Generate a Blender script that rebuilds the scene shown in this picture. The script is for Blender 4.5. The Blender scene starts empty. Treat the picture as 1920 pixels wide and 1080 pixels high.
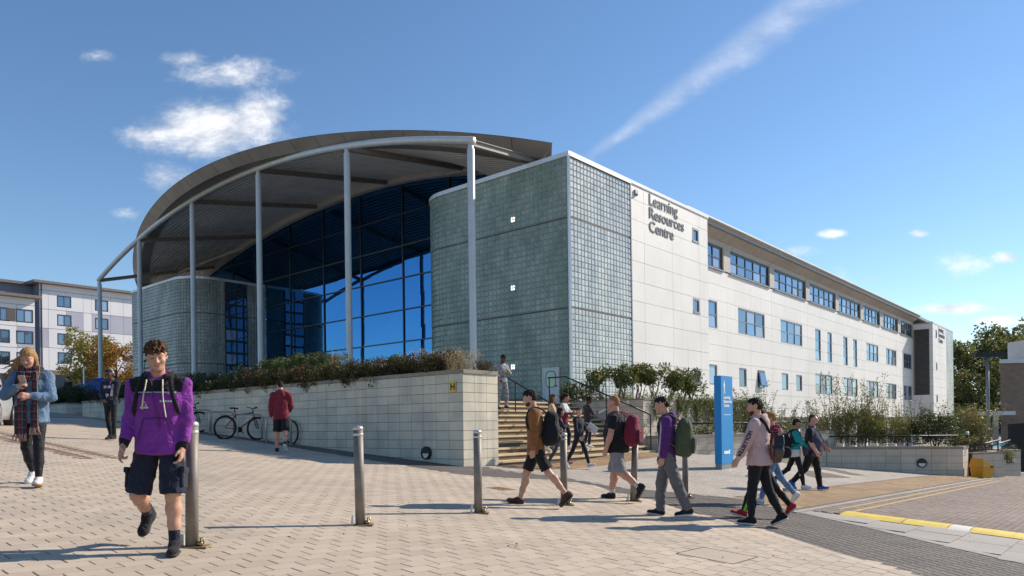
import bpy, math, random
import numpy as np
from mathutils import Vector, Matrix
random.seed(7); RNG = np.random.default_rng(7)
SC = bpy.context.scene
COL = SC.collection
R = math.radians

# ---------------------------------------------------------------- camera, world, sun, exposure
EYE = 1.32                                   # eye height over the paving below the camera
FPX, YC, ROLL = 1350.0, 796.0, 0.0132        # focal length in pixels of a 1920 wide frame, horizon row, roll
cam = bpy.data.cameras.new('camera'); cam_o = bpy.data.objects.new('camera', cam); COL.objects.link(cam_o)
cam.sensor_width = 36.0; cam.lens = 36.0 * FPX / 1920.0
cam.shift_y = (YC - 540.0) / 1920.0
cam.clip_end = 3000; cam.clip_start = 0.1
cam_o.matrix_world = Matrix.Translation((0, 0, EYE)) @ Matrix.Rotation(R(90), 4, 'X') @ Matrix.Rotation(-ROLL, 4, 'Z')
SC.camera = cam_o
SUN_AZ, SUN_EL = R(27.5), R(33)              # azimuth measured from +X towards +Y
sun = bpy.data.lights.new('sun', 'SUN'); sun_o = bpy.data.objects.new('sun', sun); COL.objects.link(sun_o)
sun.energy = 4.8; sun.angle = R(0.53); sun.color = (1.0, 0.90, 0.77)
sdir = Vector((math.cos(SUN_AZ) * math.cos(SUN_EL), math.sin(SUN_AZ) * math.cos(SUN_EL), math.sin(SUN_EL)))
sun_o.rotation_euler = sdir.to_track_quat('Z', 'Y').to_euler(); sun_o.location = (30, 0, 60)
SC.view_settings.view_transform = 'Standard'; SC.view_settings.look = 'None'
SC.view_settings.gamma = 1.0; SC.view_settings.use_curve_mapping = False
SC.view_settings.exposure = 0.36

class NT:
    """small helper for writing node trees"""
    def __init__(s, tree): s.t = tree; s.n = tree.nodes; s.l = tree.links
    def node(s, typ, **kw):
        n = s.n.new(typ)
        for k, v in kw.items(): setattr(n, k, v)
        return n
    def put(s, sock, v):
        if v is None: return
        if hasattr(v, 'is_output') or isinstance(v, bpy.types.NodeSocket): s.l.new(v, sock)
        else: sock.default_value = v
    def math(s, op, a, b=None, c=None, clamp=False):
        n = s.node('ShaderNodeMath', operation=op, use_clamp=clamp)
        s.put(n.inputs[0], a); s.put(n.inputs[1], b); s.put(n.inputs[2], c); return n.outputs[0]
    def vmath(s, op, a, b=None, out=0):
        n = s.node('ShaderNodeVectorMath', operation=op); s.put(n.inputs[0], a); s.put(n.inputs[1], b); return n.outputs[out]
    def noise(s, vec, scale, detail=4, rough=.5, out=0):
        n = s.node('ShaderNodeTexNoise'); s.put(n.inputs['Vector'], vec); n.inputs['Scale'].default_value = scale
        n.inputs['Detail'].default_value = detail; n.inputs['Roughness'].default_value = rough; return n.outputs[out]
    def ramp(s, v, a, b, smooth=True):
        n = s.node('ShaderNodeMapRange', interpolation_type='SMOOTHSTEP' if smooth else 'LINEAR', clamp=True) if smooth else s.node('ShaderNodeMapRange', clamp=True)
        s.put(n.inputs[0], v); n.inputs[1].default_value = a; n.inputs[2].default_value = b; return n.outputs[0]
    def mix(s, f, a, b):
        n = s.node('ShaderNodeMix', data_type='RGBA'); s.put(n.inputs[0], f); s.put(n.inputs[6], a); s.put(n.inputs[7], b); return n.outputs[2]
def C4(c): return (c[0], c[1], c[2], 1.0)

world = bpy.data.worlds.new('World'); SC.world = world; world.use_nodes = True
def build_world():
    t = NT(world.node_tree); bg = t.n['Background']
    sky = t.node('ShaderNodeTexSky', sky_type='NISHITA'); sky.sun_disc = False
    sky.sun_elevation = SUN_EL; sky.sun_rotation = R(90) - SUN_AZ
    sky.altitude = 100; sky.air_density = 1.0; sky.dust_density = 0.05; sky.ozone_density = 3.0
    tc = t.node('ShaderNodeTexCoord').outputs['Generated']
    sx = t.node('ShaderNodeSeparateXYZ'); t.put(sx.inputs[0], tc); x, y, z = sx.outputs
    ya = t.math('MAXIMUM', t.math('ABSOLUTE', y), 0.05)
    U = t.math('DIVIDE', x, ya); V = t.math('DIVIDE', z, ya)
    cv = t.node('ShaderNodeCombineXYZ'); t.put(cv.inputs[0], U); t.put(cv.inputs[1], V); UV = cv.outputs[0]
    wn = t.noise(UV, 5.0, 4, .55, out=1); UVw = t.vmath('ADD', UV, t.vmath('MULTIPLY', t.vmath('SUBTRACT', wn, (.5, .5, .5)), (.09, .06, 0)))
    st = t.vmath('MULTIPLY', UVw, (.75, 1.25, 1)); n1 = t.noise(st, 10.0, 12, .66); n2 = t.noise(st, 55.0, 10, .70)
    nz = t.math('ADD', t.math('MULTIPLY', t.math('SUBTRACT', n1, .5), 2.1), t.math('MULTIPLY', t.math('SUBTRACT', n2, .5), .75))
    def cell(p, yy):
        du, dv = p - 960.0, YC - yy
        return ((du + dv * ROLL) / FPX, (-du * ROLL + dv) / FPX)
    total = None
    # clouds: pixel centre and half axes of the photograph turned into fixed sky directions
    for p, yy, rx, ry, k in [(395, 240, 200, 75, 1.0), (300, 250, 110, 40, .75), (310, 335, 75, 45, .7), (430, 140, 130, 40, .62), (350, 108, 60, 26, .55), (480, 215, 90, 62, .9), (1557, 438, 34, 11, .95), (1722, 438, 24, 11, .95),
                             (1790, 578, 105, 17, 1.05), (1890, 483, 42, 16, .95), (1870, 602, 75, 15, 1.0), (1500, 470, 60, 20, .5), (1640, 520, 160, 24, .38), (1800, 500, 120, 30, .38), (240, 400, 34, 16, .5), (180, 105, 40, 16, .2)]:
        u0, v0 = cell(p, yy)
        dx = t.math('DIVIDE', t.math('SUBTRACT', U, u0), rx / FPX); dy = t.math('DIVIDE', t.math('SUBTRACT', V, v0), ry / FPX)
        d = t.math('SQRT', t.math('ADD', t.math('MULTIPLY', dx, dx), t.math('MULTIPLY', dy, dy)))
        m = t.math('MULTIPLY', t.math('SUBTRACT', 1.0, d), k)
        total = m if total is None else t.math('MAXIMUM', total, m)
    front = t.math('GREATER_THAN', y, 0.05)
    total = t.math('MULTIPLY', t.math('MAXIMUM', total, -.6), 1.0)
    cloud = t.ramp(t.math('ADD', total, t.math('MULTIPLY', nz, .70)), .06, .98)
    cloud = t.math('MULTIPLY', cloud, front)
    # vapour trail
    (ua, va), (ub, vb) = cell(1110, 292), cell(1530, -10)
    L = math.hypot(ub - ua, vb - va); ex, ey = (ub - ua) / L, (vb - va) / L
    al = t.math('ADD', t.math('MULTIPLY', t.math('SUBTRACT', U, ua), ex), t.math('MULTIPLY', t.math('SUBTRACT', V, va), ey))
    ac = t.math('ADD', t.math('MULTIPLY', t.math('SUBTRACT', U, ua), -ey), t.math('MULTIPLY', t.math('SUBTRACT', V, va), ex))
    ac = t.math('ADD', ac, t.math('MULTIPLY', t.math('SUBTRACT', n1, .5), .035))
    wdt = t.math('ADD', .011, t.math('MULTIPLY', al, .085))
    tr = t.math('SUBTRACT', 1.0, t.math('DIVIDE', t.math('ABSOLUTE', ac), wdt))
    tr = t.math('MULTIPLY', t.ramp(tr, 0.0, 1.0), t.math('MULTIPLY', t.ramp(al, -.06, .06), t.ramp(al, 1.3, .3)))
    tr = t.math('MULTIPLY', t.math('MULTIPLY', tr, front), t.math('ADD', .06, t.math('MULTIPLY', n1, .42)))
    # scattered fair weather cumulus away from the view
    back = t.math('MULTIPLY', t.ramp(t.math('ADD', n1, t.math('MULTIPLY', t.math('SUBTRACT', n2, .5), .25)), .60, .70), t.math('SUBTRACT', 1.0, front))
    back = t.math('MULTIPLY', back, t.math('MULTIPLY', t.ramp(V, .0, .12), t.ramp(V, .62, .42)))
    allc = t.math('MAXIMUM', t.math('MAXIMUM', cloud, tr), t.math('MULTIPLY', back, .6), clamp=True)
    shade = t.mix(t.ramp(t.math('ADD', nz, t.math('MULTIPLY', t.math('SUBTRACT', n1, .5), 1.5)), -.5, .7), (4.6, 4.9, 5.4, 1), (8.6, 8.4, 8.2, 1))
    hs = t.node('ShaderNodeHueSaturation'); hs.inputs['Saturation'].default_value = 1.08; t.put(hs.inputs['Color'], sky.outputs[0])
    t.put(bg.inputs['Color'], t.mix(t.math('MULTIPLY', allc, .95), hs.outputs[0], shade)); bg.inputs['Strength'].default_value = 0.12
build_world()

# ---------------------------------------------------------------- frames
YAW = R(49.1)
DR = np.array([math.cos(YAW), math.sin(YAW)]); DL = np.array([-math.sin(YAW), math.cos(YAW)])
C0 = np.array([2.6489, 32.0]); W0 = np.array([-1.143, 16.765])
def smooth(a, b, x):
    q = np.clip((x - a) / (b - a), 0, 1); return q * q * (3 - 2 * q)
def gz(X, Y):
    """height of the sloping plaza, world z"""
    X = np.asarray(X, float); Y = np.asarray(Y, float)
    Xc = np.clip(X, -75, 45); Yc = np.clip(Y, -8, 120)
    h = -(1.317 + .0753 * Xc - .015 * Yc)
    b = X * DR[1] - Y * DR[0]                  # distance towards the road side
    h = h + .32 * smooth(16.5, 22.5, Y) * smooth(0, 4, X) * (1 - smooth(7.5, 11.5, X)) * (1 - smooth(-8.5, -6.0, b))
    return h + EYE
def gzf(X, Y): return float(gz(X, Y))
def at(p, y, Y):
    """point at distance Y that the photograph shows at pixel p, y"""
    du, dv = p - 960.0, YC - y; c, s = math.cos(ROLL), math.sin(ROLL)
    return np.array([(du * c + dv * s) / FPX * Y, Y, EYE + (-du * s + dv * c) / FPX * Y])
def gat(p, y):
    a = at(p, y, 1.0); u, v = a[0], a[2] - EYE
    Ys = np.linspace(2, 90, 8000); f = EYE + v * Ys - gz(u * Ys, Ys); i = np.argmax(f[:-1] * f[1:] <= 0); Y = Ys[i]
    return np.array([u * Y, Y])
def bl(s, t, z=0.0):                           # building frame: s along the long side, t along the front, z over eye
    q = C0 + s * DR + t * DL; return (q[0], q[1], z + EYE)
def wl(s, t, z=0.0):                           # frame of the raised planter and steps
    q = W0 + s * DR + t * DL; return (q[0], q[1], z + EYE)
def ab(a, b):                                  # paving frame
    return a * DR - b * DL
def toab(P): return float(P[0] * DR[0] + P[1] * DR[1]), float(-(P[0] * DL[0] + P[1] * DL[1]))

# ---------------------------------------------------------------- materials
MATS = {}
def mat(name, col, rough=.6, metal=0., var=.12, vs=3., bump=0., bs=60., col2=None, rnd=0., spec=.5, streak=0., coord='pos', emit=None, sheen=0.):
    if name in MATS: return MATS[name]
    m = bpy.data.materials.new(name); m.use_nodes = True; t = NT(m.node_tree); p = t.n['Principled BSDF']
    geo = t.node('ShaderNodeNewGeometry').outputs['Position'] if coord == 'pos' else t.node('ShaderNodeTexCoord').outputs['Object']
    c2 = col2 or tuple(max(0, c * (1 - 2.2 * var)) for c in col)
    n = t.noise(geo, vs, 6, .6)
    base = t.mix(t.ramp(n, .3, .72), C4(col), C4(c2))
    nf = t.noise(geo, vs * 14, 4, .6)
    base = t.mix(t.math('MULTIPLY', t.ramp(nf, .4, .75), min(.6, var * 2)), base, C4(tuple(c * .72 for c in col)))
    if streak:
        mp = t.node('ShaderNodeMapping'); t.put(mp.inputs[0], geo); mp.inputs['Scale'].default_value = (3, 3, .12)
        s = t.noise(mp.outputs[0], 1.0, 5, .65)
        base = t.mix(t.math('MULTIPLY', t.ramp(s, .52, .75), streak), base, C4((.33, .27, .2)))
    if rnd:
        oi = t.node('ShaderNodeObjectInfo').outputs['Random']
        hs = t.node('ShaderNodeHueSaturation'); t.put(hs.inputs['Color'], base)
        t.put(hs.inputs['Value'], t.math('ADD', 1 - rnd, t.math('MULTIPLY', oi, 2 * rnd))); base = hs.outputs[0]
    t.put(p.inputs['Base Color'], base)
    p.inputs['Roughness'].default_value = rough; p.inputs['Metallic'].default_value = metal; p.inputs['Specular IOR Level'].default_value = spec
    if sheen: p.inputs['Sheen Weight'].default_value = sheen
    if bump:
        b = t.node('ShaderNodeBump'); b.inputs['Strength'].default_value = bump; b.inputs['Distance'].default_value = .01
        t.put(b.inputs['Height'], t.noise(geo, bs, 5, .65)); t.put(p.inputs['Normal'], b.outputs[0])
    if emit: p.inputs['Emission Color'].default_value = C4(emit[0]); p.inputs['Emission Strength'].default_value = emit[1]
    MATS[name] = m; return m
def cellvar(name, col, amt, cell, rough, bump=.3, bs=120, var=.1, vs=1.2, col2=None, streak=0):
    """material whose joined pieces vary one by one: the piece index is a stored face value"""
    if name in MATS: return MATS[name]
    m = mat(name, col, rough, 0, var, vs, bump, bs, col2, streak=streak)
    t = NT(m.node_tree); p = t.n['Principled BSDF']; src = p.inputs['Base Color'].links[0].from_socket
    at_ = t.node('ShaderNodeAttribute', attribute_name='piece'); oi = t.node('ShaderNodeObjectInfo').outputs['Random']
    r = t.math('FRACT', t.math('ADD', at_.outputs['Fac'], oi))
    hs = t.node('ShaderNodeHueSaturation'); t.put(hs.inputs['Color'], src)
    t.put(hs.inputs['Value'], t.math('ADD', 1 - amt, t.math('MULTIPLY', r, 2 * amt)))
    t.put(p.inputs['Base Color'], hs.outputs[0]); return m
def leafmat(name, c1, c2, c3, trans=.25):
    if name in MATS: return MATS[name]
    m = bpy.data.materials.new(name); m.use_nodes = True; t = NT(m.node_tree); p = t.n['Principled BSDF']
    a = t.node('ShaderNodeAttribute', attribute_name='piece').outputs['Fac']
    geo = t.node('ShaderNodeNewGeometry').outputs['Position']
    base = t.mix(t.ramp(a, 0, .7, False), C4(c1), C4(c2)); base = t.mix(t.ramp(t.noise(geo, 1.3, 3), .5, .72), base, C4(c3))
    t.put(p.inputs['Base Color'], base); p.inputs['Roughness'].default_value = .5; p.inputs['Specular IOR Level'].default_value = .35
    tr = t.node('ShaderNodeBsdfTranslucent'); t.put(tr.inputs[0], base)
    ms = t.node('ShaderNodeMixShader'); ms.inputs[0].default_value = trans
    t.put(ms.inputs[1], p.outputs[0]); t.put(ms.inputs[2], tr.outputs[0]); t.put(t.n['Material Output'].inputs[0], ms.outputs[0])
    MATS[name] = m; return m
def glassmat(name, tint, body, mirror, rough=.02, wav=0.0, blinds=False):
    if name in MATS: return MATS[name]
    m = bpy.data.materials.new(name); m.use_nodes = True; t = NT(m.node_tree); p = t.n['Principled BSDF']
    p.inputs['Base Color'].default_value = C4(body); p.inputs['Roughness'].default_value = .25; p.inputs['Specular IOR Level'].default_value = .2
    g = t.node('ShaderNodeBsdfGlossy'); g.inputs['Color'].default_value = C4(tint); g.inputs['Roughness'].default_value = rough
    lw = t.node('ShaderNodeLayerWeight'); lw.inputs[0].default_value = .35
    f = t.math('ADD', mirror, t.math('MULTIPLY', lw.outputs['Fresnel'], 1 - mirror), clamp=True)
    if blinds:
        oi = t.node('ShaderNodeObjectInfo').outputs['Random']; r2 = t.math('FRACT', t.math('MULTIPLY', oi, 7.31))
        t.put(p.inputs['Base Color'], t.mix(t.math('MULTIPLY', t.math('GREATER_THAN', oi, .68), .85), t.mix(r2, C4(body), C4(tuple(c * 3 + .01 for c in body))), (.36, .38, .40, 1))); f = t.math('MULTIPLY', f, t.math('ADD', .72, t.math('MULTIPLY', r2, .5)), clamp=True)
    if wav:
        b = t.node('ShaderNodeBump'); b.inputs['Strength'].default_value = wav; b.inputs['Distance'].default_value = .05
        t.put(b.inputs['Height'], t.noise(t.node('ShaderNodeNewGeometry').outputs['Position'], .9, 2)); t.put(g.inputs['Normal'], b.outputs[0])
    ms = t.node('ShaderNodeMixShader'); t.put(ms.inputs[0], f); t.put(ms.inputs[1], p.outputs[0]); t.put(ms.inputs[2], g.outputs[0])
    t.put(t.n['Material Output'].inputs[0], ms.outputs[0]); MATS[name] = m; return m

# ---------------------------------------------------------------- mesh building
class MB:
    def __init__(s): s.v = []; s.f = []; s.m = []; s.pc = []; s.piece = 0.0
    def vert(s, p): s.v.append((float(p[0]), float(p[1]), float(p[2]))); return len(s.v) - 1
    def face(s, pts, mi=0):
        s.f.append([s.vert(p) for p in pts]); s.m.append(mi); s.pc.append(s.piece)
    def idx(s, ids, mi=0): s.f.append(list(ids)); s.m.append(mi); s.pc.append(s.piece)
    def hexa(s, c, mi=0):                      # eight corners: bottom ring then top ring
        b = len(s.v)
        for p in c: s.vert(p)
        for q in ((3, 2, 1, 0), (4, 5, 6, 7), (0, 1, 5, 4), (1, 2, 6, 5), (2, 3, 7, 6), (3, 0, 4, 7)): s.idx([b + i for i in q], mi)
    def box(s, a0, a1, b0, b1, z0, z1, fn=None, mi=0):
        fn = fn or (lambda x, y, z: (x, y, z))
        s.hexa([fn(a0, b0, z0), fn(a1, b0, z0), fn(a1, b1, z0), fn(a0, b1, z0), fn(a0, b0, z1), fn(a1, b0, z1), fn(a1, b1, z1), fn(a0, b1, z1)], mi)
    def tube(s, pts, r, n=8, cap=True, mi=0, ry=None):
        pts = [Vector(p) for p in pts]; k = len(pts); rs = r if hasattr(r, '__len__') else [r] * k; base = len(s.v); prev = None
        for i, p in enumerate(pts):
            d = (pts[min(i + 1, k - 1)] - pts[max(i - 1, 0)]).normalized()
            if prev is None:
                up = Vector((0, 0, 1)) if abs(d.z) < .9 else Vector((1, 0, 0)); x = d.cross(up).normalized()
            else: x = (prev - d * prev.dot(d)).normalized()
            prev = x; y = d.cross(x)
            for j in range(n):
                a = 2 * math.pi * j / n; s.vert(p + x * (rs[i] * math.cos(a)) + y * ((ry or rs[i]) * math.sin(a)))
        for i in range(k - 1):
            for j in range(n):
                j2 = (j + 1) % n; s.idx([base + i * n + j, base + i * n + j2, base + (i + 1) * n + j2, base + (i + 1) * n + j], mi)
        if cap:
            s.idx([base + j for j in reversed(range(n))], mi); s.idx([base + (k - 1) * n + j for j in range(n)], mi)
    def lathe(s, prof, n=16, o=(0, 0, 0), mi=0):
        base = len(s.v)
        for r, z in prof:
            for j in range(n):
                a = 2 * math.pi * j / n; s.vert((o[0] + r * math.cos(a), o[1] + r * math.sin(a), o[2] + z))
        for i in range(len(prof) - 1):
            for j in range(n):
                j2 = (j + 1) % n; s.idx([base + i * n + j, base + i * n + j2, base + (i + 1) * n + j2, base + (i + 1) * n + j], mi)
        s.idx([base + (len(prof) - 1) * n + j for j in range(n)], mi); s.idx([base + j for j in reversed(range(n))], mi)
    def mesh(s, name, mats, smoothed=False):
        me = bpy.data.meshes.new(name); me.from_pydata(s.v, [], s.f)
        for m in (mats if isinstance(mats, (list, tuple)) else [mats]): me.materials.append(m)
        if any(s.m): me.polygons.foreach_set('material_index', s.m)
        at_ = me.attributes.new('piece', 'FLOAT', 'FACE'); at_.data.foreach_set('value', s.pc)
        me.polygons.foreach_set('use_smooth', [bool(smoothed)] * len(s.f))
        me.update(); return me
    def build(s, name, mats, parent=None, smoothed=False, local=False): return link(name, s.mesh(name, mats, smoothed), parent, local)
def npmesh(name, V, Fq, mats, pc=None, smoothed=False, mi=None):
    me = bpy.data.meshes.new(name); V = np.asarray(V, np.float32); Fq = np.asarray(Fq, np.int32); k = Fq.shape[1]
    me.vertices.add(len(V)); me.vertices.foreach_set('co', V.ravel()); me.loops.add(Fq.size); me.loops.foreach_set('vertex_index', Fq.ravel())
    me.polygons.add(len(Fq)); me.polygons.foreach_set('loop_start', np.arange(0, Fq.size, k, dtype=np.int32)); me.polygons.foreach_set('loop_total', np.full(len(Fq), k, np.int32))
    for m in (mats if isinstance(mats, (list, tuple)) else [mats]): me.materials.append(m)
    if mi is not None: me.polygons.foreach_set('material_index', np.asarray(mi, np.int32))
    me.update(calc_edges=True)
    if pc is not None: me.attributes.new('piece', 'FLOAT', 'FACE').data.foreach_set('value', np.asarray(pc, np.float32))
    me.polygons.foreach_set('use_smooth', np.full(len(Fq), bool(smoothed)))
    return me
def link(name, data, parent=None, local=False):
    o = bpy.data.objects.new(name, data); COL.objects.link(o)
    if parent is not None:
        o.parent = parent
        if not local and parent.get('_root'): o.matrix_parent_inverse = Matrix.Translation(parent.location).inverted()
    return o
ROOTS = []
def tag(o, label=None, cat=None, group=None, kind=None):
    if label: o['label'] = label
    if cat: o['category'] = cat
    if group: o['group'] = group
    if kind: o['kind'] = kind
    return o
def empty(name, loc, label=None, cat=None, group=None, rz=0):
    o = bpy.data.objects.new(name, None); COL.objects.link(o); o.location = loc; o.rotation_euler = (0, 0, rz); o.empty_display_size = .2
    if rz == 0: o['_root'] = 1; ROOTS.append(o)
    return tag(o, label, cat, group)
def copy_tree(o, loc=None, rz=None, label=None, parent=None):
    c = o.copy(); COL.objects.link(c)
    if parent: c.parent = parent
    if loc is not None: c.location = loc
    if rz is not None: c.rotation_euler.z = rz
    if label: c['label'] = label
    for ch in list(o.children): copy_tree(ch, parent=c)
    return c
def rect_sub(r, holes):
    out = [r]
    for h in holes:
        nxt = []
        for (x0, x1, z0, z1) in out:
            a0, a1, c0, c1 = max(x0, h[0]), min(x1, h[1]), max(z0, h[2]), min(z1, h[3])
            if a0 >= a1 or c0 >= c1: nxt.append((x0, x1, z0, z1)); continue
            if a0 > x0: nxt.append((x0, a0, z0, z1))
            if a1 < x1: nxt.append((a1, x1, z0, z1))
            if c0 > z0: nxt.append((a0, a1, z0, c0))
            if c1 < z1: nxt.append((a0, a1, c1, z1))
        out = nxt
    return [q for q in out if q[1] - q[0] > .02 and q[3] - q[2] > .02]
def text_mesh(s, size, name='lettering', depth=.02, off=0.0, align='LEFT', space=1.0):
    cu = bpy.data.curves.new(name, 'FONT'); cu.body = s; cu.size = size; cu.extrude = depth; cu.offset = off; cu.align_x = align; cu.space_character = space; cu.resolution_u = 3
    return cu
# ---------------------------------------------------------------- ground and paving
def inpoly(P, poly):
    x, y = P[:, 0], P[:, 1]; r = np.zeros(len(P), bool); n = len(poly); j = n - 1
    for i in range(n):
        xi, yi = poly[i]; xj, yj = poly[j]
        with np.errstate(divide='ignore', invalid='ignore'):
            c = ((yi > y) != (yj > y)) & (x < (xj - xi) * (y - yi) / (yj - yi + 1e-12) + xi)
        r ^= c; j = i
    return r
def inview(P, m=120):
    u = P[:, 0] / np.maximum(P[:, 1], .1); v = (gz(P[:, 0], P[:, 1]) - EYE) / np.maximum(P[:, 1], .1)
    px = 960 + u * FPX - v * FPX * ROLL; py = YC - v * FPX - u * FPX * ROLL
    return (P[:, 1] > 2.5) & (px > -m) & (px < 1920 + m) & (py < 1080 + m)
M_GROUND = mat('paving_base', (.36, .315, .26), .85, var=.1, vs=.4, bump=.3, bs=40)
M_JOINT = mat('joint_sand', (.16, .13, .10), .95, var=.15, vs=6)
M_PAVER = cellvar('light_paver', (.53, .43, .325), .085, 1, .8, bump=.35, bs=160, var=.09, vs=.55, col2=(.44, .36, .275))
M_PAVER2 = cellvar('grey_paver', (.44, .375, .30), .08, 1, .8, bump=.35, bs=160, var=.09, vs=.5, col2=(.34, .305, .265))
def dirty(m, amt=.5, spots=.55):
    t = NT(m.node_tree); p = t.n['Principled BSDF']; src = p.inputs['Base Color'].links[0].from_socket; geo = t.node('ShaderNodeNewGeometry').outputs['Position']
    n = t.noise(geo, .33, 7, .68); n2 = t.noise(geo, 1.9, 6, .7)
    c = t.mix(t.math('MULTIPLY', t.ramp(n, .52, .72), amt), src, (.26, .225, .185, 1)); c = t.mix(t.math('MULTIPLY', t.ramp(n2, .60, .74), amt * .8), c, (.21, .175, .14, 1))
    v = t.node('ShaderNodeTexVoronoi'); t.put(v.inputs['Vector'], geo); v.inputs['Scale'].default_value = 2.1; r = t.math('LESS_THAN', v.outputs['Distance'], t.math('MULTIPLY', t.noise(geo, 3.1, 1), .085))
    c = t.mix(t.math('MULTIPLY', r, spots), c, (.12, .105, .09, 1)); t.put(p.inputs['Base Color'], c)
M_SLAB = cellvar('grey_slab', (.36, .325, .285), .06, 1, .8, bump=.35, bs=120, var=.1, vs=.6, col2=(.29, .265, .235))
M_ROAD = cellvar('brown_block', (.20, .145, .115), .16, 1, .85, bump=.4, bs=120, var=.1, vs=.35, col2=(.25, .19, .155))
M_RIB = cellvar('dark_ribbed', (.155, .13, .11), .12, 1, .85, bump=.4, bs=150, var=.1, vs=.8, col2=(.115, .098, .085))
M_BRN = cellvar('brown_border', (.25, .155, .11), .14, 1, .85, bump=.4, bs=120, var=.1, vs=1)
M_TACT = cellvar('buff_tactile', (.52, .36, .20), .10, 1, .8, bump=.3, bs=120, var=.1, vs=.7, col2=(.42, .28, .16))
M_YEL = mat('yellow_line', (.56, .37, .11), .8, var=.2, vs=7, bump=.2, col2=(.27, .19, .125))
M_HUMP = mat('yellow_rubber', (.78, .57, .03), .55, var=.1, vs=5, bump=.25, bs=90, col2=(.62, .43, .05))
M_WHT = mat('white_rubber', (.72, .70, .62), .6, var=.1, vs=6)

for m_, a_ in ((M_PAVER, .5), (M_PAVER2, .45), (M_SLAB, .55), (M_ROAD, .25), (M_TACT, .4), (M_RIB, .3)): dirty(m_, a_)
def build_ground():
    xs = np.concatenate([-np.geomspace(900, 46, 10), np.linspace(-44, 40, 85), np.geomspace(42, 900, 11)])
    ys = np.concatenate([[-400, -150, -60, -25], np.linspace(-10, 60, 71), np.geomspace(62, 1400, 18)])
    X, Y = np.meshgrid(xs, ys); Z = gz(X, Y)
    V = np.c_[X.ravel(), Y.ravel(), Z.ravel()]; n = len(xs); i = np.arange((len(ys) - 1) * n).reshape(-1, n)[:, :-1].ravel()
    F_ = np.c_[i, i + 1, i + n + 1, i + n]
    return tag(link('ground', npmesh('ground', V, F_, M_GROUND, smoothed=True)), kind='structure')
GROUND = build_ground()
def sheet(name, poly, h, m, parent=None, step=1.0):
    """a thin sheet following the slope, cut to a polygon given in plan"""
    poly = [np.asarray(p, float) for p in poly]
    mb = MB(); ids = []
    me = bpy.data.meshes.new(name); import bmesh
    bm = bmesh.new(); vs = [bm.verts.new((p[0], p[1], 0)) for p in poly]; bm.faces.new(vs)
    lo = np.min(poly, 0); hi = np.max(poly, 0)
    for ax in (0, 1):
        for c in np.arange(lo[ax] + step, hi[ax], step):
            co = [0, 0, 0]; co[ax] = c; no = [0, 0, 0]; no[ax] = 1
            bmesh.ops.bisect_plane(bm, geom=bm.verts[:] + bm.edges[:] + bm.faces[:], plane_co=co, plane_no=no)
    for v in bm.verts: v.co.z = gzf(v.co.x, v.co.y) + h
    bmesh.ops.recalc_face_normals(bm, faces=bm.faces)
    for f in bm.faces:
        if f.normal.z < 0: f.normal_flip()
    bm.to_mesh(me); bm.free(); me.materials.append(m); return link(name, me, parent)
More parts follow.
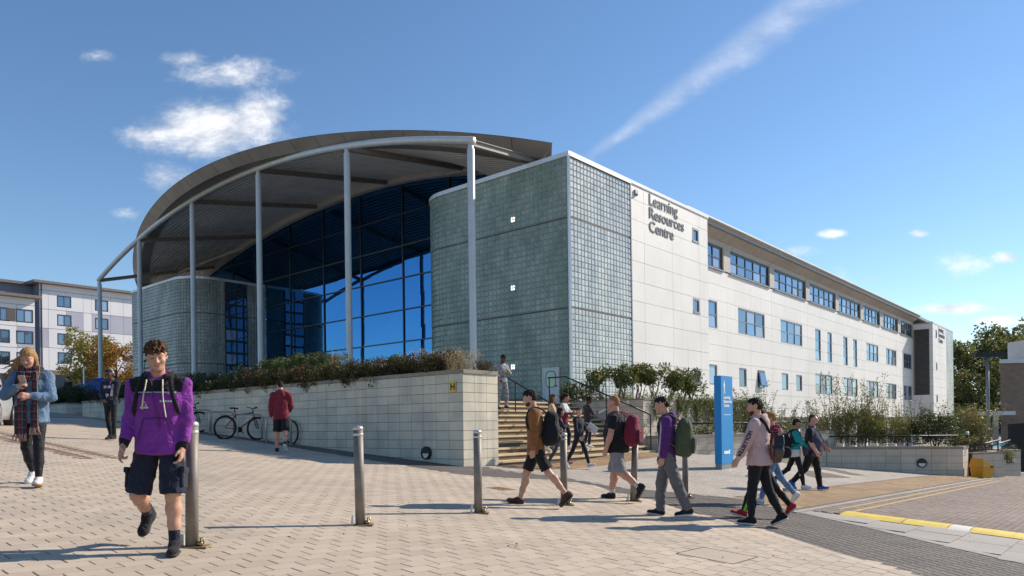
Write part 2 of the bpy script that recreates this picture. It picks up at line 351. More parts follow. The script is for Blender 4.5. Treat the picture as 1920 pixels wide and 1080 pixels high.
def pave(region, arange, brange, L, Wd, ga, gb, name, m, parent, nparts, top=.016, bond=.5, bev=.003, base=.004, stuffname=None, along='a', ymax=99, jit=.0012):
    na = np.arange(arange[0], arange[1], L); nb = np.arange(brange[0], brange[1], Wd)
    A, B = np.meshgrid(na, nb); A = A + (np.arange(len(nb)) % 2)[:, None] * L * bond; A = A.ravel(); B = B.ravel()
    ca, cb = A + L / 2, B + Wd / 2; P = ca[:, None] * DR - cb[:, None] * DL
    ok = inview(P) & region(ca, cb, P) & (P[:, 1] < ymax); A, B, P = A[ok], B[ok], P[ok]
    o = np.argsort(P[:, 0] ** 2 * .6 + P[:, 1] ** 2); A, B, P = A[o], B[o], P[o]; n = len(A)
    rgap = RNG.uniform(.5, 1.7, n)
    # one by one
    mb = MB(); la, lb = (L - ga) / 2, (Wd - gb) / 2
    fn = lambda x, y, z: (x * DR[0] - y * DL[0], x * DR[1] - y * DL[1], z)
    lo = [fn(x * la, y * lb, 0) for x, y in ((-1, -1), (1, -1), (1, 1), (-1, 1))]; hi = [fn(x * (la - bev), y * (lb - bev), top) for x, y in ((-1, -1), (1, -1), (1, 1), (-1, 1))]
    mb.hexa(lo + hi); me = mb.mesh(name, m)
    def place(k):
        q = link(name, me, parent); x, y = P[k]; z = gzf(x, y); d = .05
        q.location = (x, y, z + base + RNG.uniform(-1, 1) * jit)
        nx, ny = (gzf(x + d, y) - z) / d, (gzf(x, y + d) - z) / d
        q.rotation_euler = (math.atan(ny) + RNG.uniform(-1, 1) * .004, -math.atan(nx) + RNG.uniform(-1, 1) * .004, 0)
    # nearest ones in the frame are parts
    u = P[:, 0] / P[:, 1]; v = (gz(P[:, 0], P[:, 1]) - EYE) / P[:, 1]
    vis = (np.abs(u * FPX) < 965) & (YC - v * FPX < 1082); pick = np.zeros(n, bool); pick[np.where(vis)[0][:nparts]] = True
    for k in np.where(pick)[0]: place(k)
    r = ~pick; A, B, rg = A[r], B[r], rgap[r]; n = len(A)
    if n:
        x0, x1, y0, y1 = A + ga / 2 * rg, A + L - ga / 2 * rg, B + gb / 2, B + Wd - gb / 2
        def ring(b_):
            a4 = np.stack([x0 + b_, x1 - b_, x1 - b_, x0 + b_], 1); b4 = np.stack([y0 + b_, y0 + b_, y1 - b_, y1 - b_], 1)
            return a4[..., None] * DR - b4[..., None] * DL
        lo, hi = ring(0), ring(bev)
        zl = gz(lo[..., 0], lo[..., 1]) + base; zh = gz(hi[..., 0], hi[..., 1]) + base + top + RNG.uniform(-1, 1, (n, 1)) * jit + RNG.uniform(-1, 1, (n, 4)) * jit * .4
        V = np.concatenate([np.concatenate([lo, zl[..., None]], 2), np.concatenate([hi, zh[..., None]], 2)], 1).reshape(-1, 3)
        b = np.arange(n)[:, None, None] * 8; q = np.array([[4, 7, 6, 5], [0, 4, 5, 1], [1, 5, 6, 2], [2, 6, 7, 3], [3, 7, 4, 0]])
        Fq = (b + q[None]).reshape(-1, 4)
        # orientation: frame (DR,-DL) is left handed, so the rings run clockwise
        ob = link(stuffname or name + '_field', npmesh(name + '_field', V, Fq, m, pc=np.repeat(RNG.random(n), 5)), parent); ob['kind'] = 'stuff'
PX = lambda lst: [gat(*p) for p in lst]
BAND_LO = [(686, 863), (775, 878), (860, 892), (944, 898), (1029, 901), (1076, 906), (1130, 916), (1144, 924), (1209, 938), (1254, 951), (1296, 964), (1439, 998), (1564, 1038), (1710, 1080)]
BAND_HI = [(905, 882.5), (960, 886), (1023, 893), (1074, 900), (1144, 914), (1215, 921), (1293, 928), (1386, 937), (1430, 947), (1497, 963), (1622, 991), (1768, 1026), (1920, 1061)]
lo_, hi_ = PX(BAND_LO), PX(BAND_HI)
wallpt = lambda s, t: W0 + s * DR + t * DL
lo_ = [wallpt(-.85, 14.5), wallpt(-.8, 8)] + lo_[1:]; hi_ = [wallpt(-.03, 14.5), wallpt(-.03, 8), wallpt(-.03, -.03), wallpt(.6, -.03)] + hi_[1:]
ext = lambda l: l + [l[-1] + (l[-1] - l[-2]) / np.linalg.norm(l[-1] - l[-2]) * 7]
lo_, hi_ = ext(lo_), ext(hi_)
BAND = lo_ + hi_[::-1]
KERB_B, TACT_B, ROAD_A = -4.2, -5.6, 12.25
def on_band(P): return inpoly(P, BAND)
band_side = [np.array([60, -30.])] + lo_[::-1] + [wallpt(-.03, 40), np.array([60, 80.])]      # everything on the building side of the band
def build_paving():
    pv = tag(sheet('pavement', [ab(-6, -34), ab(11.88, -34), ab(11.88, -11.9), ab(33, -11.9), ab(42, -4.3), ab(12.2, -4.3), ab(12.2, 9), ab(-6, 9)], .003, M_JOINT, step=2.), kind='structure')
    side = lambda P: inpoly(P, band_side)
    strip = lambda a, b: ((b < -14.4) & (((a > 4.74) & (a < 4.98)) | ((a > 5.2) & (a < 5.46))))
    behind = lambda a, b: (a < 11.86) | (b > -11.85)
    pave(lambda a, b, P: ~on_band(P) & ~side(P) & ~strip(a, b) & (a < 11.8), (-4, 12), (-33, 4), .272, .165, .009, .003, 'paver', M_PAVER, pv, 300, stuffname='paver_field', bond=.5, ymax=30)
    pave(lambda a, b, P: ~on_band(P) & side(P) & (b < TACT_B - .12) & (a < 33) & behind(a, b), (11, 33), (-11.8, -5.7), .272, .165, .009, .004, 'grey_paver', M_PAVER2, pv, 120, stuffname='grey_paver_field', ymax=31)
    pave(lambda a, b, P: ~on_band(P) & side(P) & (b > KERB_B) & (a < ROAD_A - .02), (2, ROAD_A), (KERB_B, 9), .9, .6, .012, .012, 'slab', M_SLAB, pv, 60, stuffname='slab_field', bev=.004, top=.020)
    sheet('slab_bed', [ab(2, KERB_B), ab(ROAD_A - .02, KERB_B), ab(ROAD_A - .02, 9), ab(2, 9)], .012, M_SLAB, pv, step=1.5)
    pave(lambda a, b, P: strip(a, b), (4.5, 6), (-30, -14.3), .25, .165, .01, .005, 'brown_paver', M_BRN, pv, 80, stuffname='brown_paver_field')
    # dark grooved band: ribs that follow its curve
    def resample(l, n):
        l = np.array(l); d = np.r_[0, np.cumsum(np.linalg.norm(np.diff(l, axis=0), axis=1))]; q = np.linspace(0, d[-1], n)
        return np.c_[np.interp(q, d, l[:, 0]), np.interp(q, d, l[:, 1])]
    a_, b_ = resample(lo_, 90), resample(hi_, 90); rows = 15; V, Fq, pc = [], [], []
    for r in range(rows):
        for i in range(89):
            for half in (0, 1):
                f0, f1 = (r + .07) / rows, (r + .93) / rows; e0, e1 = i + half * .5 + .012, i + half * .5 + .488
                def pt(e, f):
                    k = int(e); w = e - k; A = a_[k] * (1 - w) + a_[k + 1] * w; B = b_[k] * (1 - w) + b_[k + 1] * w; return A * (1 - f) + B * f
                q = [pt(e0, f0), pt(e1, f0), pt(e1, f1), pt(e0, f1)]; c = sum(q) / 4; k = len(V)
                for p in q: V.append((p[0], p[1], gzf(*p) + .004))
                for p in q: p2 = c + (p - c) * .97; V.append((p2[0], p2[1], gzf(*p2) + .016))
                for z in ([4, 5, 6, 7], [0, 1, 5, 4], [1, 2, 6, 5], [2, 3, 7, 6], [3, 0, 4, 7]): Fq.append([k + y for y in z])
                pc += [random.random()] * 5
    # plain edge course on both sides of the band
    for ln, sg in ((a_, 1), (b_, -1)):
        V2, F2, p2 = [], [], []
        for i in range(89):
            d = ln[i + 1] - ln[i]; L = np.linalg.norm(d); d = d / L; nr = np.array([-d[1], d[0]]) * sg
            if sg < 0 and i < 30: continue
            for p, h in ((ln[i] + d * .004, .018), (ln[i + 1] - d * .004, .018), (ln[i + 1] - d * .004 + -nr * .17, .018), (ln[i] + d * .004 - nr * .17, .018)): V2.append((p[0], p[1], gzf(*p) + h + .004))
            k = len(V2) - 4; F2.append((k, k + 1, k + 2, k + 3)); p2.append(random.random())
        link('edge_course', npmesh('edge_course', V2, F2, M_PAVER if sg > 0 else M_SLAB, pc=p2), pv)['kind'] = 'stuff'
    ob = link('ribbed_band', npmesh('ribbed_band', V, Fq, M_RIB, pc=pc), pv); ob['kind'] = 'stuff'
    # road of brown blocks with its kerb, buff tactile strip, yellow lines
    rd = tag(sheet('road', [ab(ROAD_A, KERB_B + .12), ab(ROAD_A, 12), ab(60, 12), ab(60, KERB_B + .12)], .003, M_JOINT, step=2.5), kind='structure')
    pave(lambda a, b, P: (b > KERB_B + .13), (ROAD_A + .02, 38), (KERB_B + .14, 11), .2, .1, .007, .005, 'road_block', M_ROAD, rd, 300, stuffname='road_block_field', ymax=34)
    kb = MB(); me = MB()
    me.box(-.445, .445, -.055, .055, 0, .03, lambda x, y, z: (x * DR[0] - y * DL[0], x * DR[1] - y * DL[1], z)); kmesh = me.mesh('kerb_stone', M_SLAB)
    for k in range(22):
        P = ab(11.6 + .9 * k + .45, KERB_B + .06); q = link('kerb_stone', kmesh, pv); q.location = (P[0], P[1], gzf(*P) + .0)
        q.rotation_euler = (math.atan((gzf(P[0], P[1] + .3) - gzf(*P)) / .3), -math.atan((gzf(P[0] + .3, P[1]) - gzf(*P)) / .3), 0)
    me = MB(); fn = lambda x, y, z: (x * DR[0] - y * DL[0], x * DR[1] - y * DL[1], z)
    me.box(-.196, .196, -.196, .196, 0, .014, fn)
    for i in range(6):
        x = -.17 + .068 * i; me.box(x - .018, x + .018, -.18, .18, .014, .021, fn)
    tm = me.mesh('tactile_tile', M_TACT)
    for i in range(50):
        for j in range(3):
            a, b = 11.3 + .4 * i, TACT_B + .1 + .42 * j + .1
            if i < 3 and j > i + 0: pass
            P = ab(a, b)
            if inpoly(P[None], BAND)[0] or a < 11.4 + .35 * (2 - j): continue
            q = link('tactile_tile', tm, pv); q.location = (P[0], P[1], gzf(*P) + .005)
            q.rotation_euler = (math.atan((gzf(P[0], P[1] + .2) - gzf(*P)) / .2), -math.atan((gzf(P[0] + .2, P[1]) - gzf(*P)) / .2), 0)
    # buff tactile field at the foot of the steps
    for i in range(19):
        for j in range(3):
            P = wallpt(1.25 + .4 * i, -.22 - .4 * j)
            q = link('tactile_tile', tm, pv); q.location = (P[0], P[1], gzf(*P) + .0065)
            q.rotation_euler = (math.atan((gzf(P[0], P[1] + .2) - gzf(*P)) / .2), -math.atan((gzf(P[0] + .2, P[1]) - gzf(*P)) / .2), 0)
    pave(lambda a, b, P: ~on_band(P), (11.6, 31.5), (TACT_B - .12, TACT_B + .01), .2, .12, .01, .01, 'brown_paver', M_BRN, pv, 60, stuffname='brown_border_field', top=.018, bond=0)
    for k, (b0, a0, a1) in enumerate(((-3.87, 13.0, 30.5), (-3.62, 12.75, 30.5))):
        ln = sheet('yellow_line', [ab(a0, b0 - .04), ab(a1, b0 - .04), ab(a1, b0 + .04), ab(a0, b0 + .04)], .0245, M_YEL, rd, step=.8)
    return pv, rd
PAVE, ROAD = build_paving()

# ---------------------------------------------------------------- block walls
M_BLOCK = cellvar('pale_wall_block', (.67, .60, .46), .07, 1, .75, bump=.3, bs=90, var=.08, vs=1.2, col2=(.48, .46, .38), streak=.35)
M_BLOCK2 = cellvar('warm_wall_block', (.62, .53, .42), .07, 1, .75, bump=.3, bs=90, var=.08, vs=1.2, col2=(.52, .44, .34), streak=.3)
M_MORT = mat('dark_mortar', (.13, .11, .075), .95, var=.2, vs=8)
M_COPE = cellvar('coping_stone', (.33, .27, .215), .1, 1, .85, bump=.4, bs=80, var=.12, vs=2)
M_SOIL = mat('planting_soil', (.06, .045, .03), .95, var=.2, vs=5, bump=.8, bs=20)
BW, BH = .45, .2236
def block_wall(root, faces, ztop, m, nparts=300, cope=.09, zlow=None, thick=.3, k=1.0):
    """faces: list of (p0, p1) plan segments whose outer side is on the right when walking p0 to p1"""
    BW, BH = .45 * k, .2236 * k
    mb = MB(); mb.hexa([(-BW / 2 + .005, 0, 0), (BW / 2 - .005, 0, 0), (BW / 2 - .005, .02, 0), (-BW / 2 + .005, .02, 0), (-BW / 2 + .005, 0, BH - .01), (BW / 2 - .005, 0, BH - .01), (BW / 2 - .005, .02, BH - .01), (-BW / 2 + .005, .02, BH - .01)])
    full = mb.mesh('wall_block', m); todo = []; bk = MB()
    for p0, p1 in faces:
        p0, p1 = np.asarray(p0, float), np.asarray(p1, float); d = p1 - p0; L = np.linalg.norm(d); d /= L; nrm = np.array([d[1], -d[0]])
        n = max(1, round(L / BW)); w = L / n; ang = math.atan2(d[1], d[0])
        zt = ztop - cope + EYE
        for i in range(n):
            c = p0 + d * (i + .5) * w; g = (gzf(*(c + nrm * .1)) if zlow is None else zlow(c)) - .05; r = 0
            while zt - r * BH > g + .02:
                todo.append((c + nrm * .0, zt - (r + 1) * BH + .005, ang, w / BW, nrm)); r += 1
        a, b = p0 - nrm * .012, p1 - nrm * .012; a2, b2 = p0 - nrm * thick, p1 - nrm * thick
        zb = min(gzf(*p0), gzf(*p1)) - .6 if zlow is None else zlow(p0) - .3
        bk.hexa([(a[0], a[1], zb), (b[0], b[1], zb), (b2[0], b2[1], zb), (a2[0], a2[1], zb), (a[0], a[1], zt), (b[0], b[1], zt), (b2[0], b2[1], zt), (a2[0], a2[1], zt)])
        if cope:
            nc = max(1, round(L / .9))
            for i in range(nc):
                q0, q1 = p0 + d * (L / nc * i + .004), p0 + d * (L / nc * (i + 1) - .004); mb = MB(); mb.piece = random.random()
                o0, o1, i0, i1 = q0 + nrm * .035, q1 + nrm * .035, q0 - nrm * (thick + .02), q1 - nrm * (thick + .02)
                mb.hexa([(o0[0], o0[1], zt), (o1[0], o1[1], zt), (i1[0], i1[1], zt), (i0[0], i0[1], zt), (o0[0], o0[1], zt + cope), (o1[0], o1[1], zt + cope), (i1[0], i1[1], zt + cope), (i0[0], i0[1], zt + cope)])
                mb.build('coping_stone', M_COPE, root)
    bk.build('wall_core', M_MORT, root)
    todo.sort(key=lambda q: q[0][0] ** 2 + q[0][1] ** 2); rest = MB()
    for n_, (c, z, ang, sx, nrm) in enumerate(todo):
        if n_ < nparts:
            o = link('wall_block', full, root); o.location = (c[0] - nrm[0] * .012, c[1] - nrm[1] * .012, z); o.rotation_euler = (RNG.uniform(-.003, .003), 0, ang + math.pi); o.scale = (sx, 1, 1)
        else:
            rest.piece = random.random(); dx = np.array([math.cos(ang), math.sin(ang)]); h = sx * BW / 2 - .005
            a, b = c - dx * h - nrm * .012, c + dx * h - nrm * .012; a2, b2 = a + nrm * .02, b + nrm * .02
            rest.hexa([(a2[0], a2[1], z), (b2[0], b2[1], z), (b[0], b[1], z), (a[0], a[1], z), (a2[0], a2[1], z + BH - .01), (b2[0], b2[1], z + BH - .01), (b[0], b[1], z + BH - .01), (a[0], a[1], z + BH - .01)])
    if rest.f: rest.build('wall_block_field', m, root)['kind'] = 'stuff'
def build_walls():
    T0 = 24.2
    r = empty('planter_wall', wl(0, 0, -1), 'long pale block planter wall running from the steps past the bicycles', 'wall'); r['kind'] = 'thing'
    P = wallpt
    block_wall(r, [(P(0, T0), P(0, 0)), (P(0, 0), P(1.22, 0)), (P(1.22, 0), P(1.22, 5.0))], 1.305, M_BLOCK)
    so = MB(); so.box(.3, 1.0, .3, T0, 1.0, 1.17, wl); so.box(1.0, 6.4, 5.2, T0, .9, 1.15, wl); so.build('soil', M_SOIL, r)
    # low wall further left beyond the gap with little steps
    r2 = empty('low_wall', wl(0, 27, 0), 'low pale block wall under the dark hedge behind the scarf woman', 'wall'); r2['kind'] = 'thing'
    block_wall(r2, [(P(0, 36), P(0, 26.3)), (P(0, 26.3), P(1.5, 26.3))], 1.30, M_BLOCK, nparts=60, cope=.06)
    st = empty('side_steps', wl(.3, 25.2, .6), 'short flight of shaded side steps with a buff top edge beside the low wall', 'steps'); st['kind'] = 'thing'
    for i in range(5):
        mb = MB(); z0 = .55 + .15 * i; mb.box(.1 + .3 * i, 2.2, 24.4, 26.1, z0, z0 + .148, wl); mb.build('step', mat('step_concrete', (.30, .25, .19), .85, var=.1), st)
    mb = MB(); mb.box(1.25, 1.36, 24.4, 26.1, 1.3, 1.312, wl); mb.build('nosing', M_TACT, st)
    # right hand planters
    A = np.array([5.15, 23.55]); B = np.array([12.3, 28.2]); C = np.array([16.85, 26.95]); D = C + DR * 1.15
    r = empty('planter_wall', (A[0], A[1], gzf(*A)), 'upper part of the right hand block planter beside the blue sign', 'wall'); r['kind'] = 'thing'
    block_wall(r, [(A + DL * 2.0, A), (A, B), (B, B + DR * 1.0)], -.43, M_BLOCK2, 160)
    so = MB(); so.hexa([tuple(np.r_[q, z + EYE]) for z in (-1.4, -.56) for q in (A + DL * .25, B + DL * .25, B + DL * 5 + DR * 1, A + DL * 3)]); so.build('soil', M_SOIL, r)
    r = empty('planter_wall', (B[0], B[1], gzf(*B)), 'lower block planter with a round light, ending at the grit bin', 'wall'); r['kind'] = 'thing'
    B2 = B + np.array([.0, -.03]); E_ = D + DR * 3.5
    block_wall(r, [(B2, C), (C, D)], -1.04, M_BLOCK2, 160, k=1.2)
    so = MB(); so.hexa([tuple(np.r_[q, z + EYE]) for z in (-2.3, -1.17) for q in (B2 + DR * .2, C + DR * .2 + DL * .2, D + DL * 1.5 + DR * 3, B + DR * 6)]); so.build('soil', M_SOIL, r)
    # short ramp walls beyond the bin
    F0 = D + DR * .25 - DL * .1; F1 = F0 + np.array([1.6, .55]); F2 = F1 + np.array([.15, 1.0]); F3 = F2 + np.array([1.75, .75])
    r = empty('ramp_wall', (F0[0], F0[1], gzf(*F0)), 'short sloping ramp wall with ivy right of the orange grit bin', 'wall'); r['kind'] = 'thing'
    block_wall(r, [(F0, F1), (F1, F2), (F2, F3)], -1.33, M_BLOCK2, 90, cope=.06, k=1.2)
    # retaining wall behind, with ivy
    U0 = wallpt(9.05, .55); U1 = wallpt(19, .55)
    r = empty('retaining_wall', (U0[0], U0[1], 0), 'pale block retaining wall hung with ivy right of the steps', 'wall'); r['kind'] = 'thing'
    block_wall(r, [(U0 + DL * 3.2, U0), (U0, U1)], .82, M_BLOCK2, 300, cope=.05)
    so = MB(); so.hexa([tuple(np.r_[q, z + EYE]) for z in (-.5, .72) for q in (U0 + DR * .3 + DL * .25, U1 + DR * .3 + DL * .25, U1 + DL * 3 + DR * 1, U0 + DL * 4 + DR * .4)]); so.build('soil', M_SOIL, r)
    return (A, B, C, D), (U0, U1), (F0, F1, F2, F3)
PL, UW, RW = build_walls()
def build_steps():
    st = tag(empty('steps', wl(4, 0, -1)), 'broad flight of buff stone steps climbing behind the planter wall to the entrance', 'steps', None, 'thing')
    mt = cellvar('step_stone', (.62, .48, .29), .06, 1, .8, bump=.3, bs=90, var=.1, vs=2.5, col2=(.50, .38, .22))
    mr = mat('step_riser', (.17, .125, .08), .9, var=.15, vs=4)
    for i in range(12):
        z = -.90 + .15 * i; t0 = .3 * i; mb = MB()
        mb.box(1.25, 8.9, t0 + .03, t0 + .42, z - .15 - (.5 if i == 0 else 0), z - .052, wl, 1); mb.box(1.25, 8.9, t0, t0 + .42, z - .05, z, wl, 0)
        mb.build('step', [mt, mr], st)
    return st
STEPS = build_steps()
POD = .745
def build_podium():
    mb = MB()
    pts = [wallpt(.2, 24.2), wallpt(.3, 5.2), wallpt(1.3, 5.2), wallpt(1.25, 3.62), wallpt(9.0, 3.62), wallpt(10, 3.0), UW[1] + DR * .4 + DL * .2, C0 + 14 * DR - DL * 1, C0 + 15 * DR + 30 * DL, C0 + 8 * DR + 47 * DL, C0 - 4 * DR + 48 * DL]
    return tag(sheet_flat('podium', pts, POD, mat('podium_paving', (.38, .33, .27), .85, var=.1, vs=1.5)), kind='structure')
def sheet_flat(name, poly, h, m):
    mb = MB(); n = len(poly); b = [mb.vert((p[0], p[1], h + EYE)) for p in poly]; lo = [mb.vert((p[0], p[1], h + EYE - 3)) for p in poly]; mb.idx(b[::-1])
    for i in range(n): j = (i + 1) % n; mb.idx((b[i], b[j], lo[j], lo[i]))
    return mb.build(name, m)
PODIUM = build_podium()
# ---------------------------------------------------------------- the learning centre
M_PANEL = mat('white_cladding', (.79, .765, .72), .55, var=.04, vs=.35, bump=.05, bs=30, rnd=.02, streak=.16)
M_GAP = mat('cladding_gap', (.40, .37, .33), .9, var=.1)
M_ALU = mat('aluminium_trim', (.72, .73, .74), .35, .3, var=.04)
M_COLM = mat('pale_steel', (.62, .64, .63), .4, .1, var=.05, vs=1.5)
M_BEAM = mat('cream_steel', (.70, .67, .58), .5, var=.06)
M_DKB = mat('grey_steel_beam', (.30, .27, .235), .55, var=.08)
M_SOFF = mat('corrugated_soffit', (.80, .77, .71), .5, .0, var=.08, vs=.6)
M_FASC = mat('bronze_fascia', (.40, .35, .30), .45, .35, var=.09, vs=.8, rnd=.08)
M_ROOF = mat('roof_sheet', (.30, .29, .28), .5, .4, var=.06)
M_DARK = mat('dark_interior', (.025, .027, .03), .7, var=.1)
M_LOUV = mat('dark_louvre', (.045, .04, .042), .5, var=.1)
M_WFR = mat('dark_window_frame', (.06, .065, .075), .4, .3, var=.05)
M_WFG = mat('grey_window_frame', (.26, .28, .30), .45, .3, var=.05)
M_CURT = glassmat('blue_curtain_glass', (.062, .21, .43), (.004, .007, .014), .82, .012, .02)
M_WIN = glassmat('office_glass', (.46, .60, .76), (.02, .03, .045), .30, .02, .05, True)
M_BLIND = mat('pale_blind', (.42, .47, .52), .7, var=.1, vs=8)
M_LETT = mat('slate_lettering', (.055, .065, .085), .5, var=.05)
M_GBW = mat('glass_block_joint', (.43, .42, .38), .7, var=.15, vs=3)
def glassblock(name, c1, c2, spec, streaks):
    if name in MATS: return MATS[name]
    m = bpy.data.materials.new(name); m.use_nodes = True; t = NT(m.node_tree); p = t.n['Principled BSDF']
    a = t.node('ShaderNodeAttribute', attribute_name='piece').outputs['Fac']; oi = t.node('ShaderNodeObjectInfo').outputs['Random']
    geo = t.node('ShaderNodeNewGeometry').outputs['Position']
    r = t.math('FRACT', t.math('ADD', a, oi))
    mp = t.node('ShaderNodeMapping'); t.put(mp.inputs[0], geo); mp.inputs['Scale'].default_value = (.8, .8, .28)
    n = t.noise(mp.outputs[0], 1.0, 4, .6)
    b = t.mix(t.ramp(n, .36, .66), C4(c1), C4(c2))
    hs = t.node('ShaderNodeHueSaturation'); t.put(hs.inputs['Color'], b); t.put(hs.inputs['Value'], t.math('ADD', .87, t.math('MULTIPLY', r, .26)))
    t.put(p.inputs['Base Color'], hs.outputs[0]); p.inputs['Roughness'].default_value = .24; p.inputs['Specular IOR Level'].default_value = spec
    bm = t.node('ShaderNodeBump'); bm.inputs['Strength'].default_value = .35; bm.inputs['Distance'].default_value = .03
    t.put(bm.inputs['Height'], t.noise(geo, 9.0, 3)); t.put(p.inputs['Normal'], bm.outputs[0])
    MATS[name] = m; return m
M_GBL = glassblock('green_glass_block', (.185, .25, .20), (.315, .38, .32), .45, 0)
M_GBR = glassblock('sunlit_glass_block', (.44, .49, .49), (.60, .63, .60), 1.0, 0)  # sunshine on the long side is put into this paler block colour
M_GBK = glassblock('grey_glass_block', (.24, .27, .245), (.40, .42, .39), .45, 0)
TOP = 12.1; FB = (1.15, 5.17, 9.19)
def text_obj(s, size, m, depth, off=0., align='LEFT', space=1.0):
    cu = text_mesh(s, size, depth=depth, off=off, align=align, space=space); cu.materials.append(m); o = bpy.data.objects.new('t', cu); COL.objects.link(o)
    dg = bpy.context.evaluated_depsgraph_get(); me = bpy.data.meshes.new_from_object(o.evaluated_get(dg)); bpy.data.objects.remove(o); bpy.data.curves.remove(cu); me.name = 'lettering'; return me
LRC = empty('learning_centre', bl(10, 10, 0), 'long white clad library building with a curved canopy and glass block towers', 'building')
GP = .268
def zrf(t): return 15.45 - .00705 * (t - 23.65) ** 2
def zrb(t): return 17.25 - (.0052 if t > 24.3 else .0085) * (t - 24.3) ** 2
def zroof(s, t): w = (s + 3.5) / 10.2; return zrf(t) * (1 - w) + zrb(t) * w
def sF(t): return -5.0 + .0102 * (t - 24.65) ** 2
def rl(s, t, z):
    """roof point: the right hand edge draws in towards the back"""
    return bl(s, t + max(0, 1 - (t - 1.3) / 10) * max(0, s - sF(t)) * .85, z)
def build_glass_tower(s0, t0, mirror, nsingle, mats):
    """block courses along the outline: straight faces and one rounded corner"""
    run = []                                   # (plan point, outward angle) at each block centre, in building coordinates
    Rr = 2.2
    if not mirror:
        for i in range(19): run.append(((GP * (i + .5) + .07, 0.0), 'R'))
        n = int(8.15 / GP)
        for i in range(n): run.append(((0.0, GP * (i + .5) + .07), 'L'))
        tE = .07 + n * GP; na = round(Rr * math.pi / 2 / GP)
        for i in range(na):
            a = (i + .5) / na * math.pi / 2; run.append(((Rr - Rr * math.cos(a), tE + Rr * math.sin(a)), a))
        for i in range(16): run.append(((Rr + GP * (i + .5), tE + Rr), math.pi / 2))
    else:
        tE = 39.0; n = int((47.3 - tE) / GP)
        for i in range(n): run.append(((0.0, tE + GP * (i + .5)), 'L'))
        na = round(Rr * math.pi / 2 / GP)
        for i in range(na):
            a = (i + .5) / na * math.pi / 2; run.append(((Rr - Rr * math.cos(a), tE - Rr * math.sin(a)), -a))
        for i in range(17):
            if i in range(3, 10): continue
            run.append(((Rr + GP * (i + .5), tE - Rr), -math.pi / 2))
    h = GP / 2 - .011; d = .03; mb = MB()
    lo = [(-h, 0, -h), (h, 0, -h), (h, 0, h), (-h, 0, h)]; hi = [(-h + .03, -d, -h + .03), (h - .03, -d, -h + .03), (h - .03, -d, h - .03), (-h + .03, -d, h - .03)]
    def frust(mb, fn):
        b = len(mb.v)
        for p in lo + hi: mb.vert(fn(p))
        for q in ((4, 5, 6, 7), (0, 1, 5, 4), (1, 2, 6, 5), (2, 3, 7, 6), (3, 0, 4, 7)): mb.idx([b + i for i in q])
    protos = []
    for m in mats: mb = MB(); frust(mb, lambda p: p); protos.append(mb.mesh('glass_block', m))
    todo = []
    for (s, t), k in run:
        # outward normal in building coordinates
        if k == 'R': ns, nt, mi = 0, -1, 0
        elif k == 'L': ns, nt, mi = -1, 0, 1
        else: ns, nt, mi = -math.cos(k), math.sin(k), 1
        nw = ns * DR + nt * DL; ang = math.atan2(nw[1], nw[0]) + math.pi / 2
        z = FB[0] - GP * 2
        rows = [(FB[j] + .05 + (r + .5) * GP * .985, r) for j in range(3) for r in range(15 if j < 2 else 11)] + [(FB[0] - .03 - (r + .5) * GP, 0) for r in range(2)]
        for z, r in rows:
            q = bl(s, t, z); todo.append((q, ang, mi))
    cx = np.array([q[0] for q in todo], dtype=object)
    dist = [math.hypot(q[0][0], q[0][1]) - (6 if q[2] == 1 else 0) for q in todo]; order = np.argsort(dist)
    rest = [MB(), MB()]
    for c, k in enumerate(order):
        q, ang, mi = todo[k]
        if c < nsingle:
            o = link('glass_block', protos[mi], LRC); o.location = q; o.rotation_euler = (RNG.uniform(-.02, .02), 0, ang + RNG.uniform(-.02, .02))
        else:
            mb = rest[mi]; mb.piece = random.random(); ca, sa = math.cos(ang), math.sin(ang); e, f = RNG.uniform(-.003, .003, 2)
            frust(mb, lambda p: (q[0] + ca * p[0] - sa * (p[1] + e * (1 if p[0] > 0 else -1)), q[1] + sa * p[0] + ca * (p[1] + e * (1 if p[0] > 0 else -1)), q[2] + p[2]))
    for mb, m in zip(rest, mats):
        if mb.f: mb.build('glass_block_field', m, LRC)['kind'] = 'stuff'
    # backing in joint colour, capping and floor lines
    poly = [r[0] for r in run]; bk = MB()
    def outl(off):
        if not mirror: p = [(5.17, 0), (0, 0), (0, tE)] + [(Rr - Rr * math.cos(a), tE + Rr * math.sin(a)) for a in np.linspace(.1, math.pi / 2, 9)] + [(6.6, tE + Rr)]
        else: p = [(0, 47.3), (0, tE)] + [(Rr - Rr * math.cos(a), tE - Rr * math.sin(a)) for a in np.linspace(.1, math.pi / 2, 9)] + [(6.6, tE - Rr)]
        return p
    pl = outl(0); cs, ct = (3, 5) if not mirror else (3, 43)
    def band(mb, z0, z1, o):
        pts = []
        for i, (s, t) in enumerate(pl):
            a = np.array(pl[max(i - 1, 0)]); b = np.array(pl[min(i + 1, len(pl) - 1)]); tg = (b - a) / np.linalg.norm(b - a); nn = np.array([-tg[1], tg[0]])
            if not mirror and i == 1: nn = np.array([-1., -1.])
            elif mirror: nn = np.array([-tg[1], tg[0]]) * -1
            elif i == 0: nn = np.array([0, -1.])
            if not mirror and i > 1: nn = np.array([-tg[1], tg[0]]) * 1
            if (nn[0] * (s - cs) + nn[1] * (t - ct)) < 0: nn = -nn
            pts.append((s + nn[0] * o, t + nn[1] * o))
        for i in range(len(pts) - 1):
            (s0_, t0_), (s1_, t1_) = pts[i], pts[i + 1]; (u0, v0), (u1, v1) = pl[i], pl[i + 1]
            mb.hexa([bl(s0_, t0_, z0), bl(s1_, t1_, z0), bl(u1, v1, z0), bl(u0, v0, z0), bl(s0_, t0_, z1), bl(s1_, t1_, z1), bl(u1, v1, z1), bl(u0, v0, z1)])
    bk = MB()
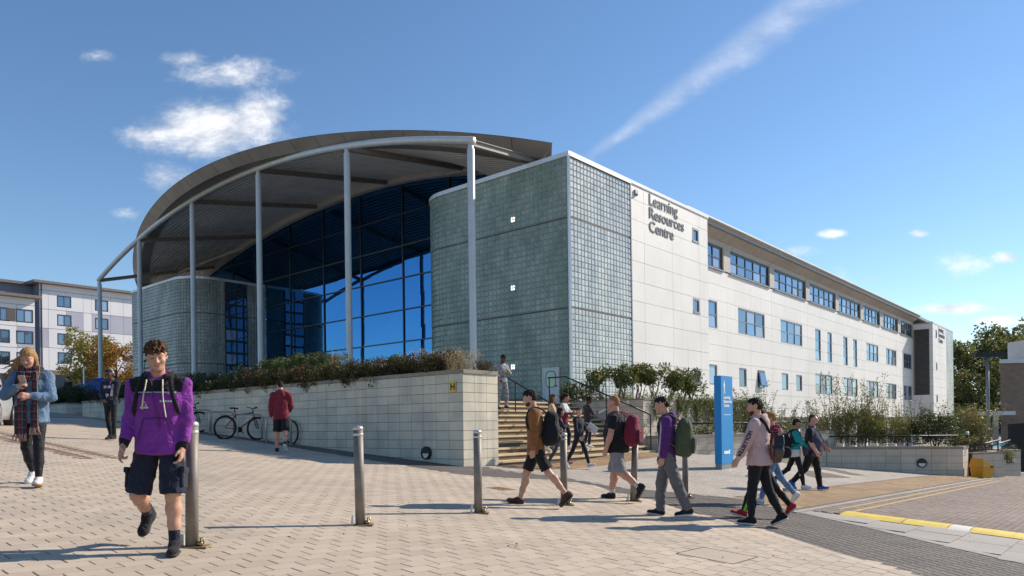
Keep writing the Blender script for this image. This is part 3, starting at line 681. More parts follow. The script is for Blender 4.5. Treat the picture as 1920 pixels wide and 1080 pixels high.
    for i in range(len(pl) - 1):
        (a, b), (c, d_) = pl[i], pl[i + 1]; bk.face([bl(a, b, .5), bl(c, d_, .5), bl(c, d_, TOP - .05), bl(a, b, TOP - .05)])
    bk.build('block_backing', M_GBW, LRC)
    cp = MB(); band(cp, TOP - .2, TOP, .09); cp.build('parapet_cap', M_ALU, LRC)
    for z in FB:
        fl = MB(); band(fl, z - .025, z + .035, .012); fl.build('floor_line', mat('floor_line', (.10, .085, .07), .7, var=.1), LRC)
    rf = MB(); rf.face([bl(s, t, TOP - .06) for s, t in pl] + [bl(6.6, 0 if not mirror else 47.3, TOP - .06)]); rf.build('tower_roof', M_ROOF, LRC)
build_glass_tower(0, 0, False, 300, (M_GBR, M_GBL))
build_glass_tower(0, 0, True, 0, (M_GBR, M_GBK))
def build_front():
    mb = MB(); mb.tube([bl(-.03, -.03, .5), bl(-.03, -.03, TOP - .1)], .075, 6); mb.build('corner_trim', M_ALU, LRC)
    mb = MB(); mb.box(5.12, 5.2, -.06, .1, .4, TOP - .1, bl); mb.build('edge_trim', M_WFG, LRC)
    # lamps shining behind the glass blocks
    lm = mat('lit_lamp', (1, 1, 1), .5, emit=((1, 1, .96), 3.0))
    for p, y in ((962.5, 412), (962.5, 540), (962.5, 688)):
        a = at(p, y, 1.0); u, v = a[0], a[2] - EYE; t = (u * C0[1] - C0[0]) / (DL[0] - DL[1] * u); z = v * (C0[1] + t * DL[1])
        mb = MB()
        for i, j in ((-1, -1), (1, -1), (1, 1), (-1, 1)):
            mb.face([bl(-.042, t + i * .02 + (max(i, 0) * .11 * math.cos(k) if 0 else i * .02) + i * .07 * math.cos(k), z + j * .03 + j * .08 * math.sin(k)) for k in (0, .4, .8, 1.2, math.pi / 2)] + [bl(-.042, t + i * .03, z + j * .03)])
        mb.build('interior_lamp', lm, LRC)
    # service door in the glass block wall
    d0, d1, z0, z1 = .60, 1.52, POD, 2.55
    mb = MB(); dw = mat('white_door', (.62, .66, .66), .4, var=.05)
    mb.box(-.10, -.035, d0, d1, z0, z1, bl); dr = mb.build('door', dw, LRC)
    mb = MB(); mb.box(-.13, -.10, d0, d0 + .07, z0, z1, bl); mb.box(-.13, -.10, d1 - .07, d1, z0, z1, bl); mb.box(-.13, -.10, d0 + .07, d1 - .07, z1 - .07, z1, bl); mb.build('frame', dw, dr)
    mb = MB(); c, w, zc, h = (d0 + d1) / 2, .27, z1 - .52, .36
    pts = [(w * (abs(math.cos(a)) ** .5) * np.sign(math.cos(a)), h * (abs(math.sin(a)) ** .5) * np.sign(math.sin(a))) for a in np.linspace(0, 2 * math.pi, 25)[:-1]]
    mb.face([bl(-.108, c + p[0], zc + p[1]) for p in pts]); mb.build('window', glassmat('door_glass', (.35, .45, .42), (.03, .06, .05), .15), dr)
    mb = MB(); mb.tube([bl(-.107, c + p[0], zc + p[1]) for p in pts + pts[:1]], .018, 6, cap=False); mb.build('gasket', M_WFR, dr)
    mb = MB(); mb.box(-.16, -.10, d0 + .1, d0 + .2, z0 + .95, z0 + 1.0, bl); mb.build('handle', M_WFR, dr)
    # curtain wall under the arch
    S = 6.7; tl = [23.65 + 4.65 * k for k in range(-5, 6)]; zl = [.75, 1.4, 3.6, 5.8, 8.0, 10.2, 12.4, 14.6, 16.8, 19]
    for i in range(len(tl) - 1):
        if tl[i + 1] < 6 or tl[i] > 41: vis = False
        for k in range(len(zl) - 1):
            a0, a1 = tl[i] + .04, tl[i + 1] - .04; b0, b1 = zl[k] + .04, zl[k + 1] - .04
            if (a1 < 9.5 or a0 > 38) and b1 < 11.8: continue
            A = [(a, zrb(a)) for a in np.linspace(a0, a1, 6)]
            if max(z for a, z in A) <= b0 + .05: continue
            top = [(a, min(z, b1)) for a, z in A]; top = [(a, max(z, b0)) for a, z in top]
            mb = MB(); e = RNG.uniform(-.012, .012, 3)
            mb.face([bl(S + e[0], a0, b0), bl(S + e[1], a1, b0)] + [bl(S + e[2], a, z) for a, z in reversed(top)]); mb.build('pane', M_CURT, LRC)
    fr = MB()
    for t in tl: fr.box(S - .08, S + .05, t - .04, t + .04, .7, zrb(t), bl)
    fr.build('mullion', M_WFR, LRC)
    fr = MB()
    for z in zl[1:-1]:
        ts = [t for t in np.linspace(0.4, 46.9, 180) if zrb(t) > z]
        if ts: fr.box(S - .07, S + .04, ts[0], ts[-1], z - .04, z + .04, bl)
    fr.build('transom', M_WFR, LRC)
    mb = MB(); mb.box(S + .3, S + .4, 0, 47.3, .6, 12, bl); mb.build('back_wall', M_DARK, LRC)
    # windows in the flank of the far tower
    for r in range(11):
        for c in range(2):
            s0 = 3.05 + .95 * c; z0 = 1.3 + r * .98
            mb = MB(); mb.box(s0, s0 + .95, 36.72, 36.78, z0 - .08, z0 + .9, bl); w = mb.build('window', M_WFR, LRC)
            mb = MB(); mb.face([bl(s0 + .07, 36.715 - .002 * c, z0 + .02), bl(s0 + .88, 36.715, z0 + .02), bl(s0 + .88, 36.715, z0 + .8), bl(s0 + .07, 36.715, z0 + .8)]); mb.build('pane', M_WIN, w)
    mb = MB(); mb.box(2.3, 6.6, 36.84, 36.9, .6, TOP - .1, bl); mb.build('tower_lining', M_DARK, LRC)
    # canopy: columns, edge beam, ribs, arch beam
    px_t = [2.62, 11.4, 20.0, 28.4, 36.9, 44.7]
    for t in px_t:
        z1 = zrf(t) - .1; mb = MB(); p = lambda z: bl(-3.5, t, z)
        mb.tube([p(.3), p(.75), p(z1 - .35), p(z1 - .25), p(z1 - .1)], [.17, .165, .165, .12, .12], 14); c = mb.build('column', M_COLM, LRC, True)
        mb = MB(); mb.tube([p(.74), p(.80)], .30, 14); mb.build('base_plate', M_COLM, c)
        # rib from the column back to the glass
        mb = MB(); n = 10
        for i in range(n):
            s0, s1 = -3.5 + 10.0 * i / n, -3.5 + 10.0 * (i + 1) / n; a0, a1 = zroof(s0, t) - .02, zroof(s1, t) - .02
            for (w0, w1, h0, h1) in ((-.10, .10, -.03, 0), (-.02, .02, -.25, -.03), (-.10, .10, -.28, -.25)):
                mb.hexa([bl(s0, t + w0, a0 + h0), bl(s1, t + w0, a1 + h0), bl(s1, t + w1, a1 + h0), bl(s0, t + w1, a0 + h0), bl(s0, t + w0, a0 + h1), bl(s1, t + w0, a1 + h1), bl(s1, t + w1, a1 + h1), bl(s0, t + w1, a0 + h1)])
        mb.build('canopy_rib', M_DKB, LRC)
    ts = np.linspace(2.45, 44.9, 50)
    mb = MB(); mb.tube([bl(-3.5, t, zrf(t) - .06) for t in ts], .17, 10); mb.build('edge_beam', M_COLM, LRC, True)
    ts = np.linspace(.6, 46.7, 60); mb = MB()
    for a, b in zip(ts[:-1], ts[1:]): mb.hexa([bl(6.2, a, zrb(a) - .42), bl(6.6, a, zrb(a) - .42), bl(6.6, b, zrb(b) - .42), bl(6.2, b, zrb(b) - .42), bl(6.2, a, zrb(a) - .05), bl(6.6, a, zrb(a) - .05), bl(6.6, b, zrb(b) - .05), bl(6.2, b, zrb(b) - .05)])
    mb.build('arch_beam', M_BEAM, LRC)
    for (sa, ta, sb, tb) in ((6.3, 39.6, .9, 48.0), (6.3, 14.5, .9, 1.5)):
        mb = MB(); pts = []
        for w in np.linspace(0, 1, 14):
            s, t = sa + (sb - sa) * w, ta + (tb - ta) * w; pts.append(bl(s, t, zroof(s, t) - .28))
        mb.tube(pts, .13, 8); mb.build('tie_beam', M_BEAM, LRC, True)
    # roof: corrugated soffit, top sheet, fascia in pieces
    tt = np.linspace(1.3, 48.0, 74); V = []; Fq = []
    pitch = .36; prof = [(0, 0), (.40, 0), (.52, .085), (.88, .085)]
    ss = [-5 + pitch * (k + f) for k in range(56) for f, _ in prof]; hh = [d for k in range(56) for _, d in prof]
    grid = {}
    for j, t in enumerate(tt):
        f0 = sF(t) + 1.35
        for i, s in enumerate(ss):
            s_ = max(s, f0); V.append(rl(s_, t, zroof(s_, t) + .05 + hh[i]))
    n = len(ss)
    for j in range(len(tt) - 1):
        for i in range(n - 1):
            if ss[i + 1] > min(sF(tt[j]), sF(tt[j + 1])) + 1.3: Fq.append((j * n + i, j * n + i + 1, (j + 1) * n + i + 1, (j + 1) * n + i))
    link('soffit', npmesh('soffit', V, Fq, M_SOFF), LRC)
    rs = MB(); t2 = np.linspace(1.3, 48.0, 48)
    for a, b in zip(t2[:-1], t2[1:]):
        for k in range(8):
            w0, w1 = k / 8, (k + 1) / 8; sa0, sa1 = sF(a) + (7.6 - sF(a)) * w0, sF(a) + (7.6 - sF(a)) * w1; sb0, sb1 = sF(b) + (7.6 - sF(b)) * w0, sF(b) + (7.6 - sF(b)) * w1
            zt = lambda s, t: zroof(min(s, 7.5), t) + .72
            rs.face([rl(sa0, a, zt(sa0, a)), rl(sa1, a, zt(sa1, a)), rl(sb1, b, zt(sb1, b)), rl(sb0, b, zt(sb0, b))])
    rs.build('roof', M_ROOF, LRC, True)
    cell_t = np.linspace(1.3, 48.0, 27)
    for a, b in zip(cell_t[:-1], cell_t[1:]):
        for nm, (o0, h0), (o1, h1), m in (('fascia_panel', (0, .74), (.55, .12), M_FASC), ('soffit_edge', (.552, .115), (1.36, .05), M_DKB)):
            mb = MB(); sub = np.linspace(a + .012, b - .012, 4)
            for u, v in zip(sub[:-1], sub[1:]): mb.face([rl(sF(u) + o0, u, zroof(sF(u) + o0, u) + h0), rl(sF(v) + o0, v, zroof(sF(v) + o0, v) + h0), rl(sF(v) + o1, v, zroof(sF(v) + o1, v) + h1), rl(sF(u) + o1, u, zroof(sF(u) + o1, u) + h1)])
            mb.build(nm, m, LRC)
    for t, sg in ((1.3, -1), (48.0, 1)):
        mb = MB()
        for k in range(7):
            s0, s1 = sF(t) + (7.6 - sF(t)) * k / 7, sF(t) + (7.6 - sF(t)) * (k + 1) / 7; f = lambda s, h: zroof(min(s, 7.5), t) + h
            mb.face([rl(s0, t, f(s0, .74)), rl(s1, t, f(s1, .74)), rl(s1, t - sg * .5, f(s1, .0)), rl(s0, t - sg * .5, f(s0, .0))])
        mb.build('side_fascia', M_FASC, LRC)
build_front()
def window_part(s0, s1, z0, z1, nx, nz, t, frame, pane_m, name='window', fw=.06, depth=.10, blind=False, parent=None, fn=bl, bw=.045):
    mb = MB(); q = lambda a, b, c0, c1, d0=-.03, d1=.06: mb.box(a, b, t + d0, t + d1, c0, c1, fn)
    q(s0, s1, z0, z0 + fw, -.05); q(s0, s1, z1 - fw, z1); q(s0, s0 + fw, z0 + fw, z1 - fw); q(s1 - fw, s1, z0 + fw, z1 - fw)
    xs = np.linspace(s0 + fw / 2, s1 - fw / 2, nx + 1); zs = np.linspace(z0 + fw / 2, z1 - fw / 2, nz + 1)
    for x in xs[1:-1]: q(x - bw / 2, x + bw / 2, z0 + fw, z1 - fw, -.025)
    for z in zs[1:-1]:
        for i in range(nx): q(xs[i] + (fw / 2 if i == 0 else bw / 2), xs[i + 1] - (fw / 2 if i == nx - 1 else bw / 2), z - bw / 2, z + bw / 2, -.02)
    w = mb.build(name, frame, parent or LRC)
    for i in range(nx):
        for k in range(nz):
            e = RNG.uniform(-.012, .012, 4); m = MB()
            m.face([fn(xs[i], t + .025 + e[0], zs[k]), fn(xs[i + 1], t + .025 + e[1], zs[k]), fn(xs[i + 1], t + .025 + e[2], zs[k + 1]), fn(xs[i], t + .025 + e[0] + e[2] - e[1], zs[k + 1])]); m.build('pane', pane_m, w)
    if blind:
        m = MB(); cx = (s0 + s1) / 2
        for k in range(5): m.box(cx - (s1 - s0) * .13 + k * (s1 - s0) * .05, cx - (s1 - s0) * .13 + (k + .8) * (s1 - s0) * .05, t + .012, t + .02, z0 + fw, z1 - fw, fn)
        m.build('curtain', M_BLIND, w)
    return w
def build_long_side():
    ROW = [12.1, 11.22, 10.2, 9.17, 8.14, 7.12, 6.13, 5.13, 4.05, 3.03, 2.0, 1.0, .3]
    def panels(cols, rows, t, holes):
        for x0, x1 in zip(cols[:-1], cols[1:]):
            for z1, z0 in zip(rows[:-1], rows[1:]):
                rc = rect_sub((x0 + .008, x1 - .008, z0 + .008, z1 - .008), holes)
                if not rc: continue
                e = RNG.uniform(0, .004)
                for part in ([[r] for r in rc] if len(rc) == 2 else [rc]):
                    mb = MB()
                    for r in part: mb.box(r[0], r[1], t - .035 - e, t + .02, r[2], r[3], bl)
                    mb.build('cladding_panel', M_PANEL, LRC)
    # near tower, white part
    w3 = [(11.75, 12.55, 10.24, 11.07), (11.75, 12.55, 6.19, 7.07), (11.75, 12.55, 2.13, 3.07)]
    panels([5.2, 6.43, 9.4, 12.66, 13.69], ROW, 0, w3)
    for (a, b, c, d) in w3: window_part(a, b, c, d, 1, 1, -.02, M_WFG, M_WIN, fw=.12)
    bk = MB(); bk.box(5.2, 13.65, .03, .2, .2, 12.0, bl); bk.box(13.5, 13.65, .2, 2.3, .2, 12.0, bl); bk.build('tower_backing', M_GAP, LRC)
    for z1, z0 in zip(ROW[:-1], ROW[1:]):
        mb = MB(); mb.box(13.65, 13.69, -.03, 2.15, z0 + .008, z1 - .008, bl); mb.build('cladding_panel', M_PANEL, LRC)
    mb = MB(); mb.box(5.14, 13.75, -.09, .1, TOP - .14, TOP + .02, bl); mb.box(0, 5.14, -.092, .1, TOP - .20, TOP + .02, bl); mb.build('parapet_trim', mat('white_trim', (.8, .8, .79), .4, var=.02), LRC)
    # dome camera under the parapet
    mb = MB(); mb.box(5.5, 5.75, -.12, -.04, 11.5, 11.7, bl); mb.lathe([(.09, 0), (.085, -.06), (.05, -.10), (0.01, -.11)], 10, bl(5.62, -.10, 11.5)); mb.build('security_camera', M_WFG, LRC)
    # main facade, set back under the eaves
    T = 2.2; holes = []; wins = []
    ZR0, ZR1 = 10.25, 11.8
    bays = [(13.7, 20.55)] + [(21.62 + 8.02 * k, 28.72 + 8.02 * k) for k in range(4)] + [(53.75, 60.15), (61.25, 68.05), (69.35, 75.3)]
    for a, b in bays: wins.append((a, b, ZR0, ZR1, 5, 2, M_WFR, 'r'))
    for a, b, nx in ((18.2, 19.6, 1), (22.95, 27.75, 3), (31.0, 35.85, 3), (54.95, 59.5, 3), (62.8, 67.35, 3), (70.95, 75.0, 3)): wins.append((a, b, 6.22, 8.05, nx, 2, M_WFG, 'm'))
    for a, b in ((39.1, 40.55), (42.4, 43.65), (47.1, 48.45), (50.3, 51.6)): wins.append((a, b, 5.28, 8.05, 1, 3, M_WFG, 's'))
    for a, b in ((18.15, 19.5), (23.0, 24.3), (26.25, 27.65), (31.1, 32.5), (34.3, 35.7)): wins.append((a, b, 2.46, 3.8, 1, 1, M_WFG, 'b'))
    for a, b in ((39.0, 43.65), (47.05, 51.6), (54.85, 59.35), (62.7, 67.2), (70.8, 74.9)): wins.append((a, b, 2.33, 4.12, 3, 2, M_WFG, 'c'))
    holes = [w[:4] for w in wins if w[7] != 'r']
    cols = [13.7] + [21.15 + 4.01 * k - 4.01 for k in range(15)] + [75.84]
    cols = sorted(set(c for c in cols if 13.7 <= c <= 75.84))
    panels(cols, [10.2, 9.17, 8.14, 7.12, 6.13, 5.13, 4.05, 3.03, 2.0, 1.0, .3], T, holes)
    bk = MB(); bk.box(13.7, 75.84, T + .10, T + .3, .3, 12.6, bl); bk.build('facade_backing', M_GAP, LRC)
    sb = MB()
    for a, b in bays: sb.box(a - .05, b + .05, T - .16, T - .04, 10.16, 10.235, bl)
    sb.build('sill', M_WFG, LRC)
    for i, w in enumerate(wins):
        o = window_part(w[0], w[1], w[2], w[3], w[4], w[5], T + (.02 if w[7] != 'r' else .04), w[6], M_WIN, blind=w[7] == 'c', fw=.09 if w[7] != 'r' else .12, bw=.06)
        if w[7] == 'b' and abs(w[0] - 26.25) < .1:          # one casement stands open
            mb = MB(); a, b, z0, z1 = w[0] + .1, w[1] - .1, w[2] + .12, w[3] - .1
            mb.hexa([bl(a, T - .30, z0), bl(b, T - .30, z0), bl(b, T - .24, z0), bl(a, T - .24, z0), bl(a, T - .08, z1), bl(b, T - .08, z1), bl(b, T - .02, z1), bl(a, T - .02, z1)]); s = mb.build('open_sash', M_WFR, LRC)
            mb = MB(); mb.face([bl(a + .1, T - .305 + .02, z0 + .1), bl(b - .1, T - .305 + .02, z0 + .1), bl(b - .1, T - .125, z1 - .1), bl(a + .1, T - .125, z1 - .1)]); mb.build('pane', M_WIN, s)
    pm = mat('shaded_pilaster', (.50, .46, .40), .7, var=.08)  # shade below the eaves is put into this greyer colour
    edges = [13.7] + [x for a, b in bays for x in (a, b)] + [75.84]
    for k in range(0, len(edges), 2):
        a, b = edges[k], edges[k + 1]
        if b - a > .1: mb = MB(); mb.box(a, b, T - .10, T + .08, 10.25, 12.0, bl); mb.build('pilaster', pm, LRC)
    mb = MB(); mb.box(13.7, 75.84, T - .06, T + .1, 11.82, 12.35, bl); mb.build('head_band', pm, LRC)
    # sloping eaves: bronze underside in pieces, thin white edge
    e0 = (1.25, 12.93); e1 = (2.15, 12.15); n = 16; xs = np.linspace(13.7, 75.84, n + 1)
    for a, b in zip(xs[:-1], xs[1:]):
        mb = MB(); mb.hexa([bl(a + .01, e0[0], e0[1] - .02), bl(b - .01, e0[0], e0[1] - .02), bl(b - .01, e1[0], e1[1]), bl(a + .01, e1[0], e1[1]), bl(a + .01, e0[0] + .02, e0[1]), bl(b - .01, e0[0] + .02, e0[1]), bl(b - .01, e1[0] + .3, e0[1] - .1), bl(a + .01, e1[0] + .3, e0[1] - .1)]); mb.build('eaves_panel', M_FASC, LRC)
    mb = MB(); mb.box(13.6, 75.9, e0[0] - .06, e0[0] + .03, e0[1] - .03, e0[1] + .06, bl); mb.build('eaves_trim', MATS['white_trim'], LRC)
    rf = MB(); rf.box(13.6, 88, 1.4, 46, 12.6, 12.92, bl); rf.box(7.3, 13.6, .1, 46, 11.7, 12.0, bl); rf.build('flat_roof', M_ROOF, LRC)
    # end tower
    S0, S1, S2 = 75.84, 84.1, 88.85
    panels([S0, 77.2, 80.6, S1], ROW, 0, [(77.5, 78.3, 10.24, 11.2), (77.5, 78.3, 6.19, 7.1), (77.5, 78.3, 2.13, 3.07)])
    for z in (10.24, 6.19, 2.13): window_part(77.5, 78.3, z, z + .9, 1, 1, -.02, M_WFG, M_WIN, fw=.1)
    for z1, z0 in zip(ROW[:-1], ROW[1:]):
        for a, b in ((-.03, .35), (.36, 2.18)):
            if a > 0 and z0 > 3.0 and z1 < 11.5: continue
            if a > 0 and z1 >= 11.5: continue
            mb = MB(); mb.box(S0 - .035, S0 + .02, a, b, z0 + .008, z1 - .008, bl); mb.build('cladding_panel', M_PANEL, LRC)
    lv = MB()
    for k in range(58): lv.box(S0 - .03, S0 + .03, .38, 2.0, 2.98 + k * .143, 2.98 + k * .143 + .11, bl)
    lv.build('louvre_panel', M_LOUV, LRC)
    mb = MB(); mb.box(S0 - .035, S0 + .03, .36, 2.18, 11.23, TOP - .21, bl); mb.build('cladding_panel', M_PANEL, LRC)
    bk = MB(); bk.box(S0 + .03, S2 - .1, .05, 2.6, .2, TOP - .05, bl); bk.build('tower_backing', M_GAP, LRC)
    gb = MB(); h = GP
    for i in range(17):
        for k in range(43): gb.piece = random.random(); z = .5 + k * GP; gb.box(S1 + .1 + i * GP + .012, S1 + .1 + (i + 1) * GP - .012, -.03, .05, z + .012, z + GP - .012, bl)
    gb.build('glass_block_field', M_GBR, LRC)['kind'] = 'stuff'
    mb = MB(); mb.box(S0, S2, -.08, .08, TOP - .2, TOP, bl); mb.box(S2 - .1, S2, -.05, 3, .3, TOP, bl); mb.build('parapet_cap', M_ALU, LRC)
    # dark undercroft under the white wall
    uc = MB(); uc.box(5.2, 88, 3.6, 3.9, -4.5, .3, bl); uc.build('undercroft_wall', mat('undercroft', (.42, .39, .34), .8, var=.1, streak=.2), LRC)
    for k in range(16): cb = MB(); s = 15.0 + 4.01 * k; cb.box(s, s + .55, 2.3, 2.9, -4.5, .28, bl); cb.build('undercroft_pillar', M_PANEL, LRC)
    for k in range(14): dk = MB(); s = 16 + 4.4 * k; dk.box(s, s + 2.2, 3.55, 3.6, -3, .05, bl); dk.build('undercroft_window', M_WIN, LRC)
    sf = MB(); sf.box(5.2, 88, 2.2, 3.7, .22, .295, bl); sf.build('undercroft_soffit', M_GAP, LRC)
    body = MB(); body.box(14, 88, 4, 46, .3, 12.6, bl); body.build('building_core', M_DARK, LRC)
    # lettering on both towers
    def words(s0, size, zs, off):
        for w, z in zip(('Learning', 'Resources', 'Centre'), zs):
            o = link('lettering', text_obj(w, size, M_LETT, .012, off, space=.95), LRC)
            q = bl(s0, -.06, z); o.location = q; o.rotation_euler = (R(90), 0, YAW); o.scale = (1.17, 1, 1)
    words(6.9, .82, (11.3, 10.6, 9.9), .006)
    words(79.2, .82, (11.2, 10.5, 9.8), .014)
build_long_side()
# ---------------------------------------------------------------- vegetation
def leaf_quads(P, size, flat=.0, asp=.45, up=None):
    """one pointed leaf per point"""
    n = len(P); size = np.broadcast_to(size, (n,)); d = RNG.normal(size=(n, 3)); d[:, 2] *= (1 - flat)
    if up is not None: d[:, 2] = np.abs(d[:, 2]) * .4 + up
    d /= np.linalg.norm(d, axis=1)[:, None]; r = RNG.normal(size=(n, 3)); w = np.cross(d, r); w /= np.linalg.norm(w, axis=1)[:, None]
    L = (size * RNG.uniform(.6, 1.25, n))[:, None]; h = L * asp * .5
    V = np.stack([P, P + d * L * .5 + w * h, P + d * L, P + d * L * .5 - w * h], 1); return V.reshape(-1, 3), np.arange(4 * n).reshape(-1, 4)
def leaf_obj(name, P, size, m, parent, flat=0., asp=.45, up=None, local=False):
    V, Fq = leaf_quads(P, size, flat, asp, up); return link(name, npmesh(name, V, Fq, m, pc=RNG.random(len(P))), parent, local)
def clumps(n, centers, rad):
    k = RNG.integers(0, len(centers), n); q = RNG.normal(size=(n, 3)); q /= np.linalg.norm(q, axis=1)[:, None]
    r = np.broadcast_to(rad, (len(centers),))[k] * RNG.uniform(.35, 1, n) ** .5; return np.asarray(centers)[k] + q * r[:, None]
M_LG = leafmat('green_leaf', (.055, .09, .02), (.10, .135, .032), (.15, .15, .035))
M_LDK = leafmat('dark_leaf', (.022, .040, .013), (.045, .065, .02), (.06, .05, .02))
M_LRU = leafmat('rust_leaf', (.13, .05, .022), (.075, .06, .022), (.17, .085, .03))
M_LOL = leafmat('olive_leaf', (.15, .16, .045), (.23, .22, .07), (.30, .26, .08), .3)
M_LYE = leafmat('yellow_leaf', (.30, .25, .05), (.22, .21, .05), (.36, .25, .06))
M_LOR = leafmat('orange_leaf', (.42, .15, .03), (.30, .18, .03), (.42, .08, .03), .35)
M_LYG = leafmat('turning_leaf', (.34, .29, .05), (.22, .22, .04), (.42, .28, .05), .35)
M_STRAW = leafmat('straw', (.42, .32, .17), (.52, .41, .24), (.30, .21, .1), .15)
M_LWD = leafmat('wood_leaf', (.11, .13, .035), (.17, .175, .045), (.22, .19, .055), .4)
M_BARK = mat('bark', (.12, .09, .065), .9, var=.2, vs=8, bump=.6, bs=40)
M_STEM = mat('pale_stem', (.26, .20, .13), .8, var=.15, vs=10)
def hedge(name, label, boxes, n, size, mats, share, lump=.2):
    """boxes in the planter frame: (s0,s1,t0,t1,z0,z1)"""
    b0 = boxes[0]; root = empty(name, wl((b0[0] + b0[1]) / 2, (b0[2] + b0[3]) / 2, b0[4]), label, 'hedge'); cs = []; vol = []
    for b in boxes: vol.append((b[1] - b[0]) * (b[3] - b[2]) * (b[5] - b[4]))
    vol = np.array(vol) / sum(vol)
    for b, v in zip(boxes, vol):
        for _ in range(max(4, int(420 * v))):
            s, t, z = RNG.uniform(b[0], b[1]), RNG.uniform(b[2], b[3]), RNG.uniform(b[4], b[5]); cs.append(wl(s, t, z))
    cs = np.array(cs)
    for m, f in zip(mats, share):
        sub = cs[RNG.random(len(cs)) < max(f * 1.6, .35)]
        leaf_obj('foliage', clumps(int(n * f), sub, lump * RNG.uniform(.7, 1.3, len(sub))), size, m, root)
    mb = MB()
    for c in cs[::5]: mb.tube([c - np.array([RNG.uniform(-.05, .05), RNG.uniform(-.05, .05), .12]), c + np.array([0, 0, .1])], .008, 4)
    mb.build('stems', M_BARK, root)['kind'] = 'stuff'
    return root
hedge('dark_hedge', 'long dark trailing hedge on top of the planter wall above the bicycles', [(.0, 1.0, 9.5, 24, 1.35, 1.72), (-.10, .15, 10, 23, 1.2, 1.5), (.5, 1.8, 10, 24, 1.5, 2.0)], 42000, .085, [M_LDK, M_LRU], [.82, .18], .2)
hedge('rust_hedge', 'rust and brown low hedge spilling over the planter wall beside the steps corner', [(.0, 1.0, .9, 9.8, 1.33, 1.72), (-.10, .1, 3.0, 9.8, 1.2, 1.5)], 60000, .06, [M_LRU, M_LDK, M_LG], [.55, .22, .23], .16)
hedge('clipped_hedge', 'clipped dense green box hedge standing above the rust hedge', [(.75, 1.7, 6.6, 10.2, 1.4, 2.2)], 42000, .06, [M_LG, M_LDK], [.75, .25], .16)
hedge('low_dark_hedge', 'dark shaded hedge above the low wall behind the woman in the scarf', [(.3, 1.4, 26.5, 36, 1.4, 2.0)], 20000, .10, [M_LDK], [1.0], .28)
def plume_grass(label, s, t, z, h, n, spread):
    r = empty('plume_grass', wl(s, t, z), label, 'grass clump'); c = np.array(wl(s, t, z)); V = []; Fq = []
    tips = []
    for i in range(n):
        a = RNG.uniform(0, 6.283); o = c + np.array([math.cos(a), math.sin(a), 0]) * RNG.uniform(0, spread * .4); l = RNG.normal(0, .28, 2); hh = h * RNG.uniform(.55, 1.1); w = np.array([math.cos(a + 1.5), math.sin(a + 1.5), 0]) * .004; k = len(V)
        for f in (0, .5, 1.0):
            p = o + np.array([l[0] * hh * f * f, l[1] * hh * f * f, hh * f]); V += [p - w * (1.2 - f), p + w * (1.2 - f)]
        Fq += [(k, k + 1, k + 3, k + 2), (k + 2, k + 3, k + 5, k + 4)]; tips.append(V[-1])
    link('blades', npmesh('blades', V, Fq, M_STRAW, pc=RNG.random(len(Fq))), r)['kind'] = 'stuff'
    T = np.array(tips)[::2]; leaf_obj('plumes', np.repeat(T, 16, 0) + RNG.normal(0, .03, (len(T) * 16, 3)) * np.array([1, 1, 2.2]), .035, M_STRAW, r, up=.8)['kind'] = 'stuff'
plume_grass('dry feathery grass clump by the front corner of the planter wall', .75, .85, 1.25, .50, 320, 1.2)
plume_grass('second dry grass clump left of the pale column foot, thinner', .9, 2.3, 1.25, .62, 160, .8)
plume_grass('few tall dry grass stalks beside the clipped green hedge', .9, 6.2, 1.3, .85, 40, .5)
def bush(name, label, c, rx, ry, rz, n, size, mats, stems=6, cat='shrub', lump=.3, ncl=40, asp=.45, stemcol=None, up=None):
    c = np.asarray(c, float); r = empty(name, tuple(c), label, cat); q = RNG.normal(size=(ncl, 3)); q /= np.linalg.norm(q, axis=1)[:, None]; q *= RNG.uniform(.3, 1, (ncl, 1)) ** .6
    ce = c + np.array([0, 0, rz]) + q * np.array([rx, ry, rz * .9]); mb = MB()
    for k in range(stems):
        e = ce[RNG.integers(0, ncl)]; m_ = (c + e) / 2 + RNG.normal(0, .06, 3); mb.tube([c + np.array([RNG.uniform(-.15, .15), RNG.uniform(-.1, .1), -.05]), m_, e], [.02, .014, .006], 5)
    mb.build('stem', stemcol or M_BARK, r)
    k = len(mats)
    for m in mats: leaf_obj('foliage', clumps(n // k, ce[RNG.random(ncl) < .75], lump), size, m, r, asp=asp, up=up)
    return r
P = wallpt
bush('rust_shrub', 'small round rust red shrub at the step end of the planter wall', wl(.95, .2, 1.2), .26, .26, .2, 1500, .04, [M_LRU], lump=.12)
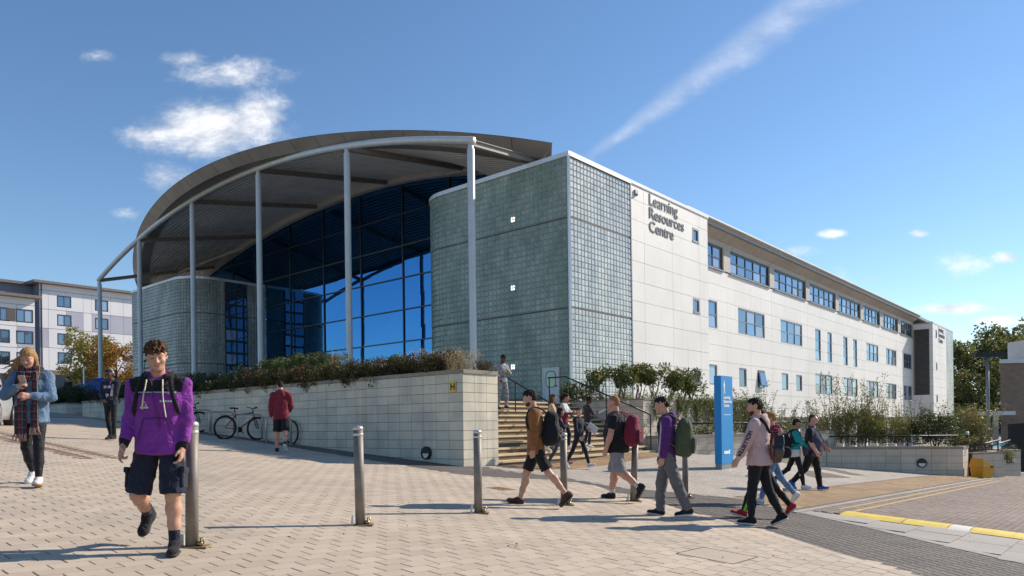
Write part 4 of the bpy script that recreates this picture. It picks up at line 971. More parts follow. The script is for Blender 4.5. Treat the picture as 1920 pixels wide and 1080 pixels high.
# row of evergreen shrubs on bare stems above the ivy wall
for i, (p, dy, nm) in enumerate(((1128, 0, 'leftmost, over the handrail'), (1165, 2, 'second from the left'), (1197, -1, 'third from the left'), (1226, 4, 'fourth from the left'), (1254, 6, 'third from the right'), (1278, 8, 'second from the right'), (1298, 12, 'rightmost, by the small window'))):
    Y = 25.6 + i * .35; top = at(p, 690 + dy + RNG.uniform(-2, 2), Y); base = np.array([top[0], Y, .72 + EYE]); r = empty('evergreen_shrub', tuple(base), 'glossy evergreen shrub on bare stems above the ivy wall, ' + nm, 'shrub', 'evergreen shrubs above the ivy wall')
    mb = MB(); ce = []
    for k in range(6):
        e = np.array([top[0] + RNG.uniform(-.36, .36), Y + RNG.uniform(-.3, .3), top[2] - RNG.uniform(.0, .45)]); mb.tube([base + np.array([RNG.uniform(-.2, .2), RNG.uniform(-.15, .15), -.1]), (base + e) / 2 + RNG.normal(0, .05, 3), e], [.022, .016, .01], 5); ce.append(e)
    mb.build('stem', M_STEM, r); ce = np.array(ce + [np.array([top[0] + RNG.uniform(-.4, .4), Y + RNG.uniform(-.3, .3), top[2] - RNG.uniform(.1, .6)]) for k in range(4)])
    leaf_obj('foliage', clumps(520, ce, .24), .15, M_LG, r, asp=.36); leaf_obj('foliage', clumps(520, ce, .24), .15, M_LOL, r, asp=.36)
bush('low_shrub', 'low dark green shrub at the top of the steps under the handrail', wl(9.6, 3.4, .7), .8, .5, .35, 2600, .09, [M_LDK, M_LG], ncl=30)
bush('yellow_shrub', 'bright yellow green low shrub by the corner of the glass tower', bl(.6, -2.2, .7), .6, .5, .3, 1400, .09, [M_LOL], ncl=20)
def ivy():
    r = empty('ivy', (UW[0][0], UW[0][1], .8 + EYE), 'ivy and trailing greenery hanging over the block retaining wall', 'ivy'); u0, u1 = UW; d = u1 - u0; nrm = np.array([d[1], -d[0]]); nrm /= np.linalg.norm(nrm); ce = []; rd = []; mb = MB()
    for k in range(150):
        w = RNG.uniform(.0, 1); q = u0 + d * w; z = RNG.uniform(.72, 1.02); ce.append([q[0] + nrm[0] * RNG.uniform(-.7, .2), q[1] + nrm[1] * RNG.uniform(-.7, .2), z + EYE]); rd.append(.17)
    for k in range(95):
        w = RNG.uniform(.05, 1); q = u0 + d * w; L = RNG.uniform(.15, 1.15) * (.5 + .7 * w); n = int(L / .12) + 1; x = RNG.normal(0, .03)
        pts = [np.array([q[0] + nrm[0] * (.06 + .02 * j) + x * j, q[1] + nrm[1] * (.06 + .02 * j), .8 + EYE - .12 * j]) for j in range(n + 1)]; mb.tube(pts, .006, 4)
        for p in pts: ce.append(list(p)); rd.append(.075)
    mb.build('stem', M_STEM, r); rd = np.array(rd); ce = np.array(ce)
    leaf_obj('foliage', clumps(9000, ce, rd), .075, M_LG, r); leaf_obj('foliage', clumps(4500, ce, rd), .075, M_LOL, r)
ivy()
bush('planter_greenery', 'low bright greenery growing behind the rail left of the blue sign', (6.6, 25.1, -.5 + EYE), 1.4, .4, .25, 2600, .07, [M_LOL, M_LG], ncl=45, lump=.2)
bush('planter_greenery', 'low leafy ground cover behind the rail right of the blue sign', (9.6, 27.2, -.5 + EYE), 1.6, .5, .3, 2600, .08, [M_LG, M_LOL], ncl=45, lump=.2)
def wispy(label, p0, p1, Y, ybase, ytop, n, mats, leaf=.07, nl=26):
    a, b = at(p0, ybase, Y), at(p1, ybase, Y); r = empty('wispy_shrub', tuple((a + b) / 2), label, 'shrub'); mb = MB(); pts = []
    for k in range(n):
        w = RNG.uniform(0, 1); base = a * (1 - w) + b * w + np.array([0, RNG.uniform(-.5, .5), -.1]); H = (at(p0, ytop, Y)[2] - base[2]) * RNG.uniform(.45, 1.0); ln = RNG.normal(0, .16, 2); q = [base + np.array([ln[0] * f * f * H, ln[1] * f * f * H, H * f]) for f in (0, .35, .7, 1.0)]
        mb.tube(q, [.014, .011, .008, .004], 4)
        for j in range(nl): f = RNG.uniform(.12, 1) ** .8; pts.append(base + np.array([ln[0] * f * f * H, ln[1] * f * f * H, H * f]) + RNG.normal(0, .035 + .1 * (1 - f), 3))
    mb.build('stem', M_STEM, r); pts = np.array(pts); k = RNG.integers(0, len(mats), len(pts))
    for i, m in enumerate(mats): leaf_obj('foliage', pts[k == i], leaf, m, r, asp=.34, up=.35)
    return r
wispy('tall wispy shrub with upright leafy stems behind the big man', 1552, 1640, 29.5, 826, 692, 40, [M_LOL, M_LYG, M_LG], .11, 46)
bush('olive_shrub', 'dense olive green low shrub along the planter rail beside the big man', at(1600, 832, 29.4), 1.4, .6, .75, 6500, .10, [M_LOL, M_LG, M_LYG], ncl=60, lump=.26, asp=.35)
wispy('wispy upright shrub with bare tips left of the dark bush', 1628, 1712, 29.6, 826, 722, 34, [M_LOL, M_LYG], .10, 46)
wispy('thin flowering stems behind the blue sign and the pink hoodie', 1378, 1440, 27.0, 806, 715, 28, [M_LG, M_LOL], .09, 60)
wispy('slender twiggy stems poking up beside the men at the planter', 1440, 1550, 28.6, 812, 748, 36, [M_LOL, M_LG], .09, 40)
bush('yellow_fern', 'yellow green arching fern along the planter rail', at(1672, 828, 28.9), 1.2, .55, .5, 3400, .13, [M_LYE, M_LOL], ncl=40, lump=.26, asp=.25)
bush('dark_bush', 'dark dense bush at the right end of the block planter', at(1752, 838, 28.6), 1.0, .7, .75, 6500, .075, [M_LDK, M_LDK, M_LG], ncl=50, lump=.28)
wispy('twiggy grey green tips rising out of the dark planter bush', 1700, 1778, 29.4, 825, 748, 36, [M_LOL, M_LDK], .08, 40)
wispy('large pale olive bush with fanned out branches beyond the planter', 1785, 1850, 31.8, 845, 756, 130, [M_LOL, M_LYE], .11, 50)
bush('yellow_shrub', 'yellow flecked low shrub on the far corner of the planter', at(1808, 832, 27.9), .4, .4, .22, 900, .06, [M_LYE, M_LG], ncl=14, lump=.14)
bush('ramp_ivy', 'patch of ivy trailing down the sloping ramp wall', (RW[1][0] + .3, RW[1][1] + .1, -1.75 + EYE), .35, .3, .3, 1100, .06, [M_LG, M_LOL], ncl=16, lump=.16)
def tree_mesh(H, rx, n, leaf, mats, seed, trunk=.3, low=.3):
    g = np.random.default_rng(seed); mb = MB(); mb.tube([(0, 0, -.3), (g.normal(0, .1), 0, H * .3), (0, 0, H * .75)], [trunk, trunk * .75, trunk * .25], 7); ce = []
    for k in range(26):
        z = H * (low + (1 - low) * g.uniform(.0, .95)); f = 1 - abs((z / H - low) / (1 - low) - .42) * 1.15; a = g.uniform(0, 6.283); r = rx * max(.25, f) * g.uniform(.45, 1.0); e = np.array([r * math.cos(a), r * math.sin(a), z]); ce.append(e)
        mb.tube([(0, 0, z * .6), (e[0] * .5, e[1] * .5, z * .85), tuple(e)], [trunk * .3, trunk * .18, trunk * .05], 5)
    ce = np.array(ce); out = [mb.mesh('trunk', M_BARK, True)]
    for m, f in mats:
        V, Fq = leaf_quads(clumps(int(n * f), ce, rx * .36 * RNG.uniform(.6, 1.2, len(ce))), leaf, asp=.6); out.append(npmesh('crown', V, Fq, m, pc=RNG.random(len(Fq))))
    return out
def put_tree(name, label, loc, meshes, rz=0, sc=1, group=None, cat='tree'):
    r = empty(name, loc, label, cat, group); r.rotation_euler.z = rz; r.scale = (sc,) * 3
    link('trunk', meshes[0], r, True)
    for m in meshes[1:]: link('crown', m, r, True)
    return r
WOOD = [tree_mesh(21, 7, 5200, .75, [(M_LWD, .6), (M_LOL, .35), (M_LDK, .05)], 3, .4, .12), tree_mesh(19, 6, 4600, .7, [(M_LWD, .7), (M_LDK, .3)], 5, .4, .1), tree_mesh(22, 8, 5200, .8, [(M_LOL, .5), (M_LWD, .5)], 9, .4, .15)]
wl_lab = ['olive broad tree of the wood behind the end of the white building', 'dark tree of the wood rising just behind the lamp post', 'tall olive tree of the wood above the flat roof', 'dark green tree of the wood at the right picture edge', 'darker tree of the wood beside the far glass block corner', 'big pale olive tree in the wood behind the brick building', 'shorter dark tree filling the wood below the lamp head', 'rounded tree of the wood half behind the lamp post', 'deep green tree at the back of the wood by the white tank']
for i, (p, Y, y) in enumerate(((1800, 138, 634), (1845, 128, 640), (1882, 142, 618), (1925, 132, 612), (1778, 126, 648), (1905, 128, 630), (1825, 118, 690), (1862, 120, 676), (1950, 140, 600))):
    t = at(p, y, Y); g = gzf(t[0], Y); put_tree('wood_tree', wl_lab[i], (t[0], Y, g), WOOD[i % 3], i * 1.3, (t[2] - g) / (21, 19, 22)[i % 3], 'trees of the wood on the right')
YT = tree_mesh(6.2, 2.3, 7000, .21, [(M_LYG, .65), (M_LYE, .35)], 21, .12, .18); OT = tree_mesh(4.8, 2.6, 7500, .20, [(M_LOR, .68), (M_LYG, .32)], 22, .11, .12)
def treeat(name, label, p, y, Y, ms, H):
    t = at(p, y, Y); g = gzf(t[0], Y); put_tree(name, label, (t[0], Y, g), ms, .4, (t[2] - g) / H)
treeat('autumn_tree', 'slim yellow green autumn tree in front of the apartment block', 163, 612, 72, YT, 6.2)
treeat('autumn_tree', 'round orange red autumn tree beside the left glass tower', 219, 642, 70, OT, 4.8)

# ---------------------------------------------------------------- apartment building on the left
def build_flats():
    M_W = mat('white_board', (.72, .71, .73), .6, var=.03, vs=.3); M_L = mat('lilac_board', (.42, .42, .50), .6, var=.04, vs=.3); M_N = mat('slate_board', (.17, .19, .25), .6, var=.05)
    M_BR = mat('brown_brick', (.23, .16, .125), .85, var=.1, vs=1, bump=.3, bs=8); M_RF = mat('flat_roof_edge', (.20, .17, .16), .6, var=.1); M_BP = mat('brown_board', (.10, .085, .08), .6, var=.05)
    def block(label, p, ytop, Y, wid, nst, rowpx0, cols, dep, sub=0.0, lastx=None):
        Q = at(p, ytop, Y); q0 = Q[:2]; ztop = Q[2]; d = DR; n = -DL
        fn = lambda x, y, z: tuple(np.r_[q0 + x * d + y * DL, z])
        zb = gzf(q0[0] + wid * .3 * d[0], q0[1]) - 2; r = empty('apartment_building', fn(wid / 2, dep / 2, zb + 2), label, 'building')
        mb = MB(); mb.box(0, wid, 0.05, dep, zb, ztop, fn); mb.build('wall', M_N, r)
        st = rowpx0; zwin = [ztop - 2.3 - st * k for k in range(nst)]
        zbase = zwin[-1] - 1.9
        mb = MB(); mb.box(-.05, wid + .05, -.05, .045, zb, zbase, fn); mb.build('brick_base', M_BR, r)
        # cladding boards in vertical strips with floor joints
        xs = [0.0]
        while xs[-1] < wid - .2: xs.append(min(wid, xs[-1] + random.choice((1.15, 1.5, 1.9, 2.3))))
        zs = [ztop - .9] + [z - .35 - 0.0 for z in [zwin[k] - 1.0 for k in range(nst - 1)]] + [zbase]
        holes = []
        for x in cols:
            for k, z in enumerate(zwin): holes.append((x - .95, x + .95, z - .85, z + .85))
        for i, (x0, x1) in enumerate(zip(xs[:-1], xs[1:])):
            for k, (z1, z0) in enumerate(zip(zs[:-1], zs[1:])):
                rc = rect_sub((x0 + .015, x1 - .015, z0 + .03, z1 - .03), holes)
                if not rc: continue
                mb = MB()
                for a in rc: mb.box(a[0], a[1], -.03, .046, a[2], a[3], fn)
                mb.build('cladding_board', M_L if (i * 3 + k * 2 + i // 3) % 7 in (1, 4) else M_W, r)
        mb = MB(); mb.box(0.015, wid - .015, -.035, .044, ztop - .87, ztop - .02, fn); mb.build('top_board', M_W, r)
        for x in cols:
            for k, z in enumerate(zwin):
                w = window_part(x - .9, x + .9, z - .8, z + .8, 2, 1, 0, M_WFR, M_WIN, parent=r, fn=fn, fw=.1, bw=.08)
                if (int(x * 3) + k) % 3 == 0 and dep < 12: mb = MB(); mb.box(x - 1.95, x - .97, -.05, .047, z - .8, z + .8, fn); mb.build('brown_panel', M_BP, r)
        for x in cols[::2]:
            mb = MB(); mb.box(x - 1.2, x + 1.2, -.08, -.052, zb, zbase - .6, fn); mb.build('shop_window', M_WIN, r)
        mb = MB(); mb.hexa([fn(-.9, -.9, ztop), fn(wid + .6, -.9, ztop - .0), fn(wid + .6, dep, ztop + .0), fn(-.9, dep, ztop), fn(-.9, -.9, ztop + .35), fn(wid + .6, -.9, ztop + .35), fn(wid + .6, dep, ztop + .9), fn(-.9, dep, ztop + .9)]); mb.build('roof', M_RF, r)
        mb = MB(); mb.tube([fn(.25, -.12, zb), fn(.25, -.12, ztop)], .08, 6); mb.build('downpipe', M_WFR, r)
        return r, fn, ztop
    r, fn, zt = block('white and grey five storey apartment block with a flat dark roof edge', 73, 531, 104, 30, 4, 2.78, [3.2, 8.3, 13.8, 19.6, 25.5], 14)
    a = MB(); q = fn(-4, 9, zt + .8)
    a.tube([q, (q[0], q[1], q[2] + 2.2)], .04, 5); a.tube([(q[0] - .9, q[1], q[2] + 2.1), (q[0] + .9, q[1], q[2] + 2.2)], .03, 5)
    for k in range(6): a.tube([(q[0] - .8 + .3 * k, q[1] - .25, q[2] + 2.15), (q[0] - .8 + .3 * k, q[1] + .25, q[2] + 2.15)], .02, 4)
    a.build('aerial', M_WFR, r)
    mb = MB(); mb.box(-6, -.06, 3, 14, 1, zt, fn); mb.build('side_wall', MATS['slate_board'], r)
    mb = MB(); mb.box(-6.5, 0, 2.3, 14.2, zt, zt + .4, fn); mb.build('roof', MATS['flat_roof_edge'], r)
    block('lower white apartment wing with brown panels at the left picture edge', -45, 549, 88, 6.2, 4, 2.75, [2.5, 5.05], 10)
build_flats()
# terrace of the car park
cpz = 2.1
def build_carpark():
    pts = [(-60, 40.5), (-24, 43), (-17, 47), (-14, 80), (-60, 80)]
    return tag(sheet_flat('car_park', [np.array(p) for p in pts], cpz, mat('car_park_asphalt', (.09, .09, .095), .9, var=.1)), kind='structure')
build_carpark()

# ---------------------------------------------------------------- street furniture
M_BOLL = mat('bollard_steel', (.25, .215, .18), .55, .12, var=.16, vs=6, bump=.05, coord='obj')
M_BCAP = mat('bollard_cap', (.62, .60, .56), .35, .5, var=.05, coord='obj')
M_BASE = mat('rust_plate', (.33, .24, .12), .8, .1, var=.2, vs=14, coord='obj')
M_LOCK = mat('pale_flap', (.55, .58, .58), .45, .2, var=.06, coord='obj')
M_BRASS = mat('brass', (.45, .32, .13), .35, .9, var=.1, coord='obj')
M_BLK = mat('black_metal', (.02, .021, .023), .45, .2, var=.05)
def bollard():
    r = empty('bollard', (0, 0, 0), 'x', 'bollard', 'steel bollards across the plaza')
    mb = MB(); mb.lathe([(.052, 0), (.052, 1.04)], 20); mb.build('post', M_BOLL, r, True, True)
    mb = MB(); mb.lathe([(.054, 1.042), (.054, 1.06), (.049, 1.075), (.03, 1.083), (.002, 1.086)], 20); mb.lathe([(.0535, .98), (.0545, .985), (.0545, 1.0), (.0535, 1.005)], 20); mb.build('cap', M_BCAP, r, True, True)
    mb = MB(); mb.hexa([(-.11, -.08, .02), (.14, -.08, .02), (.14, .09, .02), (-.11, .09, .02), (-.105, -.075, .03), (.135, -.075, .03), (.135, .085, .03), (-.105, .085, .03)]); mb.build('base_plate', M_BASE, r, local=True)
    mb = MB(); mb.hexa([(-.105, -.05, .02), (-.075, -.05, .02), (-.075, .05, .02), (-.105, .05, .02), (-.09, -.045, .125), (-.075, -.045, .125), (-.075, .045, .125), (-.09, .045, .125)]); mb.build('flap', M_LOCK, r, local=True)
    mb = MB(); mb.tube([(.05, -.02, .05), (.095, -.02, .05)], .022, 8); mb.tube([(.075, -.02, .05), (.075, -.02, .10), (.10, -.02, .10), (.10, -.02, .05)], .007, 6); mb.build('padlock', M_BRASS, r, True, True)
    return r
bo = bollard()
BL = [((360, 1030), 'steel bollard right behind the man in the purple hoodie, nearest of the row'), ((676, 988), 'steel bollard standing alone in front of the long planter wall'), ((897, 965), 'steel bollard in front of the planter wall corner, with a pale flap at its foot'), ((1058, 949.5), 'steel bollard just right of the man in the brown jacket'), ((1187, 942), 'steel bollard directly behind the man with the burgundy backpack'), ((1285, 935), 'steel bollard directly behind the man with the green backpack')]
for i, ((p, y), lab) in enumerate(BL):
    g = gat(p, y); o = bo if i == 0 else copy_tree(bo); o.location = (g[0], g[1], gzf(*g)); o.rotation_euler = (0, (.012, -.012, 0, 0, .05, .01)[i], (.1, .2, 0, .1, -.1, .1)[i]); o['label'] = lab
def build_hump():
    r = empty('speed_hump', tuple(np.r_[ab(12.5, -2), gzf(*ab(12.5, -2))]), 'yellow rubber speed hump strip with one white section across the road', 'speed hump')
    prof = [(0, .0), (.14, .024), (.28, .036), (.46, .036), (.60, .024), (.74, .0)]
    for k in range(10):
        b0 = [-3.6, -2.7, -2.1, -1.82, -.9, .02, .94, 1.86, 2.78, 3.7][k]; w = [.88, .58, .26][k] if k < 3 else .9
        mb = MB(); n = 7
        for i in range(n):
            u0, u1 = b0 + w * i / n + .001, b0 + w * (i + 1) / n - .001
            if k == 0 and i == 0: pass
            for (x0, h0), (x1, h1) in zip(prof[:-1], prof[1:]):
                q = [ab(12.12 + x0, u0), ab(12.12 + x1, u0), ab(12.12 + x1, u1), ab(12.12 + x0, u1)]; hs = [h0, h1, h1, h0]; mb.face([(a[0], a[1], gzf(*a) + .02 + h) for a, h in zip(q, hs)])
            for u in (u0, u1):
                q = [ab(12.12 + x, u) for x, h in prof]; mb.face([(a[0], a[1], gzf(*a) + .02 + h) for a, (x, h) in zip(q, prof)])
        mb.build('hump_section', M_HUMP if k != 2 else M_WHT, r)
build_hump()
def build_manholes():
    g = gat(940, 918.5); mb = MB(); fn = lambda x, y, z: (g[0] + x * DR[0] - y * DL[0], g[1] + x * DR[1] - y * DL[1], gzf(g[0] + x * DR[0] - y * DL[0], g[1] + x * DR[1] - y * DL[1]) + z)
    mb.box(-.17, .17, -.2, .2, .0, .022, fn)
    for i in range(6):
        for j in range(5): x, y = -.14 + .056 * i, -.16 + .08 * j; mb.box(x - .018, x + .018, y - .028, y + .028, .022, .028, fn)
    tag(mb.build('drain_cover', mat('rusty_iron', (.42, .26, .07), .85, .1, var=.25, vs=16)), 'small rusty yellow drain cover in front of the steps', 'drain cover')
    g2 = gat(1345, 1045); mb = MB(); fn = lambda x, y, z: (g2[0] + x * DR[0] - y * DL[0], g2[1] + x * DR[1] - y * DL[1], gzf(g2[0] + x * DR[0] - y * DL[0], g2[1] + x * DR[1] - y * DL[1]) + z)
    mb.box(-.3, .3, -.3, -.292, 0, .024, fn); mb.box(-.3, .3, .292, .3, 0, .024, fn); mb.box(-.3, -.292, -.292, .292, 0, .024, fn); mb.box(.292, .3, -.292, .292, 0, .024, fn)
    r = tag(mb.build('manhole', M_BLK), 'paved square manhole cover outlined by a thin dark frame in the foreground', 'manhole')
    mb = MB(); mb.box(-.29, .29, -.29, .29, 0, .0225, fn); mb.build('cover', M_PAVER, r)
build_manholes()
def fallen_leaves():
    P = []
    for _ in range(90):
        p, y = RNG.uniform(380, 1900), RNG.uniform(850, 1078); g = gat(p, y); P.append((g[0], g[1], gzf(*g) + .027))
    P += [(q[0], q[1], gzf(q[0], q[1]) + .03) for q in [wl(-RNG.uniform(.02, .3), RNG.uniform(0, 14)) for _ in range(120)]]
    V, Fq = leaf_quads(np.array(P), .026, .9, .6); V[:, 2] = np.minimum(V[:, 2], gz(V[:, 0], V[:, 1]) + .04)
    tag(link('fallen_leaves', npmesh('fallen_leaves', V, Fq, M_LRU, pc=RNG.random(len(Fq)))), 'small dry leaves scattered over the paving', 'leaves', kind='stuff')
fallen_leaves()
def build_sign():
    g = gat(1354, 882.5); base = np.array([g[0], g[1]]); r = empty('totem_sign', (g[0], g[1], gzf(*g)), 'tall blue totem sign with white walking figure and lettering', 'sign')
    fn = lambda x, y, z: tuple(np.r_[base + x * DR + y * DL, gzf(*base) + z]); u = at(1354, 704, 1.0); H = (u[2] - EYE) * g[1] + EYE - gzf(*base); w, d = .72, .20
    mb = MB(); mb.box(0, w, 0, d, .17, H, fn); mb.build('panel', mat('sign_blue', (.0, .235, .58), .5, var=.02), r)
    mb = MB(); mb.box(.01, w - .01, .01, d - .01, -.1, .17, fn); mb.build('plinth', M_WFG, r)
    wh = mat('sign_white', (.85, .86, .86), .5, var=.01); e = -.006
    def txt(s, size, x, z, off=.0):
        o = link('lettering', text_obj(s, size, wh, .002, off), r); o.location = fn(x, e, z); o.rotation_euler = (R(90), 0, YAW); return o
    for s, z in (('Learning', H - .62), ('Resources', H - .73), ('Centre', H - .84)): txt(s, .125, .12, z, .003)
    txt('Frederick Rd campus', .045, .12, H - 1.06) if 0 else None
    mb = MB(); mb.box(.12, .56, e - .001, e, H - 1.06, H - 1.045, fn); mb.build('rule', wh, r)
    mb = MB(); mb.box(.13, .42, e - .001, e, .44, .52, fn); mb.box(.43, .50, e - .001, e, .43, .55, fn); mb.build('crest', wh, r)
    mb = MB(); x0, z0 = .17, H - .48
    F = lambda pts: mb.face([fn(x0 + a * .36, e, z0 + b * .36) for a, b in pts])
    F([(.05 + .055 * math.cos(a), .93 + .06 * math.sin(a)) for a in np.linspace(0, 6.28, 13)[:-1]])
    F([(-.03, .84), (.12, .84), (.13, .45), (-.03, .45)]); F([(-.03, .46), (.05, .46), (-.02, 0), (-.11, .0)]); F([(.05, .46), (.13, .46), (.2, 0), (.11, 0)]); F([(-.04, .82), (-.12, .5), (-.08, .48), (-.02, .7)]); F([(.12, .82), (.2, .5), (.16, .48), (.1, .7)])
    mb.build('walking_figure', wh, r)
build_sign()
def build_hydrant_sign():
    g = at(851, 725, 1.0); u = g[0]; t = (u * W0[1] - W0[0]) / (DL[0] - DL[1] * u); z = (g[2] - EYE) * (W0[1] + t * DL[1]); s = -.03
    mb = MB(); mb.box(s - .012, s, t - .10, t + .10, z - .125, z + .125, wl); r = tag(mb.build('hydrant_sign', mat('sign_yellow', (.75, .48, .02), .5, var=.04)), 'small yellow hydrant plate with a black H on the planter wall', 'sign')
    o = link('lettering', text_obj('H', .22, M_BLK, .002, .006, 'CENTER'), r); o.location = wl(s - .016, t, z - .075); o.rotation_euler = (R(90), 0, YAW - R(90))
build_hydrant_sign()
def bulkhead(label, loc, ang, rad):
    r = empty('bulkhead_light', loc, label, 'wall light', rz=ang)
    mb = MB(); n = 24; pr = [(rad, 0), (rad, -.05), (rad * .93, -.075), (rad * .82, -.08)]
    for (r0, y0), (r1, y1) in zip(pr[:-1], pr[1:]):
        for k in range(n): a, b = 2 * math.pi * k / n, 2 * math.pi * (k + 1) / n; mb.face([(r0 * math.cos(a), y0, r0 * math.sin(a)), (r0 * math.cos(b), y0, r0 * math.sin(b)), (r1 * math.cos(b), y1, r1 * math.sin(b)), (r1 * math.cos(a), y1, r1 * math.sin(a))])
    k = rad * .82; mb.face([(k * math.cos(a), -.08, k * math.sin(a)) for a in np.linspace(0, math.pi, 14)]); mb.face([(k * math.cos(a), -.04, k * math.sin(a)) for a in np.linspace(math.pi, 2 * math.pi, 14)]); mb.face([(-k, -.04, 0), (k, -.04, 0), (k, -.08, 0), (-k, -.08, 0)])
    mb.build('housing', M_BLK, r, local=True)
    mb = MB(); k = rad * .74; mb.face([(k * math.cos(a), -.052, k * math.sin(a) - .01) for a in np.linspace(math.pi, 2 * math.pi, 14)]); mb.build('diffuser', mat('diffuser', (.72, .72, .66), .4, var=.02), r, local=True)
def wall_t(p, y):
    g = at(p, y, 1.0); u = g[0]; t = (u * W0[1] - W0[0]) / (DL[0] - DL[1] * u); return t, (g[2] - EYE) * (W0[1] + t * DL[1])
t_, z_ = wall_t(802, 849); bulkhead('round black bulkhead light with half moon lens low on the long planter wall', wl(-.02, t_, z_), YAW - R(90), .16)
B_, C_ = PL[1], PL[2]; dd = (C_ - B_) / np.linalg.norm(C_ - B_); u = at(1728, 868, 1.0); w_ = (u[0] * B_[1] - B_[0]) / (dd[0] - dd[1] * u[0]); q_ = B_ + dd * w_
bulkhead('round black bulkhead light with half moon lens on the right hand block planter', (q_[0] + dd[1] * .02, q_[1] - dd[0] * .02, (u[2] - EYE) * q_[1] + EYE), math.atan2(dd[1], dd[0]), .175)
def rail(name, label, pts, posts, r=.024, second=None):
    c = pts[0]; ro = empty(name, c, label, 'railing'); mb = MB(); mb.tube(pts, r, 8); mb.build('handrail', M_BLK, ro, True)
    if second: mb = MB(); mb.tube([(p[0], p[1], p[2] - second) for p in pts], r * .7, 6); mb.build('lower_rail', M_BLK, ro, True)
    for a, b in posts: mb = MB(); mb.tube([a, b], r * .85, 6); mb.build('post', M_BLK, ro)
rail('handrail', 'black sloping handrail down the middle of the broad steps', [wl(4.92, 3.9, 1.62), wl(4.92, 3.2, 1.60), wl(4.92, 0.1, .05), wl(4.92, -.1, -.02)], [(wl(4.92, t, -.9 + .5 * t), wl(4.92, t, .5 * t - .02)) for t in (.1, 1.3, 2.6)] + [(wl(4.92, 3.8, .75), wl(4.92, 3.8, 1.6))])
rail('handrail', 'black cranked handrail on the right hand edge of the steps', [wl(8.75, 4.3, 1.68), wl(8.75, 3.5, 1.68), wl(8.75, 0.1, .27)], [(wl(8.75, .1, -.95), wl(8.75, .1, .27)), (wl(8.75, 1.8, 0), wl(8.75, 1.8, .96)), (wl(8.75, 4.25, .7), wl(8.75, 4.25, 1.68))], .028)
pa, pb = PL[0] + np.array([.15, .35]), PL[1] + np.array([-.3, .2]); zr = -.05 + EYE; ln = lambda w: pa + (pb - pa) * w
rail('planter_rail', 'black horizontal rail with posts behind the blue sign and the men', [tuple(np.r_[ln(w), zr]) for w in (0, 1)], [(tuple(np.r_[ln(w), -.55 + EYE]), tuple(np.r_[ln(w), zr])) for w in (.02, .28, .52, .76, .98)], .03)
pa, pb = PL[1] + np.array([-.2, .35]), PL[2] + np.array([.0, .25]); zr2 = -.64 + EYE
rail('planter_rail', 'black horizontal rail along the top of the right hand planter', [tuple(np.r_[pa + (pb - pa) * w, zr2]) for w in (0, 1)], [(tuple(np.r_[pa + (pb - pa) * w, -1.15 + EYE]), tuple(np.r_[pa + (pb - pa) * w, zr2])) for w in (.05, .35, .65, .98)], .028)
f0, f1, f2, f3 = RW
rail('ramp_rail', 'short black sloping rail above the ramp wall by the grit bin', [(f0[0] + .1, f0[1] + .3, -1.12 + EYE), (f1[0] + .1, f1[1] + .3, -.86 + EYE)], [((f0[0] + .1 + (f1[0] - f0[0]) * w, f0[1] + .3 + (f1[1] - f0[1]) * w, -1.5 + EYE), (f0[0] + .1 + (f1[0] - f0[0]) * w, f0[1] + .3 + (f1[1] - f0[1]) * w, -1.12 + .26 * w + EYE)) for w in (.1, .5, .9)], .03)
rail('ramp_rail', 'short black rail at the far end of the ramp wall', [(f2[0] + .1, f2[1] + .2, -1.16 + EYE), (f3[0] - .3, f3[1] + .2, -.94 + EYE)], [((f2[0] + .1 + (f3[0] - f2[0] - .4) * w, f2[1] + .2 + (f3[1] - f2[1]) * w, -1.55 + EYE), (f2[0] + .1 + (f3[0] - f2[0] - .4) * w, f2[1] + .2 + (f3[1] - f2[1]) * w, -1.16 + .2 * w + EYE)) for w in (.1, .8)], .03)
def build_bin():
    g = gat(1842, 896); z = gzf(*g); r = empty('grit_bin', (g[0], g[1], z), 'bright orange yellow plastic grit bin with sloping hopper lid at the planter end', 'grit bin'); o = mat('orange_plastic', (.72, .33, .02), .45, var=.06, vs=3)
    ca, sa = math.cos(.35), math.sin(.35); fn = lambda x, y, zz: (g[0] + x * ca - y * sa, g[1] + x * sa + y * ca, z + zz)
    mb = MB(); mb.hexa([fn(-.24, -.2, .0), fn(.22, -.2, .0), fn(.22, .25, 0), fn(-.24, .25, 0), fn(-.27, -.25, .42), fn(.33, -.25, .36), fn(.33, .3, .36), fn(-.27, .3, .42)]); mb.build('tub', o, r)
    mb = MB(); mb.hexa([fn(-.29, -.27, .425), fn(.37, -.27, .365), fn(.37, .32, .365), fn(-.29, .32, .425), fn(-.24, -.22, .74), fn(.0, -.22, .66), fn(.0, .26, .66), fn(-.24, .26, .74)]); mb.build('lid', o, r)
    mb = MB(); mb.box(.1, .2, -.30, -.27, .4, .46, fn); mb.build('latch', M_BLK, r)
build_bin()
